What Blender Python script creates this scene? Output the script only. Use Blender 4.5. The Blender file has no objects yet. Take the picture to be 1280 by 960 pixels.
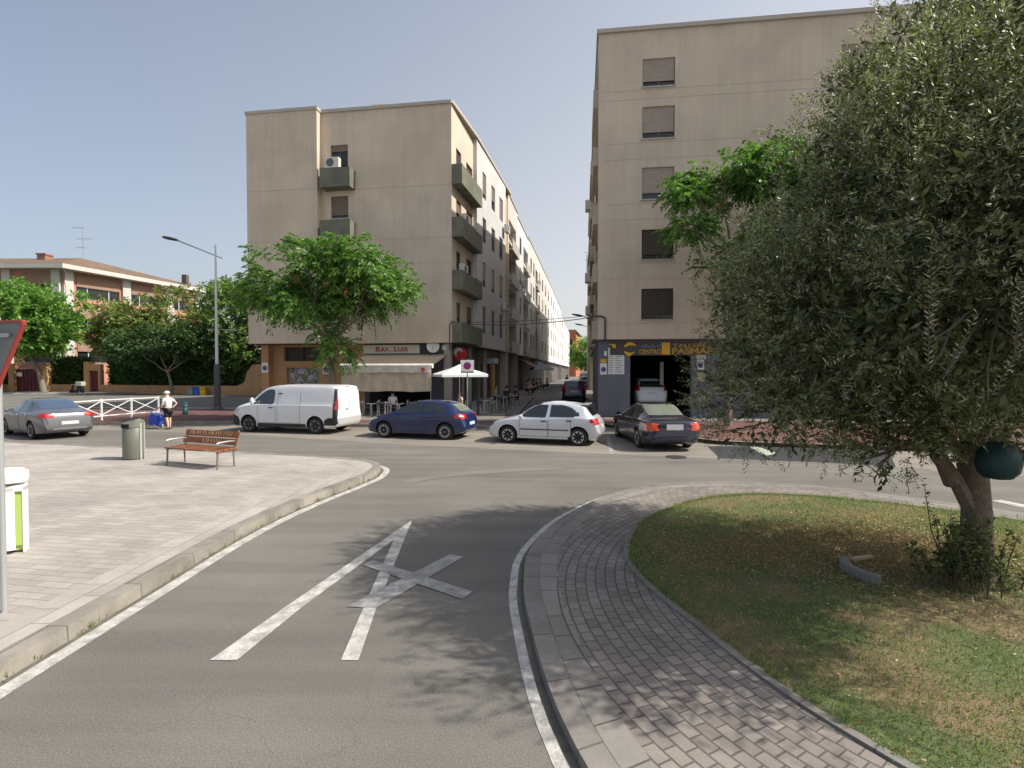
import bpy, bmesh, math, random
import numpy as np
from mathutils import Vector, Matrix
from mathutils.bvhtree import BVHTree
random.seed(7); RNG = np.random.default_rng(11)
R = math.radians
scene = bpy.context.scene
COL = scene.collection
CAM_H, FPX, HOR = 2.5, 650.0, 464.0      # eye height and lens of the photograph (1280 px wide)

def gp(px, py, z=0.0):                    # photograph pixel -> point of the plane at height z
    Y = (CAM_H - z) * FPX / (py - HOR)
    return (px - 640) / FPX * Y, Y

# ------------------------------------------------------------------ materials
MATS = {}
def mat(name, col, rough=0.8, var=0.0, scale=6.0, bump=0.0, metal=0.0, spec=0.5, coat=0.0, stain=0.0, stain_scale=0.4, emit=None, bscale=None, streak=0.0):
    if name in MATS: return MATS[name]
    m = bpy.data.materials.new(name); m.use_nodes = True
    nt = m.node_tree; b = nt.nodes['Principled BSDF']
    b.inputs['Base Color'].default_value = (*col, 1); b.inputs['Roughness'].default_value = rough
    b.inputs['Metallic'].default_value = metal; b.inputs['Specular IOR Level'].default_value = spec
    b.inputs['Coat Weight'].default_value = coat; b.inputs['Coat Roughness'].default_value = 0.05
    tc = nt.nodes.new('ShaderNodeTexCoord'); src = None
    if var > 0:
        n = nt.nodes.new('ShaderNodeTexNoise'); n.inputs['Scale'].default_value = scale; n.inputs['Detail'].default_value = 6; n.inputs['Roughness'].default_value = .65
        nt.links.new(tc.outputs['Object'], n.inputs['Vector'])
        cr = nt.nodes.new('ShaderNodeValToRGB'); cr.color_ramp.elements[0].position = .3; cr.color_ramp.elements[1].position = .7
        cr.color_ramp.elements[0].color = (*[c * (1 - var) for c in col], 1); cr.color_ramp.elements[1].color = (*[min(1, c * (1 + var)) for c in col], 1)
        nt.links.new(n.outputs['Fac'], cr.inputs['Fac']); src = cr.outputs['Color']
    if stain > 0:
        n2 = nt.nodes.new('ShaderNodeTexNoise'); n2.inputs['Scale'].default_value = stain_scale; n2.inputs['Detail'].default_value = 5
        nt.links.new(tc.outputs['Object'], n2.inputs['Vector'])
        r2 = nt.nodes.new('ShaderNodeValToRGB'); r2.color_ramp.elements[0].position = .35; r2.color_ramp.elements[1].position = .65
        r2.color_ramp.elements[0].color = (1 - stain,) * 3 + (1,); r2.color_ramp.elements[1].color = (1, 1, 1, 1)
        nt.links.new(n2.outputs['Fac'], r2.inputs['Fac'])
        mx = nt.nodes.new('ShaderNodeMix'); mx.data_type = 'RGBA'; mx.blend_type = 'MULTIPLY'; mx.inputs[0].default_value = 1
        if src: nt.links.new(src, mx.inputs[6])
        else: mx.inputs[6].default_value = (*col, 1)
        nt.links.new(r2.outputs['Color'], mx.inputs[7]); src = mx.outputs[2]
    if streak > 0:                        # rain streaks running down the wall
        mp = nt.nodes.new('ShaderNodeMapping'); mp.inputs['Scale'].default_value = (2.6, 2.6, .16); nt.links.new(tc.outputs['Object'], mp.inputs[0])
        n4 = nt.nodes.new('ShaderNodeTexNoise'); n4.inputs['Scale'].default_value = 1.4; n4.inputs['Detail'].default_value = 7; n4.inputs['Roughness'].default_value = .6; nt.links.new(mp.outputs[0], n4.inputs['Vector'])
        r4 = nt.nodes.new('ShaderNodeValToRGB'); r4.color_ramp.elements[0].position = .36; r4.color_ramp.elements[1].position = .56
        r4.color_ramp.elements[0].color = (1 - streak, 1 - streak * 1.05, 1 - streak * 1.15, 1); r4.color_ramp.elements[1].color = (1, 1, 1, 1); nt.links.new(n4.outputs['Fac'], r4.inputs['Fac'])
        m4 = nt.nodes.new('ShaderNodeMix'); m4.data_type = 'RGBA'; m4.blend_type = 'MULTIPLY'; m4.inputs[0].default_value = 1
        nt.links.new(src, m4.inputs[6]); nt.links.new(r4.outputs['Color'], m4.inputs[7]); src = m4.outputs[2]
    if src: nt.links.new(src, b.inputs['Base Color'])
    if bump > 0:
        n3 = nt.nodes.new('ShaderNodeTexNoise'); n3.inputs['Scale'].default_value = bscale or scale * 4; n3.inputs['Detail'].default_value = 4
        nt.links.new(tc.outputs['Object'], n3.inputs['Vector'])
        bp = nt.nodes.new('ShaderNodeBump'); bp.inputs['Strength'].default_value = bump; bp.inputs['Distance'].default_value = .02
        nt.links.new(n3.outputs['Fac'], bp.inputs['Height']); nt.links.new(bp.outputs['Normal'], b.inputs['Normal'])
    if emit:
        b.inputs['Emission Color'].default_value = (*emit[0], 1); b.inputs['Emission Strength'].default_value = emit[1]
    MATS[name] = m; return m

def brick_mat(name, c1, c2, mortar, bw, bh, msize=.008, rot=0.0, polar=None, rough=.85, stain=.25, var=.1, bump=.4, stain_scale=.5, off=.5, bias=0.0):
    m = bpy.data.materials.new(name); m.use_nodes = True
    nt = m.node_tree; b = nt.nodes['Principled BSDF']; b.inputs['Roughness'].default_value = rough; b.inputs['Specular IOR Level'].default_value = .3
    tc = nt.nodes.new('ShaderNodeTexCoord'); L = nt.links.new
    br = nt.nodes.new('ShaderNodeTexBrick')
    br.inputs['Scale'].default_value = 1; br.inputs['Brick Width'].default_value = bw; br.inputs['Row Height'].default_value = bh
    br.inputs['Mortar Size'].default_value = msize; br.inputs['Mortar Smooth'].default_value = .3; br.offset = off; br.inputs['Bias'].default_value = bias
    br.inputs['Color1'].default_value = (*c1, 1); br.inputs['Color2'].default_value = (*c2, 1); br.inputs['Mortar'].default_value = (*mortar, 1)
    if polar:
        sep = nt.nodes.new('ShaderNodeSeparateXYZ'); L(tc.outputs['Object'], sep.inputs[0])
        def M(op, a, b_=None):
            n = nt.nodes.new('ShaderNodeMath'); n.operation = op
            for i, v in enumerate((a, b_)):
                if v is None: continue
                if isinstance(v, (int, float)): n.inputs[i].default_value = v
                else: L(v, n.inputs[i])
            return n.outputs[0]
        dx = M('SUBTRACT', sep.outputs[0], polar[0]); dy = M('SUBTRACT', sep.outputs[1], polar[1])
        r = M('SQRT', M('ADD', M('MULTIPLY', dx, dx), M('MULTIPLY', dy, dy)))
        a = M('MULTIPLY', M('ARCTAN2', dy, dx), polar[2])
        cb = nt.nodes.new('ShaderNodeCombineXYZ'); L(a, cb.inputs[0]); L(r, cb.inputs[1]); L(cb.outputs[0], br.inputs['Vector'])
    else:
        mp = nt.nodes.new('ShaderNodeMapping'); mp.inputs['Rotation'].default_value = (0, 0, rot)
        L(tc.outputs['Object'], mp.inputs[0]); L(mp.outputs[0], br.inputs['Vector'])
    n2 = nt.nodes.new('ShaderNodeTexNoise'); n2.inputs['Scale'].default_value = stain_scale; n2.inputs['Detail'].default_value = 7; n2.inputs['Roughness'].default_value = .65
    L(tc.outputs['Object'], n2.inputs['Vector'])
    r2 = nt.nodes.new('ShaderNodeValToRGB'); r2.color_ramp.elements[0].position = .35; r2.color_ramp.elements[1].position = .62
    r2.color_ramp.elements[0].color = (1 - stain,) * 3 + (1,); r2.color_ramp.elements[1].color = (1, 1, 1, 1); L(n2.outputs['Fac'], r2.inputs['Fac'])
    mx = nt.nodes.new('ShaderNodeMix'); mx.data_type = 'RGBA'; mx.blend_type = 'MULTIPLY'; mx.inputs[0].default_value = 1
    L(br.outputs['Color'], mx.inputs[6]); L(r2.outputs['Color'], mx.inputs[7])
    n3 = nt.nodes.new('ShaderNodeTexNoise'); n3.inputs['Scale'].default_value = 35; n3.inputs['Detail'].default_value = 3; L(tc.outputs['Object'], n3.inputs['Vector'])
    r3 = nt.nodes.new('ShaderNodeValToRGB'); r3.color_ramp.elements[0].position = .3; r3.color_ramp.elements[1].position = .7
    r3.color_ramp.elements[0].color = (1 - var,) * 3 + (1,); r3.color_ramp.elements[1].color = (1, 1, 1, 1); L(n3.outputs['Fac'], r3.inputs['Fac'])
    m2 = nt.nodes.new('ShaderNodeMix'); m2.data_type = 'RGBA'; m2.blend_type = 'MULTIPLY'; m2.inputs[0].default_value = 1
    L(mx.outputs[2], m2.inputs[6]); L(r3.outputs['Color'], m2.inputs[7]); L(m2.outputs[2], b.inputs['Base Color'])
    bp = nt.nodes.new('ShaderNodeBump'); bp.inputs['Strength'].default_value = bump; bp.inputs['Distance'].default_value = .006; bp.invert = True
    L(br.outputs['Fac'], bp.inputs['Height']); L(bp.outputs['Normal'], b.inputs['Normal'])
    MATS[name] = m; return m

def leaf_mat(name, col, trans=.35, rough=.45):
    m = bpy.data.materials.new(name); m.use_nodes = True
    nt = m.node_tree; b = nt.nodes['Principled BSDF']; b.inputs['Base Color'].default_value = (*col, 1); b.inputs['Roughness'].default_value = rough
    b.inputs['Specular IOR Level'].default_value = .4
    t = nt.nodes.new('ShaderNodeBsdfTranslucent'); t.inputs['Color'].default_value = (min(1, col[0] * 1.6), min(1, col[1] * 1.9), col[2] * .8, 1)
    mx = nt.nodes.new('ShaderNodeMixShader'); mx.inputs[0].default_value = trans
    nt.links.new(b.outputs[0], mx.inputs[1]); nt.links.new(t.outputs[0], mx.inputs[2]); nt.links.new(mx.outputs[0], nt.nodes['Material Output'].inputs[0])
    MATS[name] = m; return m

# ------------------------------------------------------------------ objects
def tag(o, label=None, cat=None, group=None, kind=None):
    if label: o['label'] = label
    if cat: o['category'] = cat
    if group: o['group'] = group
    if kind: o['kind'] = kind
    return o
def empty(name, loc=(0, 0, 0), rz=0.0, label=None, cat=None, group=None):
    o = bpy.data.objects.new(name, None); COL.objects.link(o); o.location = loc; o.rotation_euler = (0, 0, rz)
    o.empty_display_size = .2
    return tag(o, label, cat, group)
def origin(o):
    v = Vector((0, 0, 0))
    while o is not None:
        v += o.location; o = o.parent
    return v
def copy_tree(o, parent=None):
    c = o.copy(); COL.objects.link(c); c.parent = parent
    for ch in list(o.children): copy_tree(ch, c)
    return c
def link_mesh(name, me, parent=None, smooth=False, angle=None):
    o = bpy.data.objects.new(name, me); COL.objects.link(o); o.parent = parent
    if smooth:
        me.polygons.foreach_set('use_smooth', [True] * len(me.polygons))
        if angle: me.set_sharp_from_angle(angle=R(angle))
    return o

class MB:
    def __init__(s): s.v = []; s.f = []; s.m = []; s.M = None
    def add(s, vs, fs, mi=0):
        k = len(s.v)
        if s.M is not None: vs = [tuple(s.M @ Vector(p)) for p in vs]
        s.v += [tuple(p) for p in vs]; s.f += [tuple(i + k for i in f) for f in fs]; s.m += [mi] * len(fs)
        return s
    def box(s, x0, x1, y0, y1, z0, z1, mi=0):
        return s.add([(x0, y0, z0), (x1, y0, z0), (x1, y1, z0), (x0, y1, z0), (x0, y0, z1), (x1, y0, z1), (x1, y1, z1), (x0, y1, z1)],
                     [(0, 3, 2, 1), (4, 5, 6, 7), (0, 1, 5, 4), (1, 2, 6, 5), (2, 3, 7, 6), (3, 0, 4, 7)], mi)
    def prism(s, poly, z0, z1, mi=0, bottom=True):
        n = len(poly)
        if sum(poly[i][0] * poly[(i + 1) % n][1] - poly[(i + 1) % n][0] * poly[i][1] for i in range(n)) < 0: poly = poly[::-1]
        vs = [(p[0], p[1], z0) for p in poly] + [(p[0], p[1], z1) for p in poly]
        fs = [tuple(range(n, 2 * n))] + ([tuple(range(n - 1, -1, -1))] if bottom else []) + [(i, (i + 1) % n, n + (i + 1) % n, n + i) for i in range(n)]
        return s.add(vs, fs, mi)
    def bar(s, a, b, w, h=None, mi=0, up=(0, 0, 1)):
        h = h or w; a = Vector(a); b = Vector(b); d = (b - a).normalized(); u = Vector(up)
        if abs(d.dot(u)) > .99: u = Vector((1, 0, 0))
        x = d.cross(u).normalized() * (w / 2); y = x.cross(d).normalized() * (h / 2)
        vs = [a - x - y, a + x - y, a + x + y, a - x + y, b - x - y, b + x - y, b + x + y, b - x + y]
        return s.add(vs, [(0, 1, 2, 3), (7, 6, 5, 4), (0, 4, 5, 1), (1, 5, 6, 2), (2, 6, 7, 3), (3, 7, 4, 0)], mi)
    def tube(s, pts, rad, n=8, mi=0, cap=True):
        pts = [Vector(p) for p in pts]; k = len(pts)
        if not hasattr(rad, '__len__'): rad = [rad] * k
        vs = []; fs = []; px = None
        for i, p in enumerate(pts):
            d = (pts[min(i + 1, k - 1)] - pts[max(i - 1, 0)]).normalized()
            if px is None:
                px = d.orthogonal().normalized()
            px = (px - d * px.dot(d)).normalized(); py = d.cross(px)
            for j in range(n):
                a = 2 * math.pi * j / n; vs.append(p + (px * math.cos(a) + py * math.sin(a)) * rad[i])
        for i in range(k - 1):
            for j in range(n):
                fs.append((i * n + j, i * n + (j + 1) % n, (i + 1) * n + (j + 1) % n, (i + 1) * n + j))
        if cap: fs += [tuple(range(n - 1, -1, -1)), tuple((k - 1) * n + j for j in range(n))]
        return s.add(vs, fs, mi)
    def lathe(s, prof, n=20, c=(0, 0, 0), mi=0, axis='z', sx=1, sy=1):
        vs = []; fs = []
        for r, h in prof:
            for j in range(n):
                a = 2 * math.pi * j / n; x, y = r * math.cos(a) * sx, r * math.sin(a) * sy
                vs.append((c[0] + x, c[1] + y, c[2] + h) if axis == 'z' else ((c[0] + x, c[1] + h, c[2] + y) if axis == 'y' else (c[0] + h, c[1] + x, c[2] + y)))
        for i in range(len(prof) - 1):
            for j in range(n): fs.append((i * n + j, i * n + (j + 1) % n, (i + 1) * n + (j + 1) % n, (i + 1) * n + j))
        fs += [tuple(range(n - 1, -1, -1)), tuple((len(prof) - 1) * n + j for j in range(n))]
        return s.add(vs, fs, mi)
    def build(s, name, mats, parent=None, smooth=False, angle=40, bevel=0, fix=False):
        if not isinstance(mats, (list, tuple)): mats = [mats]
        me = bpy.data.meshes.new(name)
        off = origin(parent) if (parent is not None and getattr(s, 'world', False)) else Vector((0, 0, 0))
        me.from_pydata([(p[0] - off.x, p[1] - off.y, p[2] - off.z) for p in s.v], [], s.f)
        for m in mats: me.materials.append(m)
        me.polygons.foreach_set('material_index', s.m)
        if fix:
            bm = bmesh.new(); bm.from_mesh(me); bmesh.ops.recalc_face_normals(bm, faces=bm.faces); bm.to_mesh(me); bm.free()
        me.update()
        o = link_mesh(name, me, parent, smooth, angle)
        if bevel:
            bv = o.modifiers.new('bevel', 'BEVEL'); bv.width = bevel; bv.segments = 2; bv.limit_method = 'ANGLE'
        return o
def W():                                   # collects shapes given in world coordinates, also under an (unrotated) Empty
    m = MB(); m.world = True; return m

def text_mesh(name, body, size, m, parent=None, loc=(0, 0, 0), rot=(R(90), 0, 0), extrude=.01, bold=0.0, sx=1.0, align='LEFT'):
    cu = bpy.data.curves.new('t', 'FONT'); cu.body = body; cu.size = size; cu.extrude = extrude; cu.offset = bold; cu.align_x = align
    t = bpy.data.objects.new('t', cu); COL.objects.link(t)
    me = bpy.data.meshes.new_from_object(t.evaluated_get(bpy.context.evaluated_depsgraph_get())); bpy.data.objects.remove(t)
    me.materials.clear(); me.materials.append(m)
    o = link_mesh(name, me, parent); o.location = loc; o.rotation_euler = rot; o.scale = (sx, 1, 1)
    return o

def pchip(pts):
    x = np.array([p[0] for p in pts], float); y = np.array([p[1] for p in pts], float); h = np.diff(x); d = np.diff(y) / h
    m = np.zeros_like(y); m[0] = d[0]; m[-1] = d[-1]
    for i in range(1, len(x) - 1):
        if d[i - 1] * d[i] > 0:
            w1 = 2 * h[i] + h[i - 1]; w2 = h[i] + 2 * h[i - 1]; m[i] = (w1 + w2) / (w1 / d[i - 1] + w2 / d[i])
    def f(q):
        if q <= x[0]: return float(y[0])
        if q >= x[-1]: return float(y[-1])
        i = int(np.searchsorted(x, q) - 1); i = max(0, min(i, len(h) - 1)); t = (q - x[i]) / h[i]
        return float((1 + 2 * t) * (1 - t) ** 2 * y[i] + t * (1 - t) ** 2 * h[i] * m[i] + t * t * (3 - 2 * t) * y[i + 1] + t * t * (t - 1) * h[i] * m[i + 1])
    return f
def arc(pts, n=8):                         # smooth open curve through 2-D points
    P = [Vector((p[0], p[1], 0)) for p in pts]; out = []
    for i in range(len(P) - 1):
        p0, p1, p2, p3 = P[max(i - 1, 0)], P[i], P[i + 1], P[min(i + 2, len(P) - 1)]
        for k in range(n):
            t = k / n
            q = .5 * (2 * p1 + (p2 - p0) * t + (2 * p0 - 5 * p1 + 4 * p2 - p3) * t * t + (3 * p1 - p0 - 3 * p2 + p3) * t ** 3)
            out.append((q.x, q.y))
    out.append((P[-1].x, P[-1].y)); return out
def offset(line, d):                       # open line moved sideways by d (positive: to its left)
    out = []
    for i, p in enumerate(line):
        a = Vector(line[max(i - 1, 0)]); b = Vector(line[min(i + 1, len(line) - 1)]); t = (b - a).normalized()
        out.append((p[0] - t.y * d, p[1] + t.x * d))
    return out
def ribbon(mb, l1, l2, z1, z2=None, mi=0):
    z2 = z1 if z2 is None else z2; n = len(l1)
    return mb.add([(p[0], p[1], z1) for p in l1] + [(p[0], p[1], z2) for p in l2], [(i, i + 1, n + i + 1, n + i) for i in range(n - 1)], mi)

# ------------------------------------------------------------------ foliage
def leaves(name, base, direction, length, width, mats, parent=None, fold=.25, weights=None, droop=0.0):
    n = len(base); L = np.broadcast_to(np.asarray(length, float).reshape(-1, 1), (n, 1)); Wd = np.broadcast_to(np.asarray(width, float).reshape(-1, 1), (n, 1))
    d = direction / (np.linalg.norm(direction, axis=1, keepdims=True) + 1e-9)
    r = RNG.normal(size=(n, 3)) + np.array([0, 0, .6]); s = np.cross(d, r); s /= (np.linalg.norm(s, axis=1, keepdims=True) + 1e-9)
    nn = np.cross(d, s)
    v = np.empty((n, 4, 3)); v[:, 0] = base; v[:, 2] = base + d * L - np.array([0, 0, 1.]) * L * droop
    mid = base + d * L * .5 + nn * Wd * fold; v[:, 1] = mid + s * Wd * .5; v[:, 3] = mid - s * Wd * .5
    off = np.array(origin(parent)) if parent is not None else np.zeros(3)
    v -= off
    me = bpy.data.meshes.new(name); me.vertices.add(n * 4); me.vertices.foreach_set('co', v.reshape(-1).astype(np.float32))
    me.loops.add(n * 4); me.loops.foreach_set('vertex_index', np.arange(n * 4, dtype=np.int32))
    me.polygons.add(n); me.polygons.foreach_set('loop_start', np.arange(0, n * 4, 4, dtype=np.int32)); me.polygons.foreach_set('loop_total', np.full(n, 4, np.int32))
    for m in mats: me.materials.append(m)
    me.polygons.foreach_set('material_index', RNG.choice(len(mats), size=n, p=weights).astype(np.int32))
    me.update(calc_edges=True); me.validate()
    o = bpy.data.objects.new(name, me); COL.objects.link(o); o.parent = parent
    return o
def blob_points(blobs, n, shell=.55, lump=.25, freq=1.3):
    """points in the outer part of a union of ellipsoids whose surface is lumpy"""
    vol = np.array([b[3] * b[4] * b[5] for b in blobs]) ** .8; vol /= vol.sum()
    idx = RNG.choice(len(blobs), size=n, p=vol); B = np.array(blobs)[idx]
    d = RNG.normal(size=(n, 3)); d /= np.linalg.norm(d, axis=1, keepdims=True)
    ph = B[:, 0] * 3 + B[:, 1] * 5
    lum = 1 + lump * (np.sin(d[:, 0] * 4 * freq + ph) * np.cos(d[:, 1] * 5 * freq + ph * 1.7) + .6 * np.sin(d[:, 2] * 7 * freq + ph * 2.3 + d[:, 0] * 5))
    rr = (shell + (1 - shell) * RNG.random(n) ** .7) * lum
    p = B[:, :3] + d * B[:, 3:6] * rr[:, None]
    return p, d
def noise3(p, f, seed=0.0):
    return (np.sin(p[:, 0] * f + seed) * np.cos(p[:, 1] * f * 1.13 + seed * 2) + np.sin(p[:, 2] * f * .93 + p[:, 0] * f * .6 + seed * 3) + np.cos((p[:, 1] - p[:, 2]) * f * .8 + seed)) / 3
def twig_leaves(pts, dirs, nl, spread, up=.3):
    """each point becomes a twig carrying nl leaves in pairs"""
    n = len(pts); td = dirs + RNG.normal(size=(n, 3)) * .5 + np.array([0, 0, up]); td /= np.linalg.norm(td, axis=1, keepdims=True)
    t = np.tile(np.linspace(0, 1, nl), n).reshape(n, nl, 1)
    base = pts[:, None, :] + td[:, None, :] * (t * spread)
    side = np.cross(td, RNG.normal(size=(n, 3))); side /= np.linalg.norm(side, axis=1, keepdims=True)
    sg = np.where(np.arange(nl) % 2 == 0, 1., -1.)[None, :, None]
    ld = td[:, None, :] * .7 + side[:, None, :] * sg * .8 + RNG.normal(size=(n, nl, 3)) * .25
    return base.reshape(-1, 3), ld.reshape(-1, 3)
def gaps(pts, dirs, f, thr, seed):
    k = noise3(pts, f, seed) > thr
    return pts[k], dirs[k]
# ------------------------------------------------------------------ camera, sky, sun
PITCH = math.atan(16 / 650)
def gp(px, py, z=0.0):
    u = (px - 640) / FPX; v = (py - 480) / FPX
    t = (CAM_H - z) / (math.sin(PITCH) + v * math.cos(PITCH))
    return u * t, (math.cos(PITCH) - v * math.sin(PITCH)) * t
cam = bpy.data.cameras.new('camera'); cam_o = bpy.data.objects.new('camera', cam); COL.objects.link(cam_o)
cam_o.location = (0, 0, CAM_H); cam_o.rotation_euler = (R(90) - PITCH, 0, 0)
cam.sensor_width = 36; cam.lens = 36 * FPX / 1280; cam.clip_end = 3000; cam.clip_start = .05
scene.camera = cam_o
SUN_EL, SUN_AZ = R(45), R(-6.5)             # height above the horizon; direction from +X towards +Y
world = bpy.data.worlds.new('World'); scene.world = world; world.use_nodes = True
wn = world.node_tree; bg = wn.nodes['Background']
sky = wn.nodes.new('ShaderNodeTexSky'); sky.sky_type = 'NISHITA'; sky.sun_disc = False
sky.sun_elevation = SUN_EL; sky.sun_rotation = R(90) - SUN_AZ; sky.air_density = 1.0; sky.dust_density = 4.0; sky.ozone_density = 1.2; sky.altitude = 50
tcw = wn.nodes.new('ShaderNodeTexCoord'); sx = wn.nodes.new('ShaderNodeSeparateXYZ'); wn.links.new(tcw.outputs['Generated'], sx.inputs[0])
mr = wn.nodes.new('ShaderNodeMapRange'); mr.inputs['From Min'].default_value = 0; mr.inputs['From Max'].default_value = .75; mr.inputs['To Min'].default_value = .78; mr.inputs['To Max'].default_value = .25; wn.links.new(sx.outputs['Z'], mr.inputs['Value'])
xr = wn.nodes.new('ShaderNodeMapRange'); xr.inputs['From Min'].default_value = -1; xr.inputs['From Max'].default_value = .4; xr.inputs['To Min'].default_value = .14; xr.inputs['To Max'].default_value = 1.1; wn.links.new(sx.outputs['X'], xr.inputs['Value'])
mm = wn.nodes.new('ShaderNodeMath'); mm.operation = 'MULTIPLY'; mm.use_clamp = True; wn.links.new(mr.outputs[0], mm.inputs[0]); wn.links.new(xr.outputs[0], mm.inputs[1])
mw = wn.nodes.new('ShaderNodeMix'); mw.data_type = 'RGBA'; wn.links.new(mm.outputs[0], mw.inputs[0]); wn.links.new(sky.outputs[0], mw.inputs[6]); mw.inputs[7].default_value = (5.9, 5.85, 5.75, 1)   # thin summer haze
wn.links.new(mw.outputs[2], bg.inputs[0]); bg.inputs[1].default_value = 0.112
sl = bpy.data.lights.new('sun', 'SUN'); sl.energy = 4.2; sl.angle = R(.5); sl.color = (1, .94, .84)
so = bpy.data.objects.new('sun', sl); COL.objects.link(so); so.location = (40, -3, 40)
sd = Vector((math.cos(SUN_EL) * math.cos(SUN_AZ), math.cos(SUN_EL) * math.sin(SUN_AZ), math.sin(SUN_EL)))
so.rotation_euler = sd.to_track_quat('Z', 'Y').to_euler()
scene.view_settings.view_transform = 'Standard'; scene.view_settings.look = 'None'; scene.view_settings.exposure = 0.5; scene.view_settings.gamma = 1
scene.render.engine = 'CYCLES'; scene.cycles.use_denoising = True; scene.cycles.max_bounces = 6; scene.cycles.transparent_max_bounces = 4
scene.cycles.use_adaptive_sampling = True; scene.cycles.adaptive_threshold = .02

# ------------------------------------------------------------------ ground, roads, pavements
def asphalt(name, col, bump=.35, crack=True):
    m = mat(name, col, .9, var=.34, scale=70, bump=bump, stain=.22, stain_scale=.35, spec=.25, bscale=160)
    nt = m.node_tree; b = nt.nodes['Principled BSDF']; src = b.inputs['Base Color'].links[0].from_socket
    tc = nt.nodes['Texture Coordinate']
    n = nt.nodes.new('ShaderNodeTexNoise'); n.inputs['Scale'].default_value = 1.6; n.inputs['Detail'].default_value = 8
    mp = nt.nodes.new('ShaderNodeMapping'); mp.inputs['Rotation'].default_value = (0, 0, R(17)); mp.inputs['Scale'].default_value = (.12, 1.3, 1)
    nt.links.new(tc.outputs['Object'], mp.inputs[0]); nt.links.new(mp.outputs[0], n.inputs['Vector'])
    r = nt.nodes.new('ShaderNodeValToRGB'); r.color_ramp.elements[0].position = .38; r.color_ramp.elements[1].position = .6
    r.color_ramp.elements[0].color = (.84, .84, .84, 1); r.color_ramp.elements[1].color = (1, 1, 1, 1); nt.links.new(n.outputs['Fac'], r.inputs['Fac'])
    mx = nt.nodes.new('ShaderNodeMix'); mx.data_type = 'RGBA'; mx.blend_type = 'MULTIPLY'; mx.inputs[0].default_value = 1
    nt.links.new(src, mx.inputs[6]); nt.links.new(r.outputs['Color'], mx.inputs[7]); out = mx.outputs[2]
    if crack:
        v = nt.nodes.new('ShaderNodeTexVoronoi'); v.feature = 'DISTANCE_TO_EDGE'; v.inputs['Scale'].default_value = .33
        wp = nt.nodes.new('ShaderNodeTexNoise'); wp.inputs['Scale'].default_value = 1.2; wp.inputs['Detail'].default_value = 5; nt.links.new(tc.outputs['Object'], wp.inputs['Vector'])
        ad = nt.nodes.new('ShaderNodeMix'); ad.data_type = 'RGBA'; ad.blend_type = 'ADD'; ad.inputs[0].default_value = .9
        nt.links.new(tc.outputs['Object'], ad.inputs[6]); nt.links.new(wp.outputs['Color'], ad.inputs[7]); nt.links.new(ad.outputs[2], v.inputs['Vector'])
        rr = nt.nodes.new('ShaderNodeValToRGB'); rr.color_ramp.elements[0].position = 0; rr.color_ramp.elements[1].position = .004
        rr.color_ramp.elements[0].color = (.88, .88, .88, 1); rr.color_ramp.elements[1].color = (1, 1, 1, 1); nt.links.new(v.outputs['Distance'], rr.inputs['Fac'])
        m2 = nt.nodes.new('ShaderNodeMix'); m2.data_type = 'RGBA'; m2.blend_type = 'MULTIPLY'; m2.inputs[0].default_value = 1
        nt.links.new(out, m2.inputs[6]); nt.links.new(rr.outputs['Color'], m2.inputs[7]); out = m2.outputs[2]
    nt.links.new(out, b.inputs['Base Color']); return m
M_ROAD = asphalt('asphalt_worn', (.195, .185, .166))
M_PARK = asphalt('asphalt_pale', (.27, .245, .21), crack=False)
M_DARK = asphalt('asphalt_dark', (.05, .052, .056), crack=False)
M_STREET = asphalt('asphalt_street', (.2, .19, .17))
M_KERB = brick_mat('kerb_stone', (.33, .305, .265), (.27, .25, .215), (.18, .165, .14), .95, .95, .012, stain=.35, stain_scale=1.8, bump=.5)
M_KERB2 = brick_mat('kerb_stone_grey', (.27, .25, .225), (.225, .21, .19), (.14, .13, .12), .7, 2.0, .010, polar=(5.3, 5.4, 5.0), stain=.3, stain_scale=1.8, bump=.5)
M_WHITE = mat('road_paint', (.52, .51, .48), .7, var=.3, scale=45, stain=.42, stain_scale=7)
M_WORN = mat('road_paint_worn', (.33, .33, .32), .8, var=.3, scale=30, stain=.35, stain_scale=5)
M_PLAZA = brick_mat('plaza_paving', (.47, .435, .395), (.395, .36, .325), (.28, .255, .23), .42, .14, .007, rot=R(9), stain=.33, var=.12, stain_scale=.45)
M_PLAZA2 = brick_mat('plaza_border', (.46, .43, .39), (.40, .37, .335), (.26, .235, .21), .6, .3, .008, rot=R(90), stain=.25, stain_scale=1.0)
M_ISLAND = brick_mat('island_setts', (.31, .275, .245), (.22, .195, .175), (.13, .118, .105), .17, .115, .009, polar=(5.3, 5.4, 5.0), stain=.3, bump=.8, stain_scale=1.3)
M_RED = brick_mat('red_paving', (.20, .098, .085), (.155, .078, .07), (.11, .07, .062), .2, .2, .008, rot=R(-15), stain=.35, stain_scale=.8)
M_GREYP = brick_mat('grey_paving', (.27, .245, .22), (.235, .21, .19), (.14, .125, .115), .4, .4, .008, rot=R(-9), stain=.3, stain_scale=.8)
M_WHITEK = mat('whitewashed_kerb', (.62, .61, .58), .8, var=.15, scale=8, stain=.3, stain_scale=2)

def st(name, mb, m, **k): return tag(mb.build(name, m, **k), kind='structure')
st('ground', MB().add([(-900, -300, -.02), (900, -300, -.02), (900, 1500, -.02), (-900, 1500, -.02)], [(0, 1, 2, 3)]), M_STREET)
st('road', MB().add([(-130, -40, 0), (90, -40, 0), (90, 60, 0), (-130, 60, 0)], [(0, 1, 2, 3)]), M_ROAD)

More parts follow.
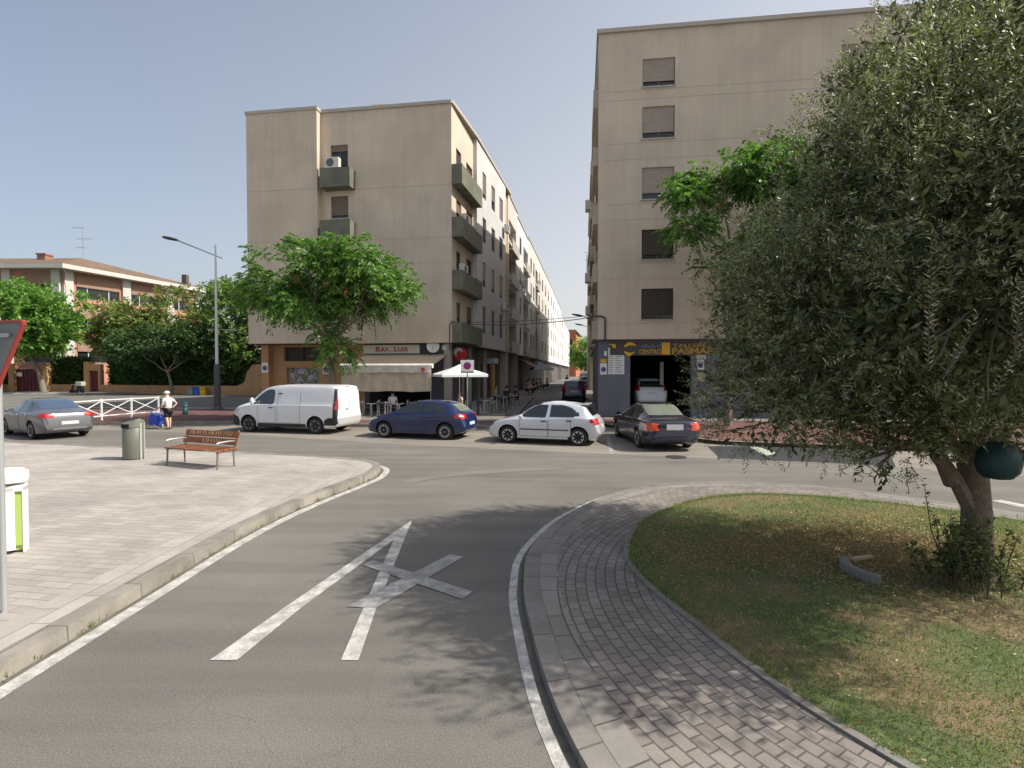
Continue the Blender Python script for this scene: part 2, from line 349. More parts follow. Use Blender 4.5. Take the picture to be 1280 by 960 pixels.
lane = [gp(*q) for q in [(0, 533), (110, 537.5), (302, 543.7), (430, 551.5), (560, 558.7), (720, 566), (900, 573.9), (1020, 578.7), (1150, 586), (1300, 597)]]
lane = arc([(-70, 44), (-45, 32.5)] + lane + [(30, 7.6)], 6)
far = arc([(-70, 50), (-45, 38), (-30, 29.2), (-24, 26.3), (-19.6, 25.2), (-13.5, 25.6), (-7.3, 24.2), (-1.8, 23.4), (.6, 24.6), (2.3, 25.6), (4.2, 25.2), (7.5, 22), (16, 18), (30, 14.5)], 6)
st('parking_strip', MB().prism([p for p in lane] + far[::-1], .0, .004, bottom=False), M_PARK)
# dark patch and ironwork in the parking strip
pt = [gp(884, 558), gp(900, 573.2), gp(1030, 578.3), gp(1120, 584), gp(1110, 563), gp(1000, 557.5)]
st('dark_patch', MB().prism(pt, .004, .008, bottom=False), M_DARK)
M_IRON = mat('cast_iron', (.07, .065, .06), .6, var=.3, scale=30, metal=.6)
g = gp(845, 571.5); mb = MB(); mb.lathe([(.3, .004), (.3, .012)], 24, (g[0], g[1], 0))
tag(mb.build('manhole_cover', M_IRON), 'round dark iron manhole cover in the road near the dark sedan', 'manhole cover')

# left pavement in front of the bar, flat part
LK = [(-25.5, 24.9), (-22, 24.1), (-19.6, 24.0), (-17, 24.1), (-15.4, 24.3), (-13.3, 24.6), (-10.5, 24.1), (-7.4, 23.3), (-4.5, 23.05), (-1.9, 22.75), (-1.1, 22.4), (-.55, 22.6), (-.25, 23.6), (-.12, 25.5), (.28, 29.0)]
LKs = arc(LK, 5)
lw = LKs + [(-3.4, 30.1), (-15.5, 32.3), (-17.0, 33.2), (-27, 33.6)]
st('pavement', MB().prism(lw, 0, .13), M_RED)
grey = [(-12.5, 25.6), (-8, 25.2), (-2.4, 24.6), (-.75, 24.6), (-.5, 26), (-.1, 28.9), (-3.6, 30.0), (-12.5, 31.6)]
st('terrace_paving', MB().prism(grey, .13, .134, bottom=False), M_GREYP)
st('kerb', ribbon(ribbon(MB(), offset(LKs, -.01), offset(LKs, .16), .137), offset(LKs, -.01), offset(LKs, -.012), .137, -.01), M_KERB)
mb = MB()
bk = [(-27, 33.45), (-22, 33.2), (-17.2, 33.0), (-16.4, 32.7)]
ribbon(mb, bk, offset(bk, .2), .15); ribbon(mb, bk, offset(bk, -.01), .15, 0)
st('rear_kerb', mb, M_WHITEK)

# side street rising gently between the buildings
def zs(y): t = min(1, max(0, (y - 29) / 10)); return .33 * t * t * (3 - 2 * t)
ys = [22.2, 25, 27, 29, 31, 33, 35, 37, 39, 45, 60, 75, 92, 130, 190, 260]
kx = lambda y: -.12 + (y - 25.5) * .12 if y > 25.5 else -.3
fx = lambda y: (-3.46 + (y - 30) * .201) if y < 45.5 else ((-.35 + (y - 45.5) * .151) if y < 91.8 else (6.64 + (y - 91.8) * .1445))
rx = lambda y: 4.44 + (y - 27) * .137
mb = MB(); n = len(ys); yb = [y for y in ys if y >= 25]
mb.add([(kx(y) if y < 29 else fx(y) - .5, y, .006 + zs(y)) for y in ys] + [(rx(y) + .6, y, .006 + zs(y)) for y in ys], [(i, i + n, i + n + 1, i + 1) for i in range(n - 1)])
st('side_street', mb, M_STREET)
yb = [29] + [y for y in ys if 29 < y < 92]
n = len(yb)
mb = MB(); mb.add([(fx(y) - .3, y, .133 + zs(y)) for y in yb] + [(kx(y), y, .133 + zs(y)) for y in yb], [(i, i + n, i + n + 1, i + 1) for i in range(n - 1)])
st('terrace_pavement', mb, M_GREYP)
mb = MB(); mb.add([(kx(y) - .12, y, .139 + zs(y)) for y in yb] + [(kx(y) + .02, y, .139 + zs(y)) for y in yb] + [(kx(y) + .03, y, zs(y) - .05) for y in yb],
                  [(i, i + n, i + n + 1, i + 1) for i in range(n - 1)] + [(i + n, i + 2 * n, i + 2 * n + 1, i + n + 1) for i in range(n - 1)])
st('street_kerb', mb, M_KERB2)
yr = [y for y in ys if 27 < y < 92]; n = len(yr)
mb = MB(); mb.add([(rx(y) - .55, y, zs(y) - .05) for y in yr] + [(rx(y) - .55, y, .12 + zs(y)) for y in yr] + [(rx(y) + .3, y, .12 + zs(y)) for y in yr],
                  [(i, i + n, i + n + 1, i + 1) for i in range(n - 1)] + [(i + n, i + 2 * n, i + 2 * n + 1, i + n + 1) for i in range(n - 1)])
st('narrow_pavement', mb, M_GREYP)
# right pavement before the workshop
rk = arc([(4.15, 27.2), (4.1, 25.6), (4.35, 23.4), (5.0, 22.3), (6.1, 21.6), (6.35, 19.4), (6.9, 18.0), (8, 17.45), (10.5, 16.8), (16, 15.4), (32, 11.5)], 6)
st('workshop_pavement', MB().prism(rk + [(32, 24.5), (4.6, 27.5)], 0, .13), M_RED)
st('workshop_kerb', ribbon(ribbon(MB(), offset(rk, .01), offset(rk, -.16), .137), offset(rk, .01), offset(rk, .012), .137, -.01), M_KERB)
ap = [(6.3, 27.0), (5.8, 24.4), (9.6, 23.9), (10.1, 26.6)]
st('workshop_apron', MB().prism([(4.7, 26.9), (4.6, 25.6), (20, 23.4), (20, 25.2)], .13, .134, bottom=False), M_GREYP)
# far pavement along the school wall
st('school_pavement', MB().prism([(-95, 56), (-50, 57.2), (-31, 59), (-16, 59), (-16, 66), (-95, 66)], 0, .13), M_GREYP)
kk = [(-95, 56), (-50, 57.2)]
st('school_kerb', ribbon(ribbon(MB(), kk, offset(kk, .35), .14), kk, offset(kk, -.01), .14, 0), M_WHITEK)

# plaza on the left
PK = arc([(-4.15, -8), (-4.15, 0), (-4.13, 5.3), (-4.1, 7.8), (-3.85, 9.6), (-3.42, 11.3), (-3.25, 12.4), (-3.6, 13.5), (-5.3, 14.4), (-10.3, 15.75), (-17.2, 17.5), (-30, 21.4), (-46, 27)], 8)
st('plaza', MB().prism(PK + [(-60, 27), (-60, -8)], 0, .14), M_PLAZA)
st('plaza_kerb', ribbon(ribbon(MB(), offset(PK, -.02), offset(PK, .17), .147), offset(PK, -.02), offset(PK, -.03), .147, 0), M_KERB)
pb = [p for p in PK if p[1] < 13.95 and p[0] > -4.6]
st('plaza_border_paving', ribbon(MB(), offset(pb, .18), offset(pb, .62), .1445), M_PLAZA2)
st('gutter', ribbon(MB(), offset(pb, -.03), offset(pb, -.09), .003), mat('gutter_dark', (.12, .11, .09), .95, var=.3, scale=6))  # dark band along the foot of the kerb
st('edge_line', ribbon(MB(), offset(pb, -.09), offset(pb, -.24), .004), M_WHITE)

# grass island on the right, its kerb is almost flush
UPZ = lambda L: [(x * 1.03, y * 1.03) for x, y in L]
OUT = arc([(4.4, -1.5), (2.6, -.3), (1.2, 1.4), (.42, 3.3), (.16, 5.2), (.15, 6.2), (.22, 6.9), (.42, 7.6), (.74, 8.4), (1.14, 9.1), (1.66, 9.85), (2.25, 10.5), (2.88, 10.98), (3.8, 11.3), (5.46, 11.28), (6.62, 10.87), (7.72, 9.9), (8.86, 8.7), (9.8, 7.2), (10.1, 5), (9.6, 2)], 6)
INN = arc(UPZ([(5.0, .6), (3.3, 1.8), (2.2, 3.4), (1.72, 4.9), (1.5, 5.9), (1.5, 6.6), (1.74, 7.4), (2.16, 8.25), (2.83, 9.0), (3.3, 9.4), (3.93, 9.75), (4.7, 9.9), (5.7, 9.72), (6.2, 9.45), (6.95, 9.05), (8.0, 8.05), (8.8, 6.8), (9.1, 4.8), (8.5, 2.4)]), 6)
st('island', MB().prism(OUT, 0, .07), M_ISLAND)
st('island_kerb', ribbon(ribbon(MB(), offset(OUT, .005), offset(OUT, -.18), .076), offset(OUT, .005), offset(OUT, .01), .076, 0), M_KERB2)
st('island_border', ribbon(MB(), offset(OUT, -.185), offset(OUT, -.40), .0735), brick_mat('border_tiles', (.3, .28, .25), (.25, .235, .21), (.12, .11, .1), .4, .6, .01, polar=(5.3, 5.4, 5.0), stain=.3))
st('island_gutter', ribbon(MB(), offset(OUT, .01), offset(OUT, .08), .003), MATS['gutter_dark'])  # same dark band around the island
st('island_edge_line', ribbon(MB(), offset(OUT, .08), offset(OUT, .17), .004), M_WHITE)
st('lawn_edging', ribbon(ribbon(MB(), INN, offset(INN, .07), .092), offset(INN, .07), offset(INN, .071), .092, .03), M_KERB2)
m = mat('lawn_soil', (.095, .12, .045), .95, var=.35, scale=20, bump=.6)
nt = m.node_tree; b = nt.nodes['Principled BSDF']; src = b.inputs['Base Color'].links[0].from_socket; tc = nt.nodes['Texture Coordinate']
n1 = nt.nodes.new('ShaderNodeTexNoise'); n1.inputs['Scale'].default_value = 1.1; n1.inputs['Detail'].default_value = 8; nt.links.new(tc.outputs['Object'], n1.inputs['Vector'])
r1 = nt.nodes.new('ShaderNodeValToRGB'); r1.color_ramp.elements[0].position = .45; r1.color_ramp.elements[1].position = .6
nt.links.new(n1.outputs['Fac'], r1.inputs['Fac'])
mx = nt.nodes.new('ShaderNodeMix'); mx.data_type = 'RGBA'; nt.links.new(r1.outputs['Color'], mx.inputs[0]); nt.links.new(src, mx.inputs[6]); mx.inputs[7].default_value = (.2, .145, .08, 1)
nt.links.new(mx.outputs[2], b.inputs['Base Color'])
st('lawn', MB().prism(INN, .07, .085, bottom=False), m)
# blades and fallen leaves
from mathutils.geometry import tessellate_polygon
def inside(P, poly):
    x, y = P[:, 0], P[:, 1]; r = np.zeros(len(P), bool); n = len(poly)
    for i in range(n):
        x1, y1 = poly[i]; x2, y2 = poly[(i + 1) % n]
        c = ((y1 > y) != (y2 > y)) & (x < (x2 - x1) * (y - y1) / (y2 - y1 + 1e-12) + x1); r ^= c
    return r
def scatter(n):
    P = np.stack([RNG.uniform(1, 10, n), RNG.uniform(.5, 10.2, n)], 1); return P[inside(P, INN)]
P = scatter(230000); q = np.concatenate([P, np.full((len(P), 1), .08)], 1)
k = noise3(q * np.array([1, 1, 0]), 1.7, 2.0) + RNG.random(len(P)) * 1.4 > .15; q = q[k]
d = RNG.normal(size=q.shape) * .45 + np.array([0, 0, 1])
tag(leaves('grass', q, d, RNG.uniform(.02, .055, len(q)), .006, [leaf_mat('grass_green', (.10, .17, .05)), leaf_mat('grass_dull', (.15, .20, .08)), leaf_mat('grass_straw', (.3, .25, .13))], weights=[.5, .36, .14]),
    'short patchy green lawn with straw coloured blades inside the paved ring', 'grass', kind='stuff')
P = scatter(430000); cx = np.exp(-(((P[:, 0] - 4.6) / 2.2) ** 2 + ((P[:, 1] - 7.0) / 1.15) ** 2)) * np.clip(noise3(np.concatenate([P, P[:, :1] * 0], 1), 2.6, 4.0) + .9, 0, 1)
P = P[RNG.random(len(P)) < cx * .95 + .02]; q = np.concatenate([P, RNG.uniform(.09, .115, (len(P), 1))], 1)
d = RNG.normal(size=q.shape) * np.array([1, 1, .25])
tag(leaves('fallen_leaves', q, d, RNG.uniform(.018, .042, len(q)), .013, [leaf_mat('dry_tan', (.42, .29, .15), .1), leaf_mat('dry_brown', (.26, .15, .075), .1), leaf_mat('dry_pale', (.48, .37, .23), .1)], weights=[.42, .48, .10]),
    'dry brown and tan leaves scattered over the lawn under the olive tree', 'fallen leaves', kind='stuff')

wp_ = [offset(pb, -.03)[i] for i in range(0, len(pb))]; wq = []
for i in range(len(wp_) - 1):
    for _ in range(int(RNG.poisson(5) * (1 if (i * 7) % 5 < 2 else .15))): t = RNG.random(); wq.append((wp_[i][0] * (1 - t) + wp_[i + 1][0] * t + RNG.normal() * .015, wp_[i][1] * (1 - t) + wp_[i + 1][1] * t, .0))
wq = np.repeat(np.array(wq), 7, 0) + RNG.normal(size=(len(wq) * 7, 3)) * np.array([.012, .03, 0])
tag(leaves('gutter_weeds', wq, RNG.normal(size=wq.shape) * .5 + np.array([0, 0, 1]), RNG.uniform(.03, .09, len(wq)), .008, [MATS['grass_green'], MATS['grass_straw']]), 'sparse weeds growing along the foot of the plaza kerb', 'weeds', kind='stuff')
P = np.array(INN[::1]); P = np.repeat(P, 60, 0) + RNG.normal(size=(len(P) * 60, 2)) * np.array([.05, .05]); P = P + (np.array([5.3, 5.4]) - P) * .012
q = np.concatenate([P, np.full((len(P), 1), .08)], 1)
tag(leaves('edge_grass', q, RNG.normal(size=q.shape) * .6 + np.array([0, 0, 1]), RNG.uniform(.03, .085, len(q)), .006, [MATS['grass_green'], MATS['grass_dull'], MATS['grass_straw']]), 'longer uneven grass leaning over the edging of the lawn', 'grass', kind='stuff')
# painted marks on the road
def mark(name, quads, m, z):
    mb = MB()
    for q in quads:
        pts = [gp(*p) for p in q]; mb.add([(p[0], p[1], z) for p in pts], [tuple(range(len(pts)))])
    return st(name, mb, m)
mark('road_triangle', [[(515.3, 650.4), (356.4, 759.4), (262, 826), (296, 826), (377.5, 759.4), (492.3, 675)], [(515.3, 650.4), (492.3, 675), (454.8, 759), (426, 826), (448, 826), (471, 759)]], M_WHITE, .0065)
mark('road_cross_bar', [[(452.5, 706.6), (466.6, 700.8), (590.8, 740.6), (578, 750)]], M_WORN, .010)
mark('road_cross_stroke', [[(562.6, 693.3), (579, 696.8), (470, 761), (433, 759)]], M_WORN, .0085)
seam = arc([gp(*q) for q in [(512, 604), (560, 596.5), (610, 592.5), (660, 589), (705, 587.5)]], 5)
st('repair_seam', ribbon(MB(), offset(seam, .03), offset(seam, -.03), .003), mat('tar_seam', (.10, .095, .088), .8, var=.3, scale=9))
stp = offset(seam, .45)
st('repair_strip', ribbon(MB(), offset(seam, .03), stp, .0025), asphalt('asphalt_repair', (.225, .21, .185), crack=False))
mark('bay_line', [[(758, 546), (762, 546), (768, 568), (762, 568)]], M_WORN, .008)
mark('dapple_patch', [[(936, 559), (948, 559), (972, 567), (958, 570)]], mat('dapple_pale', (.36, .4, .32), .8, var=.3, scale=12), .012)  # dappled light painted as a pale patch on the ground
mark('far_edge_line', [[(1240, 626), (1252, 625), (1290, 633), (1278, 635)]], M_WHITE, .005)
# ------------------------------------------------------------------ facades
class Facade:
    """vertical plane over the ground line P0->P1; u runs along it, o outwards (to the right of P0->P1)"""
    def __init__(s, P0, P1):
        s.P0 = Vector(P0); s.P1 = Vector(P1); s.L = (s.P1 - s.P0).length; s.d = (s.P1 - s.P0) / s.L; s.n = Vector((s.d.y, -s.d.x))
    def p(s, u, z, o=0.0):
        q = s.P0 + s.d * u + s.n * o; return (q.x, q.y, z)
    def u_px(s, px):                       # where the plane meets a vertical line of sight
        k = (px - 640) / FPX; return (s.P0.x - k * s.P0.y) / (k * s.d.y - s.d.x)
    def box(s, mb, u0, u1, z0, z1, o0, o1, mi=0):
        v = [s.p(u0, z0, o0), s.p(u1, z0, o0), s.p(u1, z0, o1), s.p(u0, z0, o1), s.p(u0, z1, o0), s.p(u1, z1, o0), s.p(u1, z1, o1), s.p(u0, z1, o1)]
        return mb.add(v, [(0, 1, 2, 3), (4, 7, 6, 5), (0, 4, 5, 1), (1, 5, 6, 2), (2, 6, 7, 3), (3, 7, 4, 0)], mi)
    def wall(s, mb, z0, z1, holes=(), u0=0.0, u1=None, o=0.0, depth=.2, mi=0):
        u1 = s.L if u1 is None else u1
        us = sorted({u0, u1} | {h[0] for h in holes} | {h[1] for h in holes}); zs_ = sorted({z0, z1} | {h[2] for h in holes} | {h[3] for h in holes})
        us = [u for u in us if u0 <= u <= u1]; zs_ = [z for z in zs_ if z0 <= z <= z1]
        for a, b in zip(us, us[1:]):
            for c, d in zip(zs_, zs_[1:]):
                mu, mz = (a + b) / 2, (c + d) / 2
                if any(h[0] < mu < h[1] and h[2] < mz < h[3] for h in holes): continue
                mb.add([s.p(a, c, o), s.p(b, c, o), s.p(b, d, o), s.p(a, d, o)], [(0, 1, 2, 3)], mi)
        for h in holes:
            dd = h[4] if len(h) > 4 else depth
            A = [s.p(h[0], h[2], o), s.p(h[1], h[2], o), s.p(h[1], h[3], o), s.p(h[0], h[3], o)]; B = [s.p(h[0], h[2], o - dd), s.p(h[1], h[2], o - dd), s.p(h[1], h[3], o - dd), s.p(h[0], h[3], o - dd)]
            mb.add(A + B, [(i, (i + 1) % 4, 4 + (i + 1) % 4, 4 + i) for i in range(4)], mi)
        return mb

M_GLASS = mat('window_glass', (.02, .024, .028), .08, spec=.6)
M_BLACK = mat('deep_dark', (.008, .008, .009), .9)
def blind_mat(name, col):
    m = mat(name, col, .6, var=.08, scale=3)
    nt = m.node_tree; b = nt.nodes['Principled BSDF']; tc = nt.nodes['Texture Coordinate']; w = nt.nodes.new('ShaderNodeTexWave'); w.bands_direction = 'Z'; w.inputs['Scale'].default_value = 3.2
    nt.links.new(tc.outputs['Object'], w.inputs['Vector']); bp = nt.nodes.new('ShaderNodeBump'); bp.inputs['Strength'].default_value = .6; bp.inputs['Distance'].default_value = .02
    nt.links.new(w.outputs['Fac'], bp.inputs['Height']); nt.links.new(bp.outputs['Normal'], b.inputs['Normal']); return m
M_BLIND = blind_mat('roller_blind_brown', (.17, .135, .105)); M_BLIND_D = blind_mat('roller_blind_dark', (.045, .036, .03)); M_BLIND_L = blind_mat('roller_blind_beige', (.33, .27, .22)); M_BLIND_W = blind_mat('roller_blind_white', (.6, .58, .54))
M_FRAME = mat('window_frame', (.12, .10, .09), .5); M_SILL = mat('sill_stone', (.42, .38, .33), .7, var=.1, scale=10)
M_BEIGE = mat('beige_plaster', (.62, .53, .425), .9, var=.05, scale=14, bump=.15, stain=.13, streak=.07, stain_scale=.55, spec=.2)
M_CREAM = mat('cream_plaster', (.57, .55, .51), .9, var=.05, scale=8, bump=.1, stain=.14, stain_scale=.6, spec=.2)
M_WHITEP = mat('white_plaster', (.63, .63, .63), .9, var=.04, scale=8, stain=.12, stain_scale=.5, spec=.2)
M_OCHRE = mat('ochre_plaster', (.47, .28, .145), .9, var=.08, scale=8, bump=.15, stain=.15, stain_scale=1.2, spec=.2)
M_BROWN = mat('tan_plaster', (.47, .33, .19), .9, var=.06, scale=8, stain=.1)
M_GREENISH = mat('grey_green_render', (.17, .175, .13), .9, var=.12, scale=12, bump=.3, stain=.25, stain_scale=1.6)
M_SLATE = mat('slate_cladding', (.075, .078, .095), .7, var=.1, scale=10, bump=.1)
M_GARAGE = mat('grey_blue_paint', (.15, .155, .185), .75, var=.06, scale=6, bump=.1, stain=.12, stain_scale=1.2)
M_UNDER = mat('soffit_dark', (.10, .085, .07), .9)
M_JOINT = mat('plaster_joint', (.47, .40, .32), .9)
M_AC = mat('ac_plastic', (.62, .60, .55), .5); M_ACD = mat('ac_grille', (.12, .12, .12), .6)
M_METAL = mat('galvanised', (.42, .43, .43), .42, var=.1, scale=10, metal=.7)
M_ALU = mat('aluminium', (.62, .63, .64), .35, metal=.85)
M_STEEL_D = mat('dark_paint_metal', (.05, .055, .065), .5)
M_ROOF = mat('roof_gravel', (.25, .23, .2), .95, var=.2, scale=20)

def window(fc, par, u0, u1, z0, z1, blind=.5, bm=None, o=0.0, dep=.14, full=True, label=None):
    bm = bm or M_BLIND; f = W(); t = .05
    for a, b_, c, d in ((u0, u1, z0, z0 + t), (u0, u1, z1 - t, z1), (u0, u0 + t, z0 + t, z1 - t), (u1 - t, u1, z0 + t, z1 - t)) + (((u0 + u1) / 2 - t / 2, (u0 + u1) / 2 + t / 2, z0 + t, z1 - t),) * (1 if full else 0):
        fc.box(f, a, b_, c, d, o - dep - .03, o - dep + .03)
    w = f.build('window', M_FRAME, par)
    if label: w['label'] = label
    g = W(); g.add([fc.p(u0, z0, o - dep - .01), fc.p(u1, z0, o - dep - .01), fc.p(u1, z1, o - dep - .01), fc.p(u0, z1, o - dep - .01)], [(0, 1, 2, 3)]); g.build('pane', M_GLASS, w)
    if blind > 0:
        b = W(); fc.box(b, u0 + .02, u1 - .02, z1 - (z1 - z0) * blind, z1, o - dep + .032, o - dep + .06); b.build('blind', bm, w)
    if full:
        s_ = W(); fc.box(s_, u0 - .06, u1 + .06, z0 - .07, z0, o - dep, o + .06); s_.build('sill', M_SILL, w)
    return w
def ac_unit(fc, u, z, o, label, w=.85):
    x, y, _ = fc.p(u, z, o); r = empty('air_conditioner', (x, y, z), 0, label, 'air conditioner', 'air conditioning units on the facades')
    b = W(); fc.box(b, u - w / 2, u + w / 2, z, z + .6, o - .15, o + .17); b.build('housing', M_AC, r, bevel=.01)
    g = W(); g.lathe([(.24, -.002), (.24, .004)], 20, (0, 0, 0), axis='y')
    g.v = [fc.p(u - .1 + p[0], z + .3 + p[2], o + .175 - p[1]) for p in g.v]; g.build('fan_grille', M_ACD, r)
    return r
def bldg(name, x, y, label): return empty(name, (x, y, 0), 0, label, 'building')

# ---- left corner building (over the bar)
C = Vector((-3.46, 30.0)); DL = Vector((-.9890, .1478)); DS = Vector((.197, .9804))
A_END = C + DS * 15.8; L_END = C + DL * 12.45
FRONT = Facade(L_END, C); SIDE = Facade(C, A_END)
OV = 4.15; TOP = 17.75
cb = bldg('corner_building', C.x, C.y, 'beige corner block of flats over the bar, left of the side street')
uW = FRONT.u_px(405) - .05                # left wing stands .5 m forward up to here
colw = [(FRONT.u_px(409.5), FRONT.u_px(446))]
cu0, cu1 = colw[0]
fl = [4.15, 7.18, 10.2, 13.2]
mb = W(); holes = []
wu0, wu1 = FRONT.u_px(415.5), FRONT.u_px(437)
for i, z in enumerate(fl): holes.append((wu0, wu1, z + (1.35 if i != 3 else 1.2), z + 2.65))
FRONT.wall(mb, OV, TOP, holes, u0=uW, depth=.2)
FRONT.wall(mb, OV, TOP, [], u0=0, u1=uW, o=.5)
mb.add([FRONT.p(uW, OV, 0), FRONT.p(uW, OV, .5), FRONT.p(uW, TOP, .5), FRONT.p(uW, TOP, 0)], [(0, 1, 2, 3)])
Lf = Facade((L_END.x + FRONT.n.x * .5 - FRONT.n.x * 14, L_END.y + FRONT.n.y * .5 - FRONT.n.y * 14), (L_END.x + FRONT.n.x * .5, L_END.y + FRONT.n.y * .5))
Lf.wall(mb, OV, TOP)
# street side: bay with balconies, then windows
uB = SIDE.u_px(592); rows = [(5.15, 7.0), (8.35, 10.05), (11.4, 13.1), (14.45, 16.2)]
wc = [(SIDE.u_px(px - 2.1), SIDE.u_px(px + 2.3)) for px in (601.3, 612.6, 622.6)]
sh = [(a, b, z0, z1) for a, b in wc for z0, z1 in rows]
bayh = [(.9, 1.9, z + .25, z + 2.45) for z in fl] + [(3.0, 4.4, z + .25, z + 2.45) for z in fl]
uBr = SIDE.u_px(628.5)
SIDE.wall(mb, OV, TOP, bayh, u0=0, u1=uB, depth=.2)
mb.build('wall', M_BEIGE, cb); mb = W(); SIDE.wall(mb, OV, TOP, sh, u0=uB, u1=uBr, o=.25)
mb.add([SIDE.p(uB, OV, 0), SIDE.p(uB, OV, .25), SIDE.p(uB, TOP, .25), SIDE.p(uB, TOP, 0)], [(0, 1, 2, 3)])
mb.build('wall', mat('beige_plaster_sunlit', (.58, .58, .575), .9, streak=.06, var=.04, scale=10, stain=.1, spec=.2), cb)  # lighter copy of the beige wall, sunlight put into its colour
mb = W()
for z in fl[1:]:
    FRONT.box(mb, uW + .02, FRONT.L - .02, z - .02, z + .02, -.01, .006); FRONT.box(mb, .02, uW - .02, z - .02, z + .02, .49, .506)
FRONT.box(mb, uW + .02, FRONT.L - .02, 8.75, 8.78, -.01, .006)
mb.build('plaster_joints', M_JOINT, cb)
mb = W(); SIDE.wall(mb, OV, TOP - .1, [], u0=uBr, u1=SIDE.L, o=-.05); mb.build('tan_wall_strip', M_BROWN, cb)
mb = W()
A = FRONT.p(-.05, TOP, .55); rp = [FRONT.p(-.05, 0, .55)[:2], FRONT.p(uW + .05, 0, .55)[:2], FRONT.p(uW + .05, 0, .1)[:2], FRONT.p(FRONT.L, 0, .1)[:2], SIDE.p(0, 0, .12)[:2], SIDE.p(uB, 0, .35)[:2], SIDE.p(SIDE.L, 0, .3)[:2], SIDE.p(SIDE.L, 0, -12)[:2], FRONT.p(-.05, 0, -14)[:2]]
mb.prism(rp, TOP, TOP + .18); mb.build('roof', M_SILL, cb)
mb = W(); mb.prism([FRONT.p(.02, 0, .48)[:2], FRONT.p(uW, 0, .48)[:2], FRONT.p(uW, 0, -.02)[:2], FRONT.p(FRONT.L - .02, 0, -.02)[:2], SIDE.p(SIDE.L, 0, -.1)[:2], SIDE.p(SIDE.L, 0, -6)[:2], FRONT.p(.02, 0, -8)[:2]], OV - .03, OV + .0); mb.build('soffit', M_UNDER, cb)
mb = W(); mb.box(-9, -8.0, 34, 36, TOP + .18, TOP + 2.0); mb.build('lift_house', M_BEIGE, cb)
for i, (a, b_, z0, z1) in enumerate(holes): window(FRONT, cb, a, b_, z0, z1, .85 if i == 2 else .25, M_BLIND, dep=.15)
for i, (a, b_, z0, z1) in enumerate(sh): window(SIDE, cb, a, b_, z0, z1, [.9, .7, 1, .8, .55, .85, 1, .6, .95][i % 9], [M_BLIND, M_BLIND_D, M_BLIND_L][(i * 2 + i // 4) % 3], o=.25, dep=.12, full=False)
for i, (a, b_, z0, z1) in enumerate(bayh): window(SIDE, cb, a, b_, z0, z1, [.4, .8, .3, .6][i % 4], M_BLIND_D if i % 2 else M_BLIND, dep=.15, full=False)
for i, z in enumerate(fl):                # balconies with solid grey-green parapets
    if i > 0:
        mb = W(); zz = z - .05; FRONT.box(mb, cu0, cu1, zz, zz + .12, -.1, .75); FRONT.box(mb, cu0, cu1, zz + .12, zz + 1.1, .67, .75); FRONT.box(mb, cu0, cu0 + .08, zz + .12, zz + 1.1, 0, .67); FRONT.box(mb, cu1 - .08, cu1, zz + .12, zz + 1.1, 0, .67)
        mb.build('balcony', M_GREENISH, cb)
    mb = W(); zz = z + .02; SIDE.box(mb, .02, uB - .02, zz, zz + .14, -.05, .62)
    SIDE.box(mb, .02, uB - .02, zz + .14, zz + 1.12, .53, .62); SIDE.box(mb, .02, .12, zz + .14, zz + 1.12, 0, .53); SIDE.box(mb, uB - .12, uB - .02, zz + .14, zz + 1.12, 0.0, .53)
    mb.build('balcony', M_GREENISH, cb)
ac_unit(FRONT, FRONT.u_px(423), 14.3, .45, 'white air conditioner on the highest balcony of the beige front')
ac_unit(SIDE, 1.5, 8.3, .25, 'white air conditioner on the second balcony up at the corner of the beige block')
ac_unit(SIDE, 3.8, 8.0, .3, 'grey air conditioner on the second balcony up, towards the street end')
ac_unit(SIDE, 1.7, 11.3, .3, 'white air conditioner on the third balcony up at the corner')
ac_unit(SIDE, SIDE.u_px(625.5), 13.7, .55, 'large white air conditioner high beside the tan strip of the corner block')
ac_unit(SIDE, SIDE.u_px(624), 7.4, .5, 'air conditioner low beside the tan strip of the corner block')
# ground floor, front: ochre garage part and slate bar part
GF = -.55
mb = W(); uA = FRONT.u_px(451)
gd = (FRONT.u_px(352), FRONT.u_px(393.5), .13, 2.72, .25); tr = (FRONT.u_px(348.5), FRONT.u_px(394), 3.12, 3.98, .25)
FRONT.wall(mb, .1, OV - .03, [gd, tr], u0=FRONT.u_px(325), u1=uA, o=GF)
Facade(FRONT.p(FRONT.u_px(325), 0, -10)[:2], FRONT.p(FRONT.u_px(325), 0, GF)[:2]).wall(mb, .1, OV - .03)
FRONT.box(mb, FRONT.u_px(325.5), FRONT.u_px(334.5), .1, OV - .04, GF, GF + .45)
mb.build('ochre_ground_floor', M_OCHRE, cb)
mb = W(); FRONT.box(mb, gd[0], gd[1], .13, 2.72, GF - .25, GF - .2); gdo = mb.build('garage_door', None or mat('garage_door_grey', (.30, .29, .26), .6, var=.1, scale=5), cb)
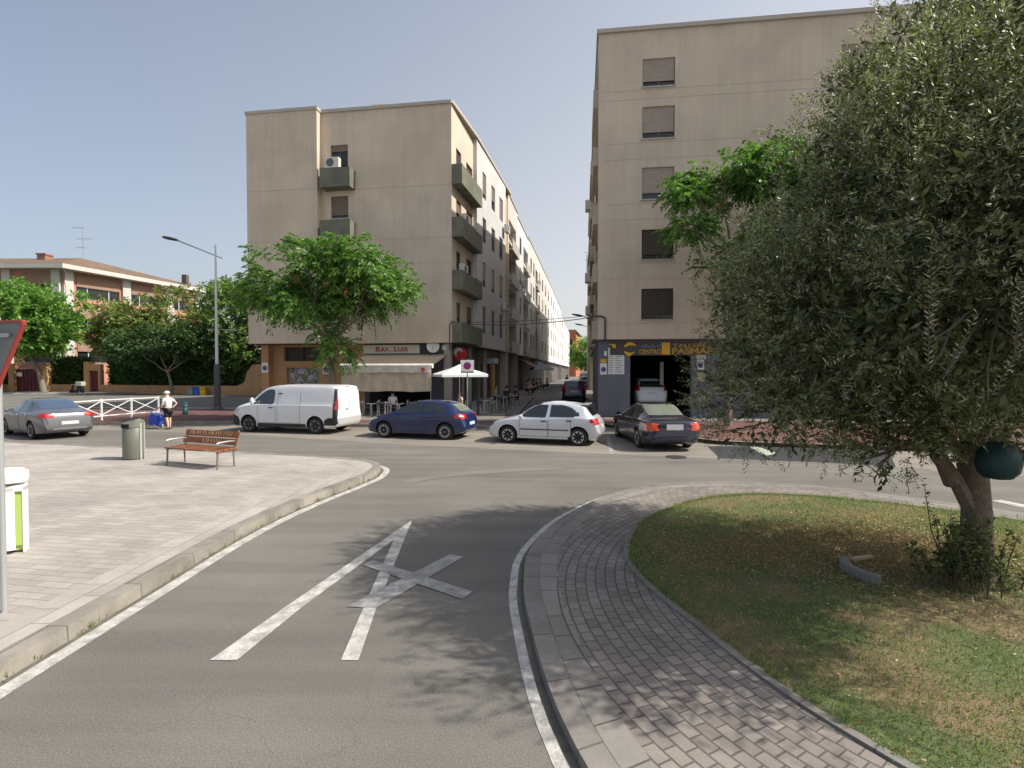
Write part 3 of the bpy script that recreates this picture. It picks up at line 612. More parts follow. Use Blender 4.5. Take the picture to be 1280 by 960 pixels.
# spray paint on the garage door: loose rounded strokes
cols = [mat('spray_black', (.02, .02, .025), .6), mat('spray_green', (.16, .2, .08), .6), mat('spray_lilac', (.45, .42, .55), .6)]
rr = random.Random(5)
mb = W()
for mi, cnt in ((0, 15), (1, 9), (2, 5)):
    for k in range(cnt):
        u, z = rr.uniform(gd[0] + .2, gd[1] - .2), rr.uniform(1.45, 2.5); a = rr.uniform(0, 6.28); q = []
        for j in range(6): q.append((u, z)); a += rr.uniform(-.2, 1.3); u = min(gd[1] - .08, max(gd[0] + .08, u + .09 * math.cos(a))); z = min(2.64, max(1.3, z + .09 * math.sin(a)))
        q = arc(q, 3); q1 = offset(q, .03 + .02 * mi); q2 = offset(q, -.03 - .02 * mi)
        mb.add([FRONT.p(a_, b_, GF - .197 + .002 * mi) for a_, b_ in q1] + [FRONT.p(a_, b_, GF - .197 + .002 * mi) for a_, b_ in q2], [(i, i + 1, len(q) + i + 1, len(q) + i) for i in range(len(q) - 1)], mi)
mb.build('graffiti', cols, gdo)
mb = W(); FRONT.box(mb, tr[0], tr[1], tr[2], tr[3], GF - .25, GF - .2); um = (tr[0] + tr[1]) / 2; FRONT.box(mb, um - .05, um + .05, tr[2], tr[3], GF - .2, GF - .12)
mb.build('transom', mat('dark_louvre', (.03, .022, .018), .6, var=.2, scale=20), cb)
def plate(name, fc, u0, u1, z0, z1, o, m, par, th=.02): mb = W(); fc.box(mb, u0, u1, z0, z1, o, o + th); return mb.build(name, m, par)
M_SIGNW = mat('sign_white', (.72, .72, .70), .5); M_BLUE = mat('sign_blue', (.03, .08, .35), .5); M_REDS = mat('sign_red', (.5, .02, .03), .5); M_YEL = mat('sign_yellow', (.75, .42, .03), .5); M_GREYT = mat('print_grey', (.2, .2, .22), .7)
def disc(name, fc, u, z, r, o, m, par, r0=0.0, n=24):
    mb = W()
    if r0 == 0: mb.add([fc.p(u + r * math.cos(2 * math.pi * i / n), z + r * math.sin(2 * math.pi * i / n), o) for i in range(n)], [tuple(range(n))])
    else: mb.add([fc.p(u + q * math.cos(2 * math.pi * i / n), z + q * math.sin(2 * math.pi * i / n), o) for q in (r0, r) for i in range(n)], [(i, (i + 1) % n, n + (i + 1) % n, n + i) for i in range(n)])
    return mb.build(name, m, par)
def noparking(fc, u, z, o, label, w=.42, h=.6, band=True, group='no parking plates on the walls'):
    x, y, _ = fc.p(u, z, o); r = empty('no_parking_plate', (x, y, z), 0, label, 'sign', group)
    plate('plate', fc, u - w / 2, u + w / 2, z - h / 2, z + h / 2, o, M_SIGNW, r, .012)
    dz = z - .03 if band else z
    disc('blue_disc', fc, u, dz, w * .34, o + .015, M_BLUE, r); disc('red_ring', fc, u, dz, w * .37, o + .017, M_REDS, r, w * .33)
    mb = W(); q = w * .22; t = w * .014; mb.add([fc.p(u - q - t, dz + q - t, o + .018), fc.p(u + q - t, dz - q - t, o + .018), fc.p(u + q + t, dz - q + t, o + .018), fc.p(u - q + t, dz + q + t, o + .018)], [(0, 1, 2, 3)]); mb.build('red_bar', M_REDS, r)
    return r
noparking(FRONT, FRONT.u_px(330), 2.72, GF + .455, 'small blue and white plate on the ochre pillar left of the spray painted garage door', .42, .62)
noparking(FRONT, FRONT.u_px(402), 2.62, GF + .005, 'small blue and white plate on the ochre wall right of the spray painted garage door', .42, .62)
# bar part
mb = W(); b0 = FRONT.u_px(457); b1 = FRONT.u_px(536)
FRONT.wall(mb, .1, OV - .03, [(b0, b1, .14, 2.75, 2.5)], u0=uA, u1=FRONT.L - .5, o=GF - .02)
SG = Facade(FRONT.p(FRONT.L - .5, 0, GF - .02)[:2], (Vector(FRONT.p(FRONT.L - .5, 0, GF - .02)[:2]) + DS * 3.2).to_tuple())
SG.wall(mb, .1, OV - .03)
mb.build('slate_bar_wall', M_SLATE, cb)
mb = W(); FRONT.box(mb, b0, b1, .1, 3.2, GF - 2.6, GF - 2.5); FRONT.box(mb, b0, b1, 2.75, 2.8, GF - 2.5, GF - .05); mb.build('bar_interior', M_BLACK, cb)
sb = tag(plate('bar_sign', FRONT, FRONT.u_px(450.5), FRONT.u_px(521.5), 3.56, 4.06, GF, mat('sign_cream', (.62, .60, .53), .5), None, .14), 'long cream sign board with red lettering above the awning', 'sign')
p = FRONT.p(FRONT.u_px(467), 3.66, GF + .145); fa = math.atan2(FRONT.d.y, FRONT.d.x); M_REDT = mat('letter_red', (.42, .03, .04), .5)
def ftext(parent, body, fc, u, z, o, size, m, bold=.0, sx=1.0, name='lettering'):
    x, y, zz = fc.p(u, z, o); g = origin(parent); a = math.atan2(fc.d.y, fc.d.x)
    return text_mesh(name, body, size, m, parent, (x - g.x, y - g.y, zz - g.z), (R(90), 0, a), extrude=.004, bold=bold, sx=sx)
u = FRONT.u_px(466)
for ch, szz in (('B', .40), ('A', .32), ('R', .32), ('.', .3), (' ', .2), ('L', .40), ('U', .32), ('I', .32), ('S', .32)):
    if ch != ' ':
        ftext(sb, ch, FRONT, u, 3.68, GF + .148, szz, M_REDT, .004 if ch == 'R' else .012, 1.25)
        if ch in 'BALI': # slab feet of the letters
            ftb = W(); FRONT.box(ftb, u - .015, u + .1 + (.05 if ch == 'A' else 0), 3.675, 3.70, GF + .145, GF + .153); ftb.build('serif', M_REDT, sb)
    u += {'B': .33, 'A': .29, 'R': .30, '.': .1, ' ': .12, 'L': .26, 'U': .29, 'I': .14, 'S': .2}[ch] * 1.0
# satellite dish and small box
x, y, z = FRONT.p(FRONT.u_px(540.5), 3.85, GF + .35); dr = empty('satellite_dish', (x, y, z), 0, 'white round satellite dish beside the cream bar sign', 'satellite dish')
mb = W(); mb.lathe([(.01, .08), (.2, .07), (.36, .0), (.37, .0), (.37, .012), (.2, .08), (.02, .1)], 24, (x, y - .1, z + .1), axis='y'); mb.build('dish', M_SIGNW, dr, smooth=True)
mb = W(); mb.tube([(x, y, z + .1), (x, y + .35, z - .1)], .02); mb.tube([(x, y - .1, z - .15), (x, y - .42, z + .1)], .012); mb.build('arm', M_METAL, dr)
tag(plate('junction_box', FRONT, FRONT.u_px(550), FRONT.u_px(555.5), 3.75, 4.02, GF, M_SIGNW, None, .1), 'small white junction box on the dark wall right of the dish', 'box')
mb = W(); q = FRONT.p(FRONT.L - .12, 0, .03); pts = [(q[0], q[1], 3.7), (q[0], q[1], 5.05)] + [(q[0] + .18 * (1 - math.cos(t)), q[1] - .03, 5.05 + .32 * math.sin(t)) for t in (.5, 1.0, 1.57)] + [(q[0] + .5, q[1] + .1, 5.25)]
mb.tube(pts, .03, 8); tag(mb.build('cable_riser_pipe', M_STEEL_D, smooth=True), 'dark bent pipe carrying the cables up the corner of the beige block', 'pipe')

# awning
au0, au1 = FRONT.u_px(452.5), FRONT.u_px(556); r = empty('awning', FRONT.p(au0, 0, GF), 0, 'beige bar awning with long fabric front hanging over the terrace', 'awning')
M_AWN = mat('awning_canvas', (.60, .48, .34), .9, var=.06, scale=5, stain=.15, stain_scale=1.0); M_AWN2 = mat('awning_roller', (.80, .76, .69), .7, var=.08, scale=6, stain=.25, stain_scale=2.5); M_AWN3 = mat('awning_curtain', (.64, .54, .42), .9, var=.06, scale=4, stain=.2, stain_scale=1.6)
m_front = 3.1; zf = 2.76; zb = 3.5
mb = W(); n = 12; vs = []
for i in range(n + 1):
    u = au0 + (au1 - au0) * i / n; sag = .04 * math.sin(i * 2.1)
    vs += [FRONT.p(u, zb, GF + .05), FRONT.p(u, (zb + zf) / 2 - .03 + sag * .3, GF + m_front / 2), FRONT.p(u, zf, GF + m_front)]
mb.add(vs, [(3 * i + k, 3 * i + 3 + k, 3 * i + 4 + k, 3 * i + 1 + k) for i in range(n) for k in (0, 1)]); mb.build('canvas', M_AWN, r, smooth=True)
mb = W(); mb.tube([FRONT.p(au0 - .08, zf + .02, GF + m_front + .02), FRONT.p(au1 + .08, zf + .02, GF + m_front + .02)], .125, 10); mb.build('front_roller', M_AWN2, r, smooth=True)
def cloth(name, z0, z1, o, m, wav, n=60):
    mb = W(); vs = []
    for i in range(n + 1):
        u = au0 + (au1 - au0) * i / n; vs += [FRONT.p(u, z1, o), FRONT.p(u, (z0 + z1) / 2, o + wav * math.sin(i * .9)), FRONT.p(u, z0 + wav * .6 * math.sin(i * .23), o + wav * 1.6 * math.sin(i * .55 + 1))]
    mb.add(vs, [(3 * i + k, 3 * i + 3 + k, 3 * i + 4 + k, 3 * i + 1 + k) for i in range(n) for k in (0, 1)]); return mb.build(name, m, r, smooth=True)
cloth('valance', zf - .33, zf - .02, GF + m_front + .12, M_AWN2, .015); cloth('curtain', 1.42, zf - .1, GF + m_front + .02, M_AWN3, .035)
mb = W()
for k in range(9): # scuffed print along the valance
    u = au0 + .15 + k * .09; FRONT.box(mb, u, u + .05, zf - .25 + .03 * (k % 3), zf - .13, GF + m_front + .135, GF + m_front + .14)
mb.build('valance_print', mat('faded_print', (.42, .33, .22), .8), r)
disc('red_emblem', FRONT, au1 - .42, zf - .18, .11, GF + m_front + .145, mat('emblem_red', (.5, .08, .05), .6), r)
mb = W()
for u in (au0 + .05, au1 - .05): mb.tube([FRONT.p(u, .14, GF + m_front - .02), FRONT.p(u, zf, GF + m_front - .02)], .022, 6); mb.bar(FRONT.p(u, zb - .05, GF + .05), FRONT.p(u, zf, GF + m_front), .04)
mb.build('awning_frame', M_METAL, r)

# ground floor along the street
PG = Facade(SIDE.p(.0, 0, -.75)[:2], SIDE.p(SIDE.L, 0, -.75)[:2])
mb = W(); hs = []; shops = [(2.2, 3.6), (4.6, 5.6), (6.3, 7.6), (8.4, 9.8), (10.6, 12.2), (13.0, 14.8)]
for a, b_ in shops: hs.append((a, b_, .2, 3.1, .2))
PG.wall(mb, .1, OV - .03, hs, u0=.9, o=0); mb.build('street_ground_floor', mat('dark_tile', (.10, .09, .08), .6, var=.2, scale=6), cb)
cs = [(.05, .05, .055), (.30, .29, .26), (.06, .13, .07), (.30, .27, .2), (.17, .045, .05), (.55, .33, .1)]
for i, (a, b_) in enumerate(shops): plate('shop_front', PG, a, b_, .2, 3.1, -.19, mat('shop%d' % i, cs[i], .5, var=.15, scale=3), cb, .03)
mb = W(); PG.box(mb, .45, .82, .1, OV - .03, .1, .5); mb.build('column', M_SILL, cb)
for k, u in enumerate((4.1, 6.0, 8.1, 10.2)): mb = W(); PG.box(mb, u - .14, u + .14, .1, OV - .03, .0, .18); mb.build('column', [M_SILL, M_CREAM, M_GREENISH, M_CREAM][k], cb)
rs = empty('round_bar_sign', PG.p(1.7, 3.55, .7), 0, 'round red and white sign projecting beside the corner column', 'sign')
FX = Facade(PG.p(1.7, 0, .2)[:2], PG.p(1.7, 0, 1.2)[:2])
mb = W(); mb.lathe([(.42, -.06), (.45, -.03), (.45, .03), (.42, .06)], 28, (0, 0, 0), axis='y'); mb.v = [FX.p(.5 + q[0], 3.55 + q[2], q[1]) for q in mb.v]; mb.build('casing', M_REDS, rs, smooth=True)
disc('white_crescent', FX, .42, 3.66, .28, .066, M_SIGNW, rs); disc('red_centre', FX, .52, 3.52, .22, .068, M_REDS, rs)
tag(plate('shop_fascia', PG, 2.2, 4.0, 2.62, 2.86, .06, mat('fascia_red', (.22, .03, .035), .5), None, .06), 'narrow dark red fascia above the first shop beyond the corner', 'sign')
tag(plate('shop_awning_box', PG, 10.4, 11.8, 3.1, 3.5, .1, mat('pale_blue_canvas', (.45, .52, .55), .8), None, .7), 'small pale blue canopy over a shop door in the side street', 'awning')

# ---- further blocks on the left of the street
def row_block(name, P0, P1, top, wallm, label, cols, rows_, tr_=None, parapet=None, depth=12, base=.3, gf=OV, terr=None):
    fc = Facade(P0, P1); b = bldg(name, P0[0], P0[1], label); hs = []
    for a, b_ in cols:
        for z0, z1 in rows_: hs.append((a, b_, z0, z1))
    th = []
    for a, b_ in (terr or []):
        for z in fl: th.append((a, b_, z + .95, z + 2.7, 1.3))
    mb = W(); fc.wall(mb, gf, top, hs + th, o=0, depth=.15)
    Facade(fc.p(0, 0, -depth)[:2], fc.p(0, 0, 0)[:2]).wall(mb, 0, top); Facade(fc.p(fc.L, 0, 0)[:2], fc.p(fc.L, 0, -depth)[:2]).wall(mb, 0, top)
    mb.build('wall', wallm, b)
    mb = W(); fc.box(mb, 0, fc.L, top, top + .15, -depth, .08); mb.build('roof', M_SILL, b)
    mb = W(); fc.wall(mb, .1, gf, o=-.7); fc.box(mb, 0, fc.L, gf - .04, gf, -.7, 0); mb.build('ground_floor', mat('shop_dark', (.09, .075, .065), .6, var=.3, scale=1.5), b)
    for i, (a, b_, z0, z1) in enumerate(hs): window(fc, b, a, b_, z0, z1, [.9, .5, .75, 1][(i * 7) % 4], [M_BLIND_D, M_BLIND, M_BLIND_L][i % 3], dep=.12, full=False)
    for i, (a, b_, z0, z1, d_) in enumerate(th):
        mb = W(); fc.box(mb, a, b_, z0 - .95, z0 - .85, -.2, .35); fc.box(mb, a, b_, z0 - .85, z0 + .05, .29, .35); fc.box(mb, a + .01, b_ - .01, z0, z1, -1.3, -1.25, 1)
        mb.build('balcony', [wallm if i % 3 else M_SILL, M_BLIND_D], b)
    return b, fc
R4 = [(5.3, 7.0), (8.35, 10.05), (11.4, 13.1), (14.45, 16.15)]
P0 = (-.35, 45.5); dB = Vector((.149, .9888)); P = lambda t: (P0[0] + dB.x * t, P0[1] + dB.y * t)
b2, f2 = row_block('terrace_building', P(0), P(6.0), 17.95, M_CREAM, 'narrow cream block with deep dark balconies next to the corner block', [], [], terr=[(.5, 4.9)])
b3, f3 = row_block('white_building', P(6.0), P(15.2), 17.6, M_WHITEP, 'white block with two window columns and stacked loggias beyond the cream one', [(1.5, 2.9)], R4, terr=[(4.6, 8.6)])
b4, f4 = row_block('pale_building', P(15.2), P(46.9), 17.9, M_CREAM, 'long pale block with many windows halfway down the side street', [(2, 3.4), (5, 6.4), (12, 13.5), (17, 18.6), (22.5, 24.2), (28, 29.8)], R4, terr=[(7.8, 10.5)])
dC = Vector((.1421, .9899)); Q0 = (6.64, 91.8); Q = lambda t: (Q0[0] + dC.x * t, Q0[1] + dC.y * t)
b5, f5 = row_block('sunlit_building', Q(0), Q(42), 17.9, M_WHITEP, 'sunlit white block far down the left side of the street', [(3, 5), (9, 11), (15, 17), (22, 24), (29, 31), (36, 38)], R4)
b6, f6 = row_block('distant_building', Q(42), Q(106), 16.8, M_WHITEP, 'furthest white block on the left side of the street', [(5, 8), (16, 19), (28, 31), (40, 43), (52, 55)], R4)
for bb, ff, us in ((b2, f2, (1, 3)), (b4, f4, (4, 14, 24)), (b5, f5, (6, 25))):
    for i, u in enumerate(us): mb = W(); ff.box(mb, u, u + 2.2, 18.0, 18.9, -3, -.5); mb.build('rooftop_hut', M_BROWN, bb)
for ff, u, z, t in ((f3, 3.6, 11.3, 'on the white block'), (f4, 9, 8.2, 'low on the long pale block'), (f4, 11, 14.2, 'high on the long pale block')): ac_unit(ff, u, z, .2, 'small air conditioner ' + t + ' in the side street')
mb = W(); ob = bldg('brick_building', 22.2, 206, 'orange brick block closing the far end of the side street')
OF = Facade((21.6, 206), (25.2, 205.4)); OF.wall(mb, 0, 18.6); Facade((25.2, 205.4), (33, 245)).wall(mb, 0, 17.0); mb.build('wall', mat('orange_brick', (.42, .15, .075), .9, var=.15, scale=2), ob)
mb = W(); mb.prism([(21.6, 206), (25.2, 205.4), (33, 245), (24, 246)], 18.6, 18.9); mb.build('roof', M_ROOF, ob)
mb = W(); OF.box(mb, 1.2, 2.2, 5, 15, -.05, .04); mb.build('window_strip', M_BLIND_D, ob)
ob = bldg('cream_tower', 26, 232, 'pale cream block behind the orange one at the street end'); mb = W(); mb.box(26.5, 38, 232, 240, 0, 15.2); mb.build('wall', M_CREAM, ob)
mb = W()
for i in range(4):
    for j in range(4): mb.box(27.3 + i * 2.4, 28.5 + i * 2.4, 231.93, 232.02, 2.5 + j * 3.1, 4.2 + j * 3.1)
mb.build('windows', M_BLIND_D, ob); mb = W(); mb.box(26.3, 38.2, 231.8, 240.2, 15.2, 15.5); mb.build('roof', M_ROOF, ob)

# ---- right corner building (workshop)
RC = Vector((4.44, 27.0)); RD = Vector((.9921, -.1253)); RTOP = 19.7
RF = Facade(RC, RC + RD * 24); sdir = Vector((.134, .991)); RS_ = Facade(RC + sdir * 30, RC)
rb = bldg('workshop_building', RC.x, RC.y, 'beige corner block of flats over the car workshop, right of the side street')
wr = [(5.15, 6.72), (8.2, 9.72), (11.25, 12.85), (14.3, 15.9), (17.3 - .02, 18.6)]
wcol = [(RF.u_px(801), RF.u_px(841)), (11.6, 13.2), (17.5, 19.1)]
hs = [(a, b_, z0, z1) for a, b_ in wcol for z0, z1 in wr[:4]] + [(a, b_, 16.9, 18.3) for a, b_ in wcol]
mb = W(); RF.wall(mb, OV, RTOP, hs, depth=.18)
sfl = [4.2, 7.22, 10.25, 13.3, 16.3]
lh = [(a, b_, z + .95, z + 2.75, 1.2) for a, b_ in ((24.6, 29.4), (14, 20), (3, 9)) for z in sfl]
RS_.wall(mb, OV, RTOP, lh); Facade(RF.p(24, 0, 0)[:2], RF.p(24, 0, -14)[:2]).wall(mb, 0, RTOP)
Facade(RS_.p(0, 0, -12)[:2], RS_.p(0, 0, 0)[:2]).wall(mb, 0, RTOP)
mb.build('wall', M_BEIGE, rb)
mb = W()
for z in (7.22, 8.0, 10.25, 11.05, 13.3, 14.1, 16.3, 16.75, 4.95): RF.box(mb, .3, RF.L - .1, z - .015, z + .015, -.01, .006)
mb.build('plaster_joints', M_JOINT, rb)
for i, (a, b_, z0, z1) in enumerate(hs): window(RF, rb, a, b_, z0, z1, .84 if i in (0, 1) else .8, M_BLIND_D if i in (0, 1, 5) else M_BLIND_L, dep=.13)
for (a, b_, z0, z1, d_) in lh:
    mb = W(); RS_.box(mb, a + .01, b_ - .01, z0, z1, -1.2, -1.15); mb.build('loggia_back', M_BLIND_D, rb)
    mb = W(); RS_.box(mb, a, b_, z0 - .95, z0, .0, .25); mb.build('loggia_parapet', M_BEIGE, rb)
mb = W(); mb.prism([RF.p(-.1, 0, .12)[:2], RF.p(24.1, 0, .12)[:2], RF.p(24.1, 0, -14)[:2], RS_.p(0, 0, -12)[:2], RS_.p(0, 0, .12)[:2]], RTOP, RTOP + .2); mb.build('roof', M_SILL, rb)
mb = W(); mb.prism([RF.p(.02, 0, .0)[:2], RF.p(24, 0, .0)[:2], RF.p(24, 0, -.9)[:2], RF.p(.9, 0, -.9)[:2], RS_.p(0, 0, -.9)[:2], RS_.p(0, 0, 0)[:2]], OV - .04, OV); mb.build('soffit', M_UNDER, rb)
# projecting things on the street side, seen edge on
ac_unit(RS_, 22, 13.2, .45, 'air conditioner projecting over the street from the workshop block, upper one'); ac_unit(RS_, 21, 8.6, .45, 'air conditioner projecting over the street from the workshop block, middle one')
ac_unit(RS_, 19, 6.6, .4, 'air conditioner projecting over the street from the workshop block, lowest one')
lr = empty('clothes_rack', RS_.p(20, 10.2, .3), 0, 'washing hung out over the street from a loggia of the workshop block', 'washing')
mb = W()
for k in range(4): RS_.box(mb, 19 + k * .5, 19.35 + k * .5, 9.6 - .2 * (k % 2), 10.6, .35 + .05 * k, .37 + .05 * k)
mb.build('clothes', mat('dark_cloth', (.05, .06, .07), .9), lr)
mb = W(); mb.bar(RS_.p(18.8, 10.62, .0), RS_.p(18.8, 10.62, .7), .02); mb.bar(RS_.p(21.2, 10.62, .0), RS_.p(21.2, 10.62, .7), .02); mb.bar(RS_.p(18.8, 10.62, .36), RS_.p(21.2, 10.62, .36), .02); mb.build('rail', M_METAL, lr)
# workshop ground floor with open bay
GO = -.35
d0, d1, dz = RF.u_px(788.5), RF.u_px(866), 3.32
sh_ = (RF.u_px(897), RF.u_px(897) + 1.6, 1.4, 3.0)
mb = W(); RF.wall(mb, .1, OV - .04, [(d0, d1, .1, dz, .35), sh_, (12.5, 15.5, .1, 3.2, .3), (17.5, 20.5, .1, 3.2, .3)], u0=.05, o=GO)
Facade((RC + sdir * 12).to_tuple(), RF.p(.05, 0, GO)[:2]).wall(mb, .1, OV - .04)
mb.build('workshop_wall', M_GARAGE, rb)
window(RF, rb, sh_[0], sh_[1], sh_[2], sh_[3], .15, M_BLIND_D, o=GO)
for a in (12.5, 17.5): plate('roller_shutter', RF, a, a + 3, .13, 3.2, GO - .28, blind_mat('shutter_grey', (.2, .2, .2)) if 'shutter_grey' not in MATS else MATS['shutter_grey'], rb, .03)
mb = W(); Z1 = 3.9
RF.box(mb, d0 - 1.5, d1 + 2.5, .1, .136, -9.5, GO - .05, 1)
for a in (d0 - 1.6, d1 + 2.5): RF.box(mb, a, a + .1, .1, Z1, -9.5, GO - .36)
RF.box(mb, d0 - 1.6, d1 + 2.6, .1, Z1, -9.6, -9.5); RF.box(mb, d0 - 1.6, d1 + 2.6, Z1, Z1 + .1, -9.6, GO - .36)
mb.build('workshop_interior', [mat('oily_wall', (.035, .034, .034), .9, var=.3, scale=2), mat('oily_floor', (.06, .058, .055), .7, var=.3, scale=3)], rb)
mb = W(); up = RF.u_px(834) ; RF.box(mb, up - .09, up + .09, .136, 3.0, -1.9, -1.7); mb.build('lift_post', mat('pale_post', (.30, .31, .22), .7), rb)
# workshop lettering band
fs = empty('workshop_sign', RF.p(RF.u_px(765), 3.4, GO), 0, 'long dark sign band with yellow lettering above the workshop door', 'sign')
s0, s1 = RF.u_px(763), RF.u_px(951)
plate('board', RF, s0, s1, 3.34, 4.0, GO, mat('sign_dark_band', (.075, .06, .05), .6), fs, .05)
plate('yellow_panel', RF, RF.u_px(828), RF.u_px(838.5), 3.36, 3.98, GO + .052, M_YEL, fs, .01)
M_YT = mat('letter_ochre', (.48, .29, .035), .5); M_BT = mat('letter_blue', (.12, .15, .3), .5)
ftext(fs, 'TALLERES', RF, RF.u_px(842), 3.73, GO + .056, .27, M_YT, .004, 1.62)
ftext(fs, 'PASMART', RF, RF.u_px(840.5), 3.40, GO + .056, .42, M_YT, .012, 1.35)
ftext(fs, 'CENTRO', RF, RF.u_px(799.5), 3.40, GO + .056, .33, M_YT, .01, .84)
mb = W()
for k in range(9): uu = RF.u_px(802) + k * .115; RF.box(mb, uu, uu + .07, 3.72, 3.80 + .05 * (k % 3), GO + .05, GO + .056)
mb.build('worn_blue_print', M_BT, fs)
# the swoosh emblem: two crescent strokes
mb = W(); uc = RF.u_px(788)
for (zz, w_, tilt, sgn) in ((3.78, .62, .04, 1), (3.52, .52, -.02, -1)):
    q = [(uc - .3 + w_ * t, zz + sgn * .13 * math.sin(math.pi * t) + tilt * t) for t in [i / 12 for i in range(13)]]; hh = [.02 + .075 * math.sin(math.pi * (i / 12) ** .7) for i in range(13)]
    mb.add([RF.p(a, b_ + h, GO + .056) for (a, b_), h in zip(q, hh)] + [RF.p(a, b_ - h, GO + .056) for (a, b_), h in zip(q, hh)], [(i, i + 1, 13 + i + 1, 13 + i) for i in range(12)])
mb.build('emblem', M_YEL, fs)
mb = W(); RF.box(mb, RF.u_px(766), RF.u_px(770), 3.72, 3.9, GO + .051, GO + .056); RF.box(mb, RF.u_px(762.0), RF.u_px(768), 3.86, 3.92, GO + .051, GO + .057); mb.build('small_emblem', M_YEL, fs)
lb = empty('price_board', RF.p(RF.u_px(770), 2.4, GO), 0, 'white board of printed lines on the workshop wall left of the door', 'sign')
plate('board', RF, RF.u_px(760.5), RF.u_px(781), 2.34, 3.72, GO + .01, M_SIGNW, lb, .03)
mb = W()
for k in range(11):
    z = 3.62 - k * .115; RF.box(mb, RF.u_px(761.5), RF.u_px(761.5) + .22, z - .02, z + .012, GO + .041, GO + .043); RF.box(mb, RF.u_px(769.5), RF.u_px(769.5) + [.38, .22, .3, .36, .2, .34, .28, .38, .3, .25, .36][k], z - .02, z + .012, GO + .041, GO + .043)
mb.build('printed_lines', M_GREYT, lb)
noparking(RF, RF.u_px(754.7), 2.62, GO + .005, 'no parking plate below a yellow panel on the workshop corner', .36, .6)
tag(plate('yellow_plate', RF, RF.u_px(751), RF.u_px(758.5), 2.95, 3.13, GO, M_YEL, None, .012), 'small yellow plate on the workshop corner above the no parking plate', 'sign')
tag(plate('wall_lamp', RF, RF.u_px(755.5), RF.u_px(758.8), 3.3, 3.55, GO, M_SIGNW, None, .18), 'small white box lamp on the workshop corner', 'lamp')
noparking(RF, RF.u_px(877.5), 2.83, GO + .005, 'no parking plate on the grey pillar right of the workshop door', .36, .52)
tag(plate('notice', RF, RF.u_px(872), RF.u_px(884), 3.12, 3.34, GO, mat('notice_pale', (.5, .5, .46), .6), None, .012), 'pale notice at the top of the grey pillar right of the workshop door', 'sign')
tag(plate('lower_notice', RF, RF.u_px(872), RF.u_px(883), 1.98, 2.45, GO, mat('notice_ochre', (.42, .4, .25), .6, var=.2, scale=8), None, .012), 'pale ochre notice below the no parking plate on the grey pillar', 'sign')
# pipe on the corner, overhead cables, street lamps on brackets
mb = W(); q = RF.p(RF.u_px(756.3), 0, .05); e = RS_.p(28.6, 5.45, .35)
mb.tube([(q[0], q[1], 4.1), (q[0], q[1], 5.15), (q[0] - .05, q[1], 5.28), (q[0] - .2, q[1], 5.33), (q[0] - .6, q[1] - .02, 5.33), (q[0] - .95, q[1], 5.2)], .05, 8)
tag(mb.build('cable_bracket', M_STEEL_D, smooth=True), 'thick dark pipe bent over the corner of the workshop block', 'pipe')
def cable(a, b_, sag, rad, label, grp='overhead cables'):
    pts = [(a[0] + (b_[0] - a[0]) * t, a[1] + (b_[1] - a[1]) * t, a[2] + (b_[2] - a[2]) * t - sag * 4 * t * (1 - t)) for t in [i / 14 for i in range(15)]]
    mb = MB(); mb.tube(pts, rad, 5); return tag(mb.build('cable', mat('cable_black', (.06, .06, .07), .6), smooth=True), label, 'cable', grp)
cable((C.x + .35, C.y + .1, 5.25), (q[0] - .6, q[1], 5.3), .22, .022, 'lower thick cable slung across the mouth of the side street')
cable((C.x + .3, C.y + .15, 5.32), (q[0] - .6, q[1], 5.38), .1, .014, 'upper thin cable slung across the mouth of the side street')
for (u, z, lab) in ((17, 6.7, 'street lamp on a wall arm over the side street, nearer one'), (1, 7.4, 'street lamp on a wall arm over the side street, further one')):
    x, y, _ = RS_.p(u, z, 0); r = empty('wall_street_lamp', (x, y, z), 0, lab, 'street lamp', 'street lamps on wall arms')
    mb = W(); mb.tube([(x, y, z - .3), (x - .7, y, z)], .03, 6); mb.build('arm', M_METAL, r)
    mb = W(); mb.M = Matrix.Translation((x - 1.15, y, z + .08)) @ Matrix.Rotation(R(10), 4, 'Y'); mb.lathe([(.02, -.5), (.12, -.35), (.17, 0), (.12, .35), (.04, .5)], 10, axis='x', sx=1, sy=.5); mb.build('lamp_head', M_STEEL_D, r, smooth=True)
# ------------------------------------------------------------------ cars
def paint(name, col, metal=.0, rough=.35): return mat(name, col, rough, var=.03, scale=3, metal=metal, spec=.5, coat=.8)
M_TYRE = mat('tyre_rubber', (.018, .018, .018), .85); M_RIM = mat('rim_silver', (.62, .62, .62), .4, metal=.6); M_RIMD = mat('rim_dark', (.05, .05, .05), .6)
M_CGLASS = mat('car_glass', (.018, .022, .022), .04, spec=.8, coat=.6); M_CGLASSG = mat('car_glass_sky', (.16, .18, .15), .25, spec=.7, var=.15, scale=4)  # second glass: pale sky reflection painted into its colour
M_TRIM = mat('black_trim', (.022, .022, .024), .6); M_LAMP = mat('tail_lamp', (.42, .012, .012), .15, coat=.7); M_LAMPO = mat('tail_lamp_orange', (.6, .07, .025), .15, coat=.7); M_HEAD = mat('head_lamp', (.45, .47, .5), .12, spec=.9, coat=.7)
M_PLATE = mat('plate_blurred', (.55, .56, .56), .5, var=.12, scale=9); M_UNDERC = mat('underbody', (.01, .01, .01), .9)

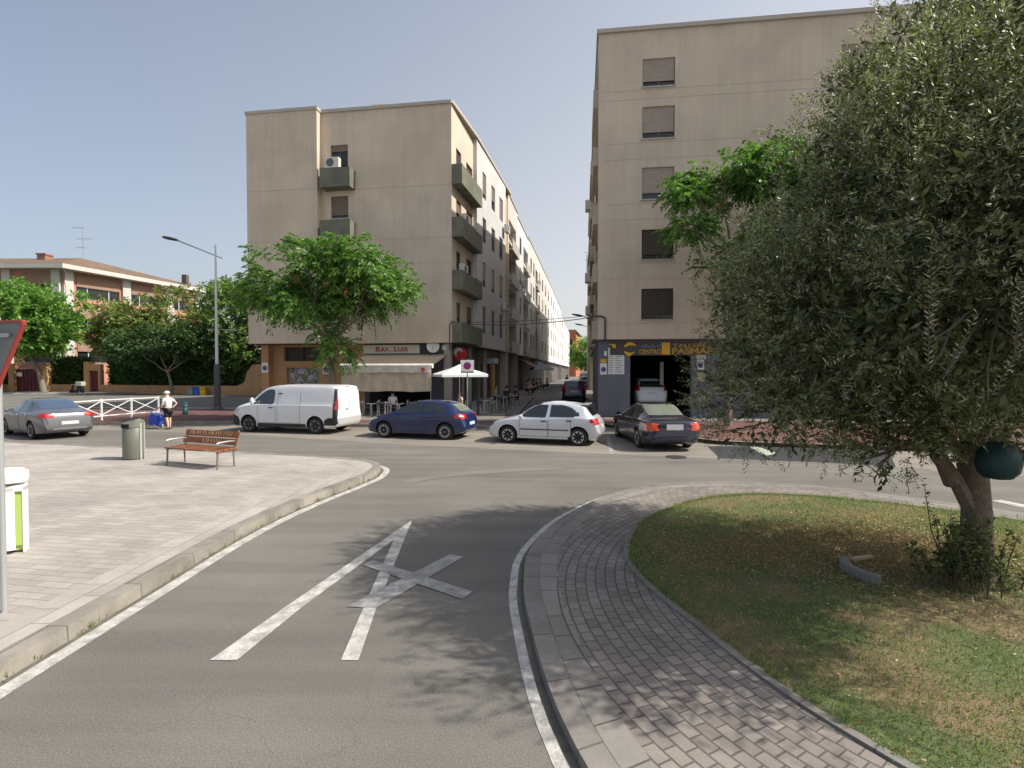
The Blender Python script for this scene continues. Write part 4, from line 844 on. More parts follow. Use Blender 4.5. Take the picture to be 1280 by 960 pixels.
def section(s, x):
    T = s['top'](x); w = s['w'](x); zb = s['bot'](x); B = min(s['belt'](x), T - .03); e = min(s['e'](x), w - .02)
    g = max(T - B, .03); c = min(.075, .4 * g); m1 = zb + (B - zb) * .3; m2 = zb + (B - zb) * .66; q = s.get('tuck', .05)
    P = [(0, zb), (w - .16, zb), (w - q, zb + .035), (w - q * .35, m1), (w, m2), (w - .012, B - .05), (w - .045, B), (e + (w - .045 - e) * .42 + .012, B + (T - c - B) * .55), (e, T - c), (e * .88, T - c * .42), (e * .6, T - c * .1), (0, T)]
    out = [P[0], P[1], P[2]]
    for i in range(2, len(P) - 1):
        p0, p1, p2, p3 = P[max(i - 1, 2)], P[i], P[i + 1], P[min(i + 2, len(P) - 1)]
        for t in (1 / 3, 2 / 3, 1):
            out.append(tuple(.5 * (2 * p1[k] + (p2[k] - p0[k]) * t + (2 * p0[k] - 5 * p1[k] + 4 * p2[k] - p3[k]) * t * t + (3 * p1[k] - p0[k] - 3 * p2[k] + p3[k]) * t ** 3) for k in (0, 1)))
    return out
def car_body(s):
    L = s['L']; xs = sorted(set([0, .01, .03, .06, .1, .15, .21, .28] + list(np.linspace(.36, L - .5, 46)) + [L - v for v in (.42, .34, .27, .21, .16, .12, .08, .05, .03, .012, 0)]))
    vs = []; fs = []; n = None
    for x in xs:
        S = section(s, x); ring = [(x, y, z) for y, z in S] + [(x, -y, z) for y, z in S[-2:0:-1]]; n = len(ring); vs += ring
    for i in range(len(xs) - 1):
        for j in range(n): fs.append((i * n + j, (i + 1) * n + j, (i + 1) * n + (j + 1) % n, i * n + (j + 1) % n))
    fs += [tuple(range(n)), tuple(range(len(vs) - 1, len(vs) - n - 1, -1))]
    return vs, fs
def make_car(name, s, label, col, parent_loc=None):
    vs, fs = car_body(s); L = s['L']; hw = s['hw']; bvh = BVHTree.FromPolygons([Vector(v) for v in vs], fs)
    r = empty(name, (0, 0, 0), 0, label, s.get('cat', 'car'))
    pm = col
    me = bpy.data.meshes.new('body'); me.from_pydata(vs, [], fs); me.materials.append(pm); me.materials.append(M_UNDERC)
    bm = bmesh.new(); bm.from_mesh(me); bmesh.ops.recalc_face_normals(bm, faces=bm.faces); bm.to_mesh(me); bm.free()
    tmp = bpy.data.objects.new('tmp', me); COL.objects.link(tmp)
    wr_ = s['r']; cut = MB()
    for xw in s['wx']:
        for sg in (-1, 1): cut.lathe([(wr_ + .055, -.19), (wr_ + .055, .19)], 32, (xw, sg * (hw - .09), wr_ + .01), axis='y', mi=1)
    co = cut.build('cut', [pm, M_UNDERC], fix=True)
    bo = tmp.modifiers.new('b', 'BOOLEAN'); bo.object = co; bo.operation = 'DIFFERENCE'; bo.solver = 'EXACT'
    m2 = bpy.data.meshes.new_from_object(tmp.evaluated_get(bpy.context.evaluated_depsgraph_get()))
    bpy.data.objects.remove(tmp); bpy.data.objects.remove(co)
    body = link_mesh('body', m2, r, True, 38)
    def hit(axis, u, v):
        if axis == 'near': o, d = Vector((u, -3, v)), Vector((0, 1, 0))
        elif axis == 'off': o, d = Vector((u, 3, v)), Vector((0, -1, 0))
        elif axis == 'rear': o, d = Vector((L + 2, u, v)), Vector((-1, 0, 0))
        else: o, d = Vector((-2, u, v)), Vector((1, 0, 0))
        h = bvh.ray_cast(o, d)
        if h[0] is None: return None
        nrm = h[1]
        if nrm.dot(d) > 0: nrm = -nrm
        return h[0], nrm
    def patch(mb, axis, rows, off=.004, mi=0, nx=10, sub=4):
        R_ = []
        for a, b_ in zip(rows, rows[1:]):
            for k in range(sub): t = k / sub; R_.append(tuple(a[i] * (1 - t) + b_[i] * t for i in range(3)))
        R_.append(rows[-1]); P = []
        for v, u0, u1 in R_:
            for j in range(nx + 1):
                h = hit(axis, u0 + (u1 - u0) * j / nx, v); P.append(tuple(h[0] + h[1] * off) if h else None)
        w_ = nx + 1; idx = {}; vv = []
        for i, p in enumerate(P):
            if p is not None: idx[i] = len(vv); vv.append(p)
        ff = []
        for i in range(len(R_) - 1):
            for j in range(nx):
                q = [i * w_ + j, i * w_ + j + 1, (i + 1) * w_ + j + 1, (i + 1) * w_ + j]
                if all(k in idx for k in q): ff.append(tuple(idx[k] for k in q))
        mb.add(vv, ff, mi); return mb
    gl = s.get('glassmat', M_CGLASS)
    for ax in ('near', 'off'):
        for rows in s['side_glass']: mb = MB(); patch(mb, ax, rows, .006); mb.build('side_window', gl, r, smooth=True)
        for (z0, z1, x0, x1, hx) in s.get('doors', []):
            mb = MB(); patch(mb, ax, [(z0, x0, x1), (z1, x0, x1)], .004, 0, 12, 6)
            t = .012
            for rr_ in ([(z0, x0, x0 + t), (z1, x0, x0 + t)], [(z0, x1 - t, x1), (z1, x1 - t, x1)], [(z0, x0, x1), (z0 + t, x0, x1)]): patch(mb, ax, rr_, .0055, 1, 2 if rr_[0][1] + t == rr_[0][2] or rr_[0][2] - rr_[0][1] < .02 else 12, 6)
            d_ = mb.build('door', [pm, M_TRIM], r, smooth=True)
            h = hit(ax, hx, z1 - .1)
            if h:
                p = h[0]; sg = -1 if ax == 'near' else 1; mb = MB(); mb.box(p.x - .09, p.x + .09, min(p.y, p.y + sg * .035), max(p.y, p.y + sg * .035), p.z - .018, p.z + .018); mb.build('handle', s.get('handle', pm), d_, bevel=.008)
        for rows, mm, nm in s.get('side_patches', []): mb = MB(); patch(mb, ax, rows, .008 if nm != 'moulding' else .016, 0, 14); mb.build(nm, mm, r, smooth=True)
    for ax, key, nm, mm in (('front', 'windshield', 'windshield', M_CGLASS), ('rear', 'rear_glass', 'rear_window', s.get('rearmat', M_CGLASS))):
        if key in s: mb = MB(); patch(mb, ax, s[key], .006, 0, 14, 6); mb.build(nm, mm, r, smooth=True)
    for ax, rows, mm, nm in s.get('patches', []): mb = MB(); patch(mb, ax, rows, .009, 0, 12); mb.build(nm, mm, r, smooth=True)
    for ax, z, w_, h_ in s.get('plates', []):
        h = hit(ax, 0, z)
        if h: x = h[0].x; mb = MB(); mb.box(x - .005 if ax == 'rear' else x - .02, x + .02 if ax == 'rear' else x + .005, -w_ / 2, w_ / 2, z - h_ / 2, z + h_ / 2); mb.build('number_plate', M_PLATE, r)
    if 'mirror' in s:
        mx_, mz = s['mirror']
        for sg in (-1, 1):
            mb = MB(); y0 = sg * (hw - .06); mb.M = Matrix.Translation((mx_, y0 + sg * .14, mz)) @ Matrix.Scale(1, 4); mb.lathe([(.02, -.07), (.07, -.05), (.085, 0), (.075, .05), (.03, .06)], 12, axis='x', sx=1.25 if not s.get('tallmirror') else .9, sy=.85 if not s.get('tallmirror') else 1.6)
            mb.M = None; mb.bar((mx_ + .02, y0 - sg * .03, mz - .04), (mx_ + .02, y0 + sg * .08, mz - .02), .04); mb.build('mirror', s.get('mirrormat', pm), r, smooth=True)
    # wheels
    wid = s.get('tw', .2); mb = MB(); a = wr_; mb.lathe([(a * .62, -wid / 2), (a * .93, -wid / 2), (a, -wid / 2 + .03), (a, wid / 2 - .03), (a * .93, wid / 2), (a * .62, wid / 2)], 32, axis='y'); tyre = mb
    rm = MB(); rr_ = a * .66; rm.lathe([(rr_, -wid / 2 + .01), (rr_, -wid / 2 - .004), (rr_ * .93, -wid / 2 - .002), (rr_ * .9, -wid / 2 + .04)], 28, axis='y'); rm.lathe([(rr_ * .91, -wid / 2 + .05), (rr_ * .9, -wid / 2 + .06)], 28, axis='y', mi=1)
    rm.lathe([(.075, -wid / 2 + .05), (.07, -wid / 2 + .005), (.03, -wid / 2)], 14, axis='y')
    ns = s.get('spokes', 5)
    for k in range(ns):
        an = 2 * math.pi * k / ns + .3; c_, s__ = math.cos(an), math.sin(an); sw = s.get('sw', .045)
        rm.bar((c_ * .04, -wid / 2 + .02, s__ * .04), (c_ * rr_ * .94, -wid / 2 + .012, s__ * rr_ * .94), sw, .03, 0, up=(0, 1, 0))
    first = None
    for xw in s['wx']:
        for sg in (-1, 1):
            loc = (xw, sg * (hw - wid / 2 - .022), wr_)
            if first is None:
                w_ = tyre.build('wheel', M_TYRE, r, smooth=True, angle=50); rim = rm.build('rim', [s.get('rim', M_RIM), s.get('rimback', M_RIMD)], w_, smooth=True, angle=30, fix=True); first = w_
            else: w_ = copy_tree(first, r)
            w_.location = loc; w_.rotation_euler = (0, random.uniform(0, 1), 0 if sg < 0 else math.pi)
    r['_L'] = L
    return r
def pose(r, ref, local, e, z=0.0):
    """put the car so that the ground point local=(x,y) lies on ref, with its local +x (rearwards) along e"""
    e = Vector(e).normalized(); a = math.atan2(e.y, e.x); lx, ly = local
    r.location = (ref[0] - (lx * e.x - ly * e.y), ref[1] - (lx * e.y + ly * e.x), z); r.rotation_euler = (0, 0, a)
    if '_L' in r: del r['_L']
def pose2(r, F, Rr, s, z=0.0):
    F, Rr = Vector(F), Vector(Rr); e = (Rr - F).normalized(); m = (F + Rr) / 2; pose(r, m, ((s['wx'][0] + s['wx'][1]) / 2, -(s['hw'] - .02)), e, z)
F_ = pchip
# white van
V = dict(L=5.0, hw=.975, r=.335, wx=(.93, 4.03), tw=.215, spokes=6, sw=.07, rim=mat('steel_rim', (.2, .2, .2), .5, metal=.4), cat='van',
 top=F_([(0, .62), (.02, .80), (.08, .95), (.25, 1.07), (.55, 1.16), (.88, 1.27), (1.2, 1.52), (1.55, 1.77), (1.8, 1.875), (2.1, 1.935), (2.7, 1.965), (4.5, 1.955), (4.8, 1.92), (4.9, 1.87), (4.945, 1.7), (4.975, 1.2), (5.0, .75)]),
 bot=F_([(0, .34), (.1, .24), (.6, .22), (4.5, .24), (4.9, .3), (5, .42)]), belt=F_([(0, .6), (.3, .95), (.9, 1.13), (1.6, 1.17), (4.9, 1.17), (5, .7)]),
 w=F_([(0, .62), (.04, .74), (.14, .86), (.3, .93), (.7, .968), (1.1, .975), (4.4, .975), (4.8, .955), (4.93, .93), (5, .88)]), e=F_([(0, .55), (.3, .78), (.9, .80), (1.5, .77), (2.1, .79), (4.7, .80), (4.93, .78), (5, .76)]), tuck=.04,
 side_glass=[[(1.17, 1.12, 2.08), (1.24, 1.14, 2.13), (1.42, 1.30, 2.15), (1.60, 1.53, 2.15), (1.72, 1.74, 2.13), (1.76, 1.84, 2.06)]],
 windshield=[(1.30, -.72, .72), (1.5, -.72, .72), (1.7, -.69, .69), (1.84, -.64, .64)],
 doors=[(.42, 1.13, 1.38, 2.22, 2.02), (.42, 1.70, 2.3, 3.35, 2.42)], handle=M_TRIM,
 side_patches=[([(.22, 1.36, 3.62), (.30, 1.36, 3.62), (.40, 1.38, 3.60)], M_TRIM, 'sill_trim'), ([(1.125, 2.4, 4.74), (1.15, 2.4, 4.74)], mat('pressed_line', (.60, .61, .62), .5), 'pressed_line'), ([(1.15, 2.46, 2.5), (1.3, 2.4, 2.43), (1.75, 2.36, 2.39)], MATS.get('pressed_line') or mat('pressed_line', (.60, .61, .62), .5), 'pressed_line'), ([(.28, .01, .5), (.45, .0, .52), (.62, .0, .46), (.78, .01, .14)], M_TRIM, 'front_bumper'), ([(.36, 4.42, 4.99), (.56, 4.45, 4.99), (.66, 4.62, 4.99)], M_TRIM, 'rear_bumper'),  # flank lines: crease shading painted as thin grey strips
   ([(.62, 4.80, 4.99), (1.0, 4.82, 4.97), (1.5, 4.83, 4.95), (1.80, 4.84, 4.92)], M_TRIM, 'pillar_trim'), ([(.98, 4.845, 4.975), (1.42, 4.855, 4.95)], M_LAMP, 'tail_light'), ([(.82, .1, .42), (.95, .14, .50), (1.02, .22, .46)], M_HEAD, 'headlight')],
 patches=[('front', [(.3, -.8, .8), (.7, -.8, .8)], M_TRIM, 'grille'), ('rear', [(.45, -.86, .86), (.64, -.86, .86)], mat('bumper_grey', (.4, .41, .41), .5), 'step_bumper'), ('rear', [(.66, -.006, .006), (1.88, -.006, .006)], M_TRIM, 'door_gap'), ('rear', [(1.845, -.1, .1), (1.88, -.1, .1)], M_LAMP, 'brake_light'),
   ('rear', [(.98, -.86, -.80), (1.42, -.84, -.78)], M_LAMP, 'tail_light'), ('rear', [(.98, .80, .86), (1.42, .78, .84)], M_LAMP, 'tail_light'), ('rear', [(.95, -.3, -.12), (.99, -.3, -.12)], M_TRIM, 'handle'), ('rear', [(.78, -.62, -.2), (.86, -.62, -.2)], M_PLATE, 'plate_recess')],
 mirror=(1.2, 1.3), tallmirror=True)
P_VAN = paint('van_white', (.70, .71, .72), rough=.4)
van = make_car('van', V, 'white panel van parked in front of the ochre and spray painted garage door', P_VAN); pose2(van, gp(302, 540), gp(403, 543.3), V)
def g2(): pass
# the lines on the van flank are flat grey strips
# blue three door hatchback
def hatch(L, H, hw, tops, **k):
    d = dict(L=L, hw=hw, r=.3, top=F_(tops), bot=F_([(0, .3), (.12, .2), (.6, .17), (L - .6, .18), (L - .1, .27), (L, .36)]),
      w=F_([(0, hw - .26), (.05, hw - .17), (.15, hw - .09), (.35, hw - .03), (.8, hw), (L - .9, hw), (L - .4, hw - .03), (L - .12, hw - .1), (L, hw - .2)])); d.update(k); return d
BL = hatch(4.03, 1.42, .845, [(0, .48), (.03, .62), (.12, .70), (.4, .82), (.9, .93), (1.1, .98), (1.45, 1.17), (1.8, 1.33), (2.15, 1.405), (2.5, 1.42), (3.0, 1.39), (3.35, 1.32), (3.52, 1.25), (3.72, 1.08), (3.87, .97), (3.96, .88), (4.0, .66), (4.03, .5)],
 belt=F_([(0, .46), (.3, .72), (1.1, .88), (2.4, .95), (3.4, 1.0), (3.8, .92), (4.03, .48)]), e=F_([(0, .5), (.4, .66), (1.1, .68), (1.8, .56), (2.4, .57), (3.3, .56), (3.6, .58), (3.9, .64), (4.03, .6)]), wx=(.80, 3.27), spokes=10, sw=.028,
 side_glass=[[(.945, 1.42, 2.28), (1.02, 1.42, 2.30), (1.16, 1.62, 2.34), (1.28, 1.85, 2.36), (1.335, 2.05, 2.36)], [(.985, 2.36, 3.18), (1.04, 2.37, 3.30), (1.15, 2.40, 3.25), (1.25, 2.42, 3.12), (1.325, 2.42, 2.85)]],
 windshield=[(1.01, -.64, .64), (1.15, -.61, .61), (1.36, -.54, .54)], rear_glass=[(1.04, -.50, .50), (1.16, -.50, .50), (1.29, -.46, .46)], rearmat=mat('rear_glass_green', (.13, .16, .11), .2, spec=.7),
 doors=[(.28, .93, 1.32, 2.52, 2.36)], side_patches=[([(.80, 3.66, 3.97), (.87, 3.6, 3.97), (.94, 3.72, 3.93)], M_LAMP, 'tail_light'), ([(.66, .08, .3), (.73, .14, .52), (.77, .3, .56)], M_HEAD, 'headlight')],
 patches=[('rear', [(.78, -.76, -.46), (.94, -.74, -.5)], M_LAMP, 'tail_light'), ('rear', [(.78, .46, .76), (.94, .5, .74)], M_LAMP, 'tail_light'), ('front', [(.3, -.5, .5), (.5, -.5, .5)], M_TRIM, 'grille')], plates=[('rear', .58, .5, .11), ('front', .42, .5, .11)], mirror=(1.38, .98))
blue = make_car('hatchback', BL, 'blue three door hatchback parked in front of the bar awning', paint('car_blue', (.005, .014, .075), metal=.0, rough=.3)); pose2(blue, gp(477.3, 547.2), gp(558.3, 550.4), BL)
# white five door hatchback
WH = hatch(3.97, 1.44, .85, [(0, .46), (.04, .60), (.14, .68), (.45, .81), (.85, .90), (1.02, .95), (1.4, 1.17), (1.75, 1.355), (2.05, 1.425), (2.4, 1.445), (2.9, 1.42), (3.25, 1.37), (3.42, 1.33), (3.56, 1.18), (3.72, .99), (3.84, .91), (3.91, .80), (3.945, .6), (3.97, .48)],
 belt=F_([(0, .44), (.3, .70), (1.0, .86), (2.4, .92), (3.3, .96), (3.75, .9), (3.97, .46)]), e=F_([(0, .5), (.4, .66), (1.0, .70), (1.75, .58), (2.4, .58), (3.3, .57), (3.6, .60), (3.85, .64), (3.97, .6)]), wx=(.80, 3.26), spokes=8, sw=.045, rim=mat('hubcap', (.55, .55, .55), .4, metal=.3), rimback=mat('hubcap_back', (.2, .2, .2), .5),
 side_glass=[[(.93, 1.30, 2.14), (1.0, 1.30, 2.16), (1.12, 1.45, 2.18), (1.26, 1.68, 2.2), (1.345, 1.9, 2.2)], [(.955, 2.28, 3.10), (1.02, 2.29, 3.20), (1.16, 2.30, 3.16), (1.27, 2.30, 3.0), (1.345, 2.31, 2.72)]],
 windshield=[(.98, -.66, .66), (1.15, -.61, .61), (1.38, -.54, .54)], rear_glass=[(1.0, -.52, .52), (1.16, -.5, .5), (1.30, -.46, .46)],
 doors=[(.28, .90, 1.22, 2.22, 2.08), (.28, .93, 2.24, 3.02, 2.95)], handle=M_TRIM, side_patches=[([(.50, 1.25, 2.95), (.535, 1.25, 2.95)], M_TRIM, 'moulding'), ([(.78, 3.66, 3.92), (.86, 3.62, 3.90), (.91, 3.66, 3.85)], M_LAMP, 'tail_light'), ([(.60, .06, .22), (.68, .10, .3)], mat('headlamp_blue', (.12, .16, .3), .1, coat=.8), 'headlight'), ([(1.0, 3.16, 3.3), (1.12, 3.18, 3.26)], M_CGLASS, 'quarter_window')],
 patches=[('rear', [(.72, -.78, -.5), (.90, -.74, -.54)], M_LAMP, 'tail_light'), ('rear', [(.72, .5, .78), (.90, .54, .74)], M_LAMP, 'tail_light'), ('front', [(.3, -.5, .5), (.46, -.5, .5)], M_TRIM, 'grille')], plates=[('rear', .62, .5, .11), ('front', .4, .5, .11)], mirror=(1.3, .96))
white = make_car('hatchback', WH, 'silvery white five door hatchback parked at the mouth of the side street', paint('car_white', (.60, .62, .66), metal=.3, rough=.35)); pose2(white, gp(634.8, 554), gp(722, 557.9), WH)
mb = MB(); mb.box(3.30, 3.52, -.5, .5, 1.355, 1.385); sp = mb.build('spoiler', MATS['car_white'], white, bevel=.01)
# dark sedan, seen from behind
def sedan(L, H, hw, sc=1.0, **k):
    f = L / 4.73
    tops = [(0, .48), (.04, .62), (.15, .70), (.6, .84), (1.15, .94), (1.3, .98), (1.7, 1.2), (2.1, 1.37), (2.45, 1.425), (2.9, 1.42), (3.3, 1.34), (3.7, 1.17), (3.98, 1.05), (4.15, 1.02), (4.48, .985), (4.62, .95), (4.68, .84), (4.715, .62), (4.73, .46)]
    d = dict(L=L, hw=hw, r=.315, top=F_([(x * f, z * H / 1.425) for x, z in tops]), bot=F_([(0, .3), (.12, .2), (.6, .17), (L - .6, .18), (L - .1, .26), (L, .34)]),
      belt=F_([(0, .46), (.3, .72), (1.3 * f, .88), (3.4 * f, .95), (4.2 * f, .93), (4.6 * f, .86), (L, .44)]), e=F_([(0, .5), (.4, .7), (1.3 * f, .72), (2.1 * f, .58), (2.9 * f, .57), (3.6 * f, .6), (4.1 * f, .72), (4.6 * f, .72), (L, .62)]),
      w=F_([(0, hw - .26), (.05, hw - .17), (.15, hw - .09), (.4, hw - .03), (.9, hw), (L - .9, hw), (L - .4, hw - .04), (L - .12, hw - .1), (L, hw - .2)])); d.update(k); return d
DS_ = sedan(4.73, 1.425, .9, wx=(.9, 3.64), spokes=7, sw=.05,
 side_glass=[[(.95, 1.55, 2.42), (1.02, 1.56, 2.44), (1.15, 1.78, 2.46), (1.28, 2.02, 2.46), (1.34, 2.2, 2.46)], [(.97, 2.54, 3.42), (1.04, 2.54, 3.52), (1.15, 2.54, 3.44), (1.26, 2.54, 3.25), (1.335, 2.54, 2.98)]],
 windshield=[(1.0, -.68, .68), (1.15, -.63, .63), (1.38, -.54, .54)], rear_glass=[(1.075, -.56, .56), (1.18, -.58, .58), (1.3, -.55, .55), (1.38, -.5, .5)], rearmat=M_CGLASSG,
 doors=[(.28, .93, 1.42, 2.5, 2.36), (.28, .95, 2.52, 3.4, 3.3)], side_patches=[([(.64, 4.38, 4.7), (.76, 4.32, 4.7), (.88, 4.36, 4.66)], M_LAMPO, 'tail_light'), ([(.62, .08, .3), (.72, .14, .5)], M_HEAD, 'headlight')],
 patches=[('rear', [(.66, -.84, -.50), (.78, -.86, -.54), (.90, -.82, -.62)], M_LAMPO, 'tail_light'), ('rear', [(.66, .50, .84), (.78, .54, .86), (.90, .62, .82)], M_LAMPO, 'tail_light')], plates=[('rear', .77, .52, .17), ('front', .4, .5, .11)], mirror=(1.5, .98))
dark = make_car('sedan', DS_, 'very dark blue sedan parked nose towards the workshop, seen from behind', paint('car_dark', (.008, .009, .028), metal=.2, rough=.25)); pose(dark, gp(796, 559.3), (3.64, -.88), (.045, -1))
SV = sedan(4.45, 1.46, .87, wx=(.85, 3.45), r=.32, spokes=7, sw=.04,
 side_glass=[[(.97, 1.5, 2.25), (1.04, 1.5, 2.27), (1.18, 1.7, 2.3), (1.32, 1.95, 2.3), (1.37, 2.1, 2.3)], [(.99, 2.38, 3.12), (1.06, 2.38, 3.26), (1.18, 2.38, 3.18), (1.3, 2.38, 3.0), (1.365, 2.38, 2.8)]],
 windshield=[(1.0, -.66, .66), (1.15, -.61, .61), (1.4, -.54, .54)], rear_glass=[(1.1, -.56, .56), (1.2, -.58, .58), (1.32, -.54, .54), (1.4, -.48, .48)], rearmat=mat('rear_glass_blue', (.05, .085, .14), .1, spec=.8, coat=.5),
 doors=[(.28, .95, 1.36, 2.32, 2.2), (.28, .97, 2.34, 3.15, 3.02)], side_patches=[([(.80, 4.08, 4.42), (.88, 3.95, 4.42), (.96, 4.0, 4.36)], M_LAMP, 'tail_light'), ([(.64, .08, .3), (.74, .14, .55)], M_HEAD, 'headlight')],
 patches=[('rear', [(.80, -.80, -.48), (.94, -.78, -.42)], M_LAMP, 'tail_light'), ('rear', [(.80, .48, .80), (.94, .42, .78)], M_LAMP, 'tail_light'), ('rear', [(.36, -.5, .5), (.42, -.5, .5)], mat('chrome', (.7, .7, .7), .15, metal=1), 'chrome_strip')], plates=[('rear', .6, .52, .12)], mirror=(1.45, 1.0))
silver = make_car('sedan', SV, 'silver grey sedan driving off at the left edge of the picture', paint('car_silver', (.17, .17, .185), metal=.6, rough=.3)); pose(silver, gp(38, 549), (3.45, -.85), (.86, -.51))
# small dark blue car in the side street
MP = hatch(4.0, 1.56, .87, [(0, .5), (.04, .65), (.14, .75), (.5, .9), (.85, 1.0), (1.3, 1.28), (1.7, 1.5), (2.1, 1.55), (3.2, 1.54), (3.6, 1.48), (3.78, 1.35), (3.9, 1.05), (3.96, .9), (3.985, .6), (4.0, .5)],
 belt=F_([(0, .46), (.3, .75), (1.0, .95), (3.4, 1.02), (3.8, .98), (4.0, .5)]), e=F_([(0, .5), (.4, .68), (1, .7), (1.8, .62), (3.4, .62), (3.8, .64), (4, .6)]), wx=(.78, 3.25), rim=M_RIMD,
 side_glass=[[(1.0, 1.3, 3.5), (1.2, 1.45, 3.5), (1.42, 1.75, 3.4)]], windshield=[(1.05, -.66, .66), (1.48, -.56, .56)], rear_glass=[(1.05, -.6, .6), (1.2, -.6, .6), (1.42, -.55, .55)],
 side_patches=[([(.85, 3.78, 3.97), (1.15, 3.74, 3.9)], M_LAMP, 'tail_light')], patches=[('rear', [(.85, -.8, -.66), (1.2, -.76, -.64)], M_LAMP, 'tail_light'), ('rear', [(.85, .66, .8), (1.2, .64, .76)], M_LAMP, 'tail_light')], plates=[('rear', .72, .5, .12)], mirror=(1.35, 1.05))
mpv = make_car('small_car', MP, 'small dark blue car driving up the side street, seen from behind', paint('car_navy', (.008, .012, .045), metal=.2, rough=.35)); pose(mpv, (4.42, 37.0), (4.0, 0), (-.10, -1), zs(38.5) + .006)
SU = hatch(4.4, 1.62, .90, [(0, .6), (.04, .75), (.14, .85), (.6, 1.0), (1.0, 1.08), (1.45, 1.35), (1.85, 1.56), (2.2, 1.61), (3.4, 1.58), (3.8, 1.54), (3.98, 1.44), (4.15, 1.15), (4.28, 1.02), (4.36, .7), (4.4, .5)],
 belt=F_([(0, .55), (.3, .82), (1.1, 1.0), (3.6, 1.08), (4.2, 1.0), (4.4, .46)]), e=F_([(0, .5), (.4, .7), (1, .72), (1.9, .62), (3.8, .6), (4.2, .68), (4.4, .66)]), wx=(.85, 3.5),
 side_glass=[[(1.06, 1.4, 3.8), (1.25, 1.6, 3.8), (1.45, 1.9, 3.6)]], windshield=[(1.12, -.7, .7), (1.52, -.56, .56)], rear_glass=[(1.12, -.60, .60), (1.25, -.64, .64), (1.46, -.56, .56)],
 side_patches=[([(.92, 4.02, 4.3), (1.2, 3.96, 4.2)], M_LAMP, 'tail_light')], patches=[('rear', [(.92, -.84, -.66), (1.25, -.8, -.66)], M_LAMP, 'tail_light'), ('rear', [(.92, .66, .84), (1.25, .66, .8)], M_LAMP, 'tail_light')], plates=[('rear', .8, .52, .12)], mirror=(1.5, 1.12))
suv = make_car('suv', SU, 'white car raised inside the dark workshop, seen from behind', paint('suv_white', (.62, .66, .70), rough=.4)); pose(suv, (7.55, 28.0), (4.4, 0), (-.10, -1), .52)
lp = empty('car_lift', (7.6, 29.5, .14), 0, 'low lift carrying the white car inside the workshop', 'car lift')
for sx in (-.72, .72):
    mb = W(); mb.bar((7.62 + sx, 28.1, .47), (7.62 + sx + .4, 32.1, .47), .42, .09); mb.build('runway', M_STEEL_D, lp); mb = W(); mb.bar((7.7 + sx, 28.6, .15), (7.9 + sx, 30.6, .43), .12); mb.bar((7.9 + sx, 30.6, .15), (7.7 + sx, 28.6, .43), .12); mb.build('scissor', M_STEEL_D, lp)
# distant vehicles
FV = copy_tree(van); FV['label'] = 'white van parked far down the side street on the right'; FV.location = (11.6, 82, zs(60)); FV.rotation_euler = (0, 0, R(-98))
FW = copy_tree(white); FW['label'] = 'white hatchback far down the side street near the crossing'; FW.location = (10.2, 74, zs(60)); FW.rotation_euler = (0, 0, R(-98))
# ------------------------------------------------------------------ school, its wall and hedge
M_PINK = mat('pink_brick', (.52, .24, .17), .9, var=.12, scale=12, stain=.12); M_TILE = brick_mat('roof_tiles', (.24, .165, .11), (.2, .14, .095), (.13, .09, .065), .4, .5, .03, stain=.25)
sc_ = bldg('school_building', -56, 65, 'low pink and cream school building with a hipped tile roof behind the trees')
E = 15.1; SR = Facade((-56, 65), (-50, 84)); SLF = Facade((-92, 65.5), (-56, 65))
mb = W(); hs = []; hl = []
bays = [(1.6, 7.0), (8.6, 13.6), (15, 19)]
for a, b_ in bays:
    for z in (3.6, 7.7, 11.85): hs.append((a, b_, z, z + 1.45))
for k in range(5):
    for z in (3.6, 7.7, 11.85): hl.append((3 + k * 7, 8.4 + k * 7, z, z + 1.45))
SR.wall(mb, 0, E, hs); SLF.wall(mb, 0, E, hl); Facade((-50, 84), (-86, 86)).wall(mb, 0, E); mb.build('wall', M_PINK, sc_)
for fc, L_ in ((SR, hs), (SLF, hl)):
    for a, b_, z0, z1 in L_:
        w = window(fc, sc_, a, b_, z0, z1, 0, dep=.15, full=True)
        for t in (.25, .75): u = a + (b_ - a) * t; mb = W(); fc.box(mb, u - .05, u + .05, z0, z1, -.2, -.08); mb.build('mullion', M_WHITEP, w)
        mb = W(); fc.box(mb, a, b_, z1, z1 + 1.5, .0, .1); mb.build('blind_box', blind_mat('school_blind', (.30, .19, .13)) if 'school_blind' not in MATS else MATS['school_blind'], w)
mb = W()
for u in (.55, 7.8, 14.3, 19.4): SR.box(mb, u - .55, u + .55, 0, E, -.05, .35)
for u in (35.4, 29.2, 22.2, 15.2, 8.2): SLF.box(mb, u - .5, u + .5, 0, E, -.05, .35)
mb.build('pillars', M_CREAM, sc_)
ev = [(-92, 63.9), (-54.7, 63.6), (-48.6, 84.8), (-92, 87)]; ri = [(-84, 74.5), (-61, 74)]
mb = W(); mb.prism(ev, E, E + .55); mb.build('eaves', M_CREAM, sc_)
mb = W(); zt = E + .57; rz = E + 3.4; vs = [(p[0], p[1], zt) for p in ev] + [(p[0], p[1], rz) for p in ri]; mb.add(vs, [(0, 1, 5, 4), (1, 2, 5), (2, 3, 4, 5), (3, 0, 4)]); rf = mb.build('roof', M_TILE, sc_)
mb = W(); mb.box(-63.6, -62.5, 70, 71.2, E + 1.0, E + 3.0); mb.box(-63.7, -62.4, 69.9, 71.3, E + 3.0, E + 3.2); mb.build('chimney', mat('chimney_brick', (.28, .15, .11), .9, var=.15, scale=8), rf)
mb = W(); mb.box(-50.6, -49.9, 80, 80.7, E + .9, E + 2.2); mb.build('chimney', M_UNDER, rf)
an = empty('roof_aerial', (-59.0, 72, E + 3.0), 0, 'tall thin television aerial on the school roof', 'aerial')
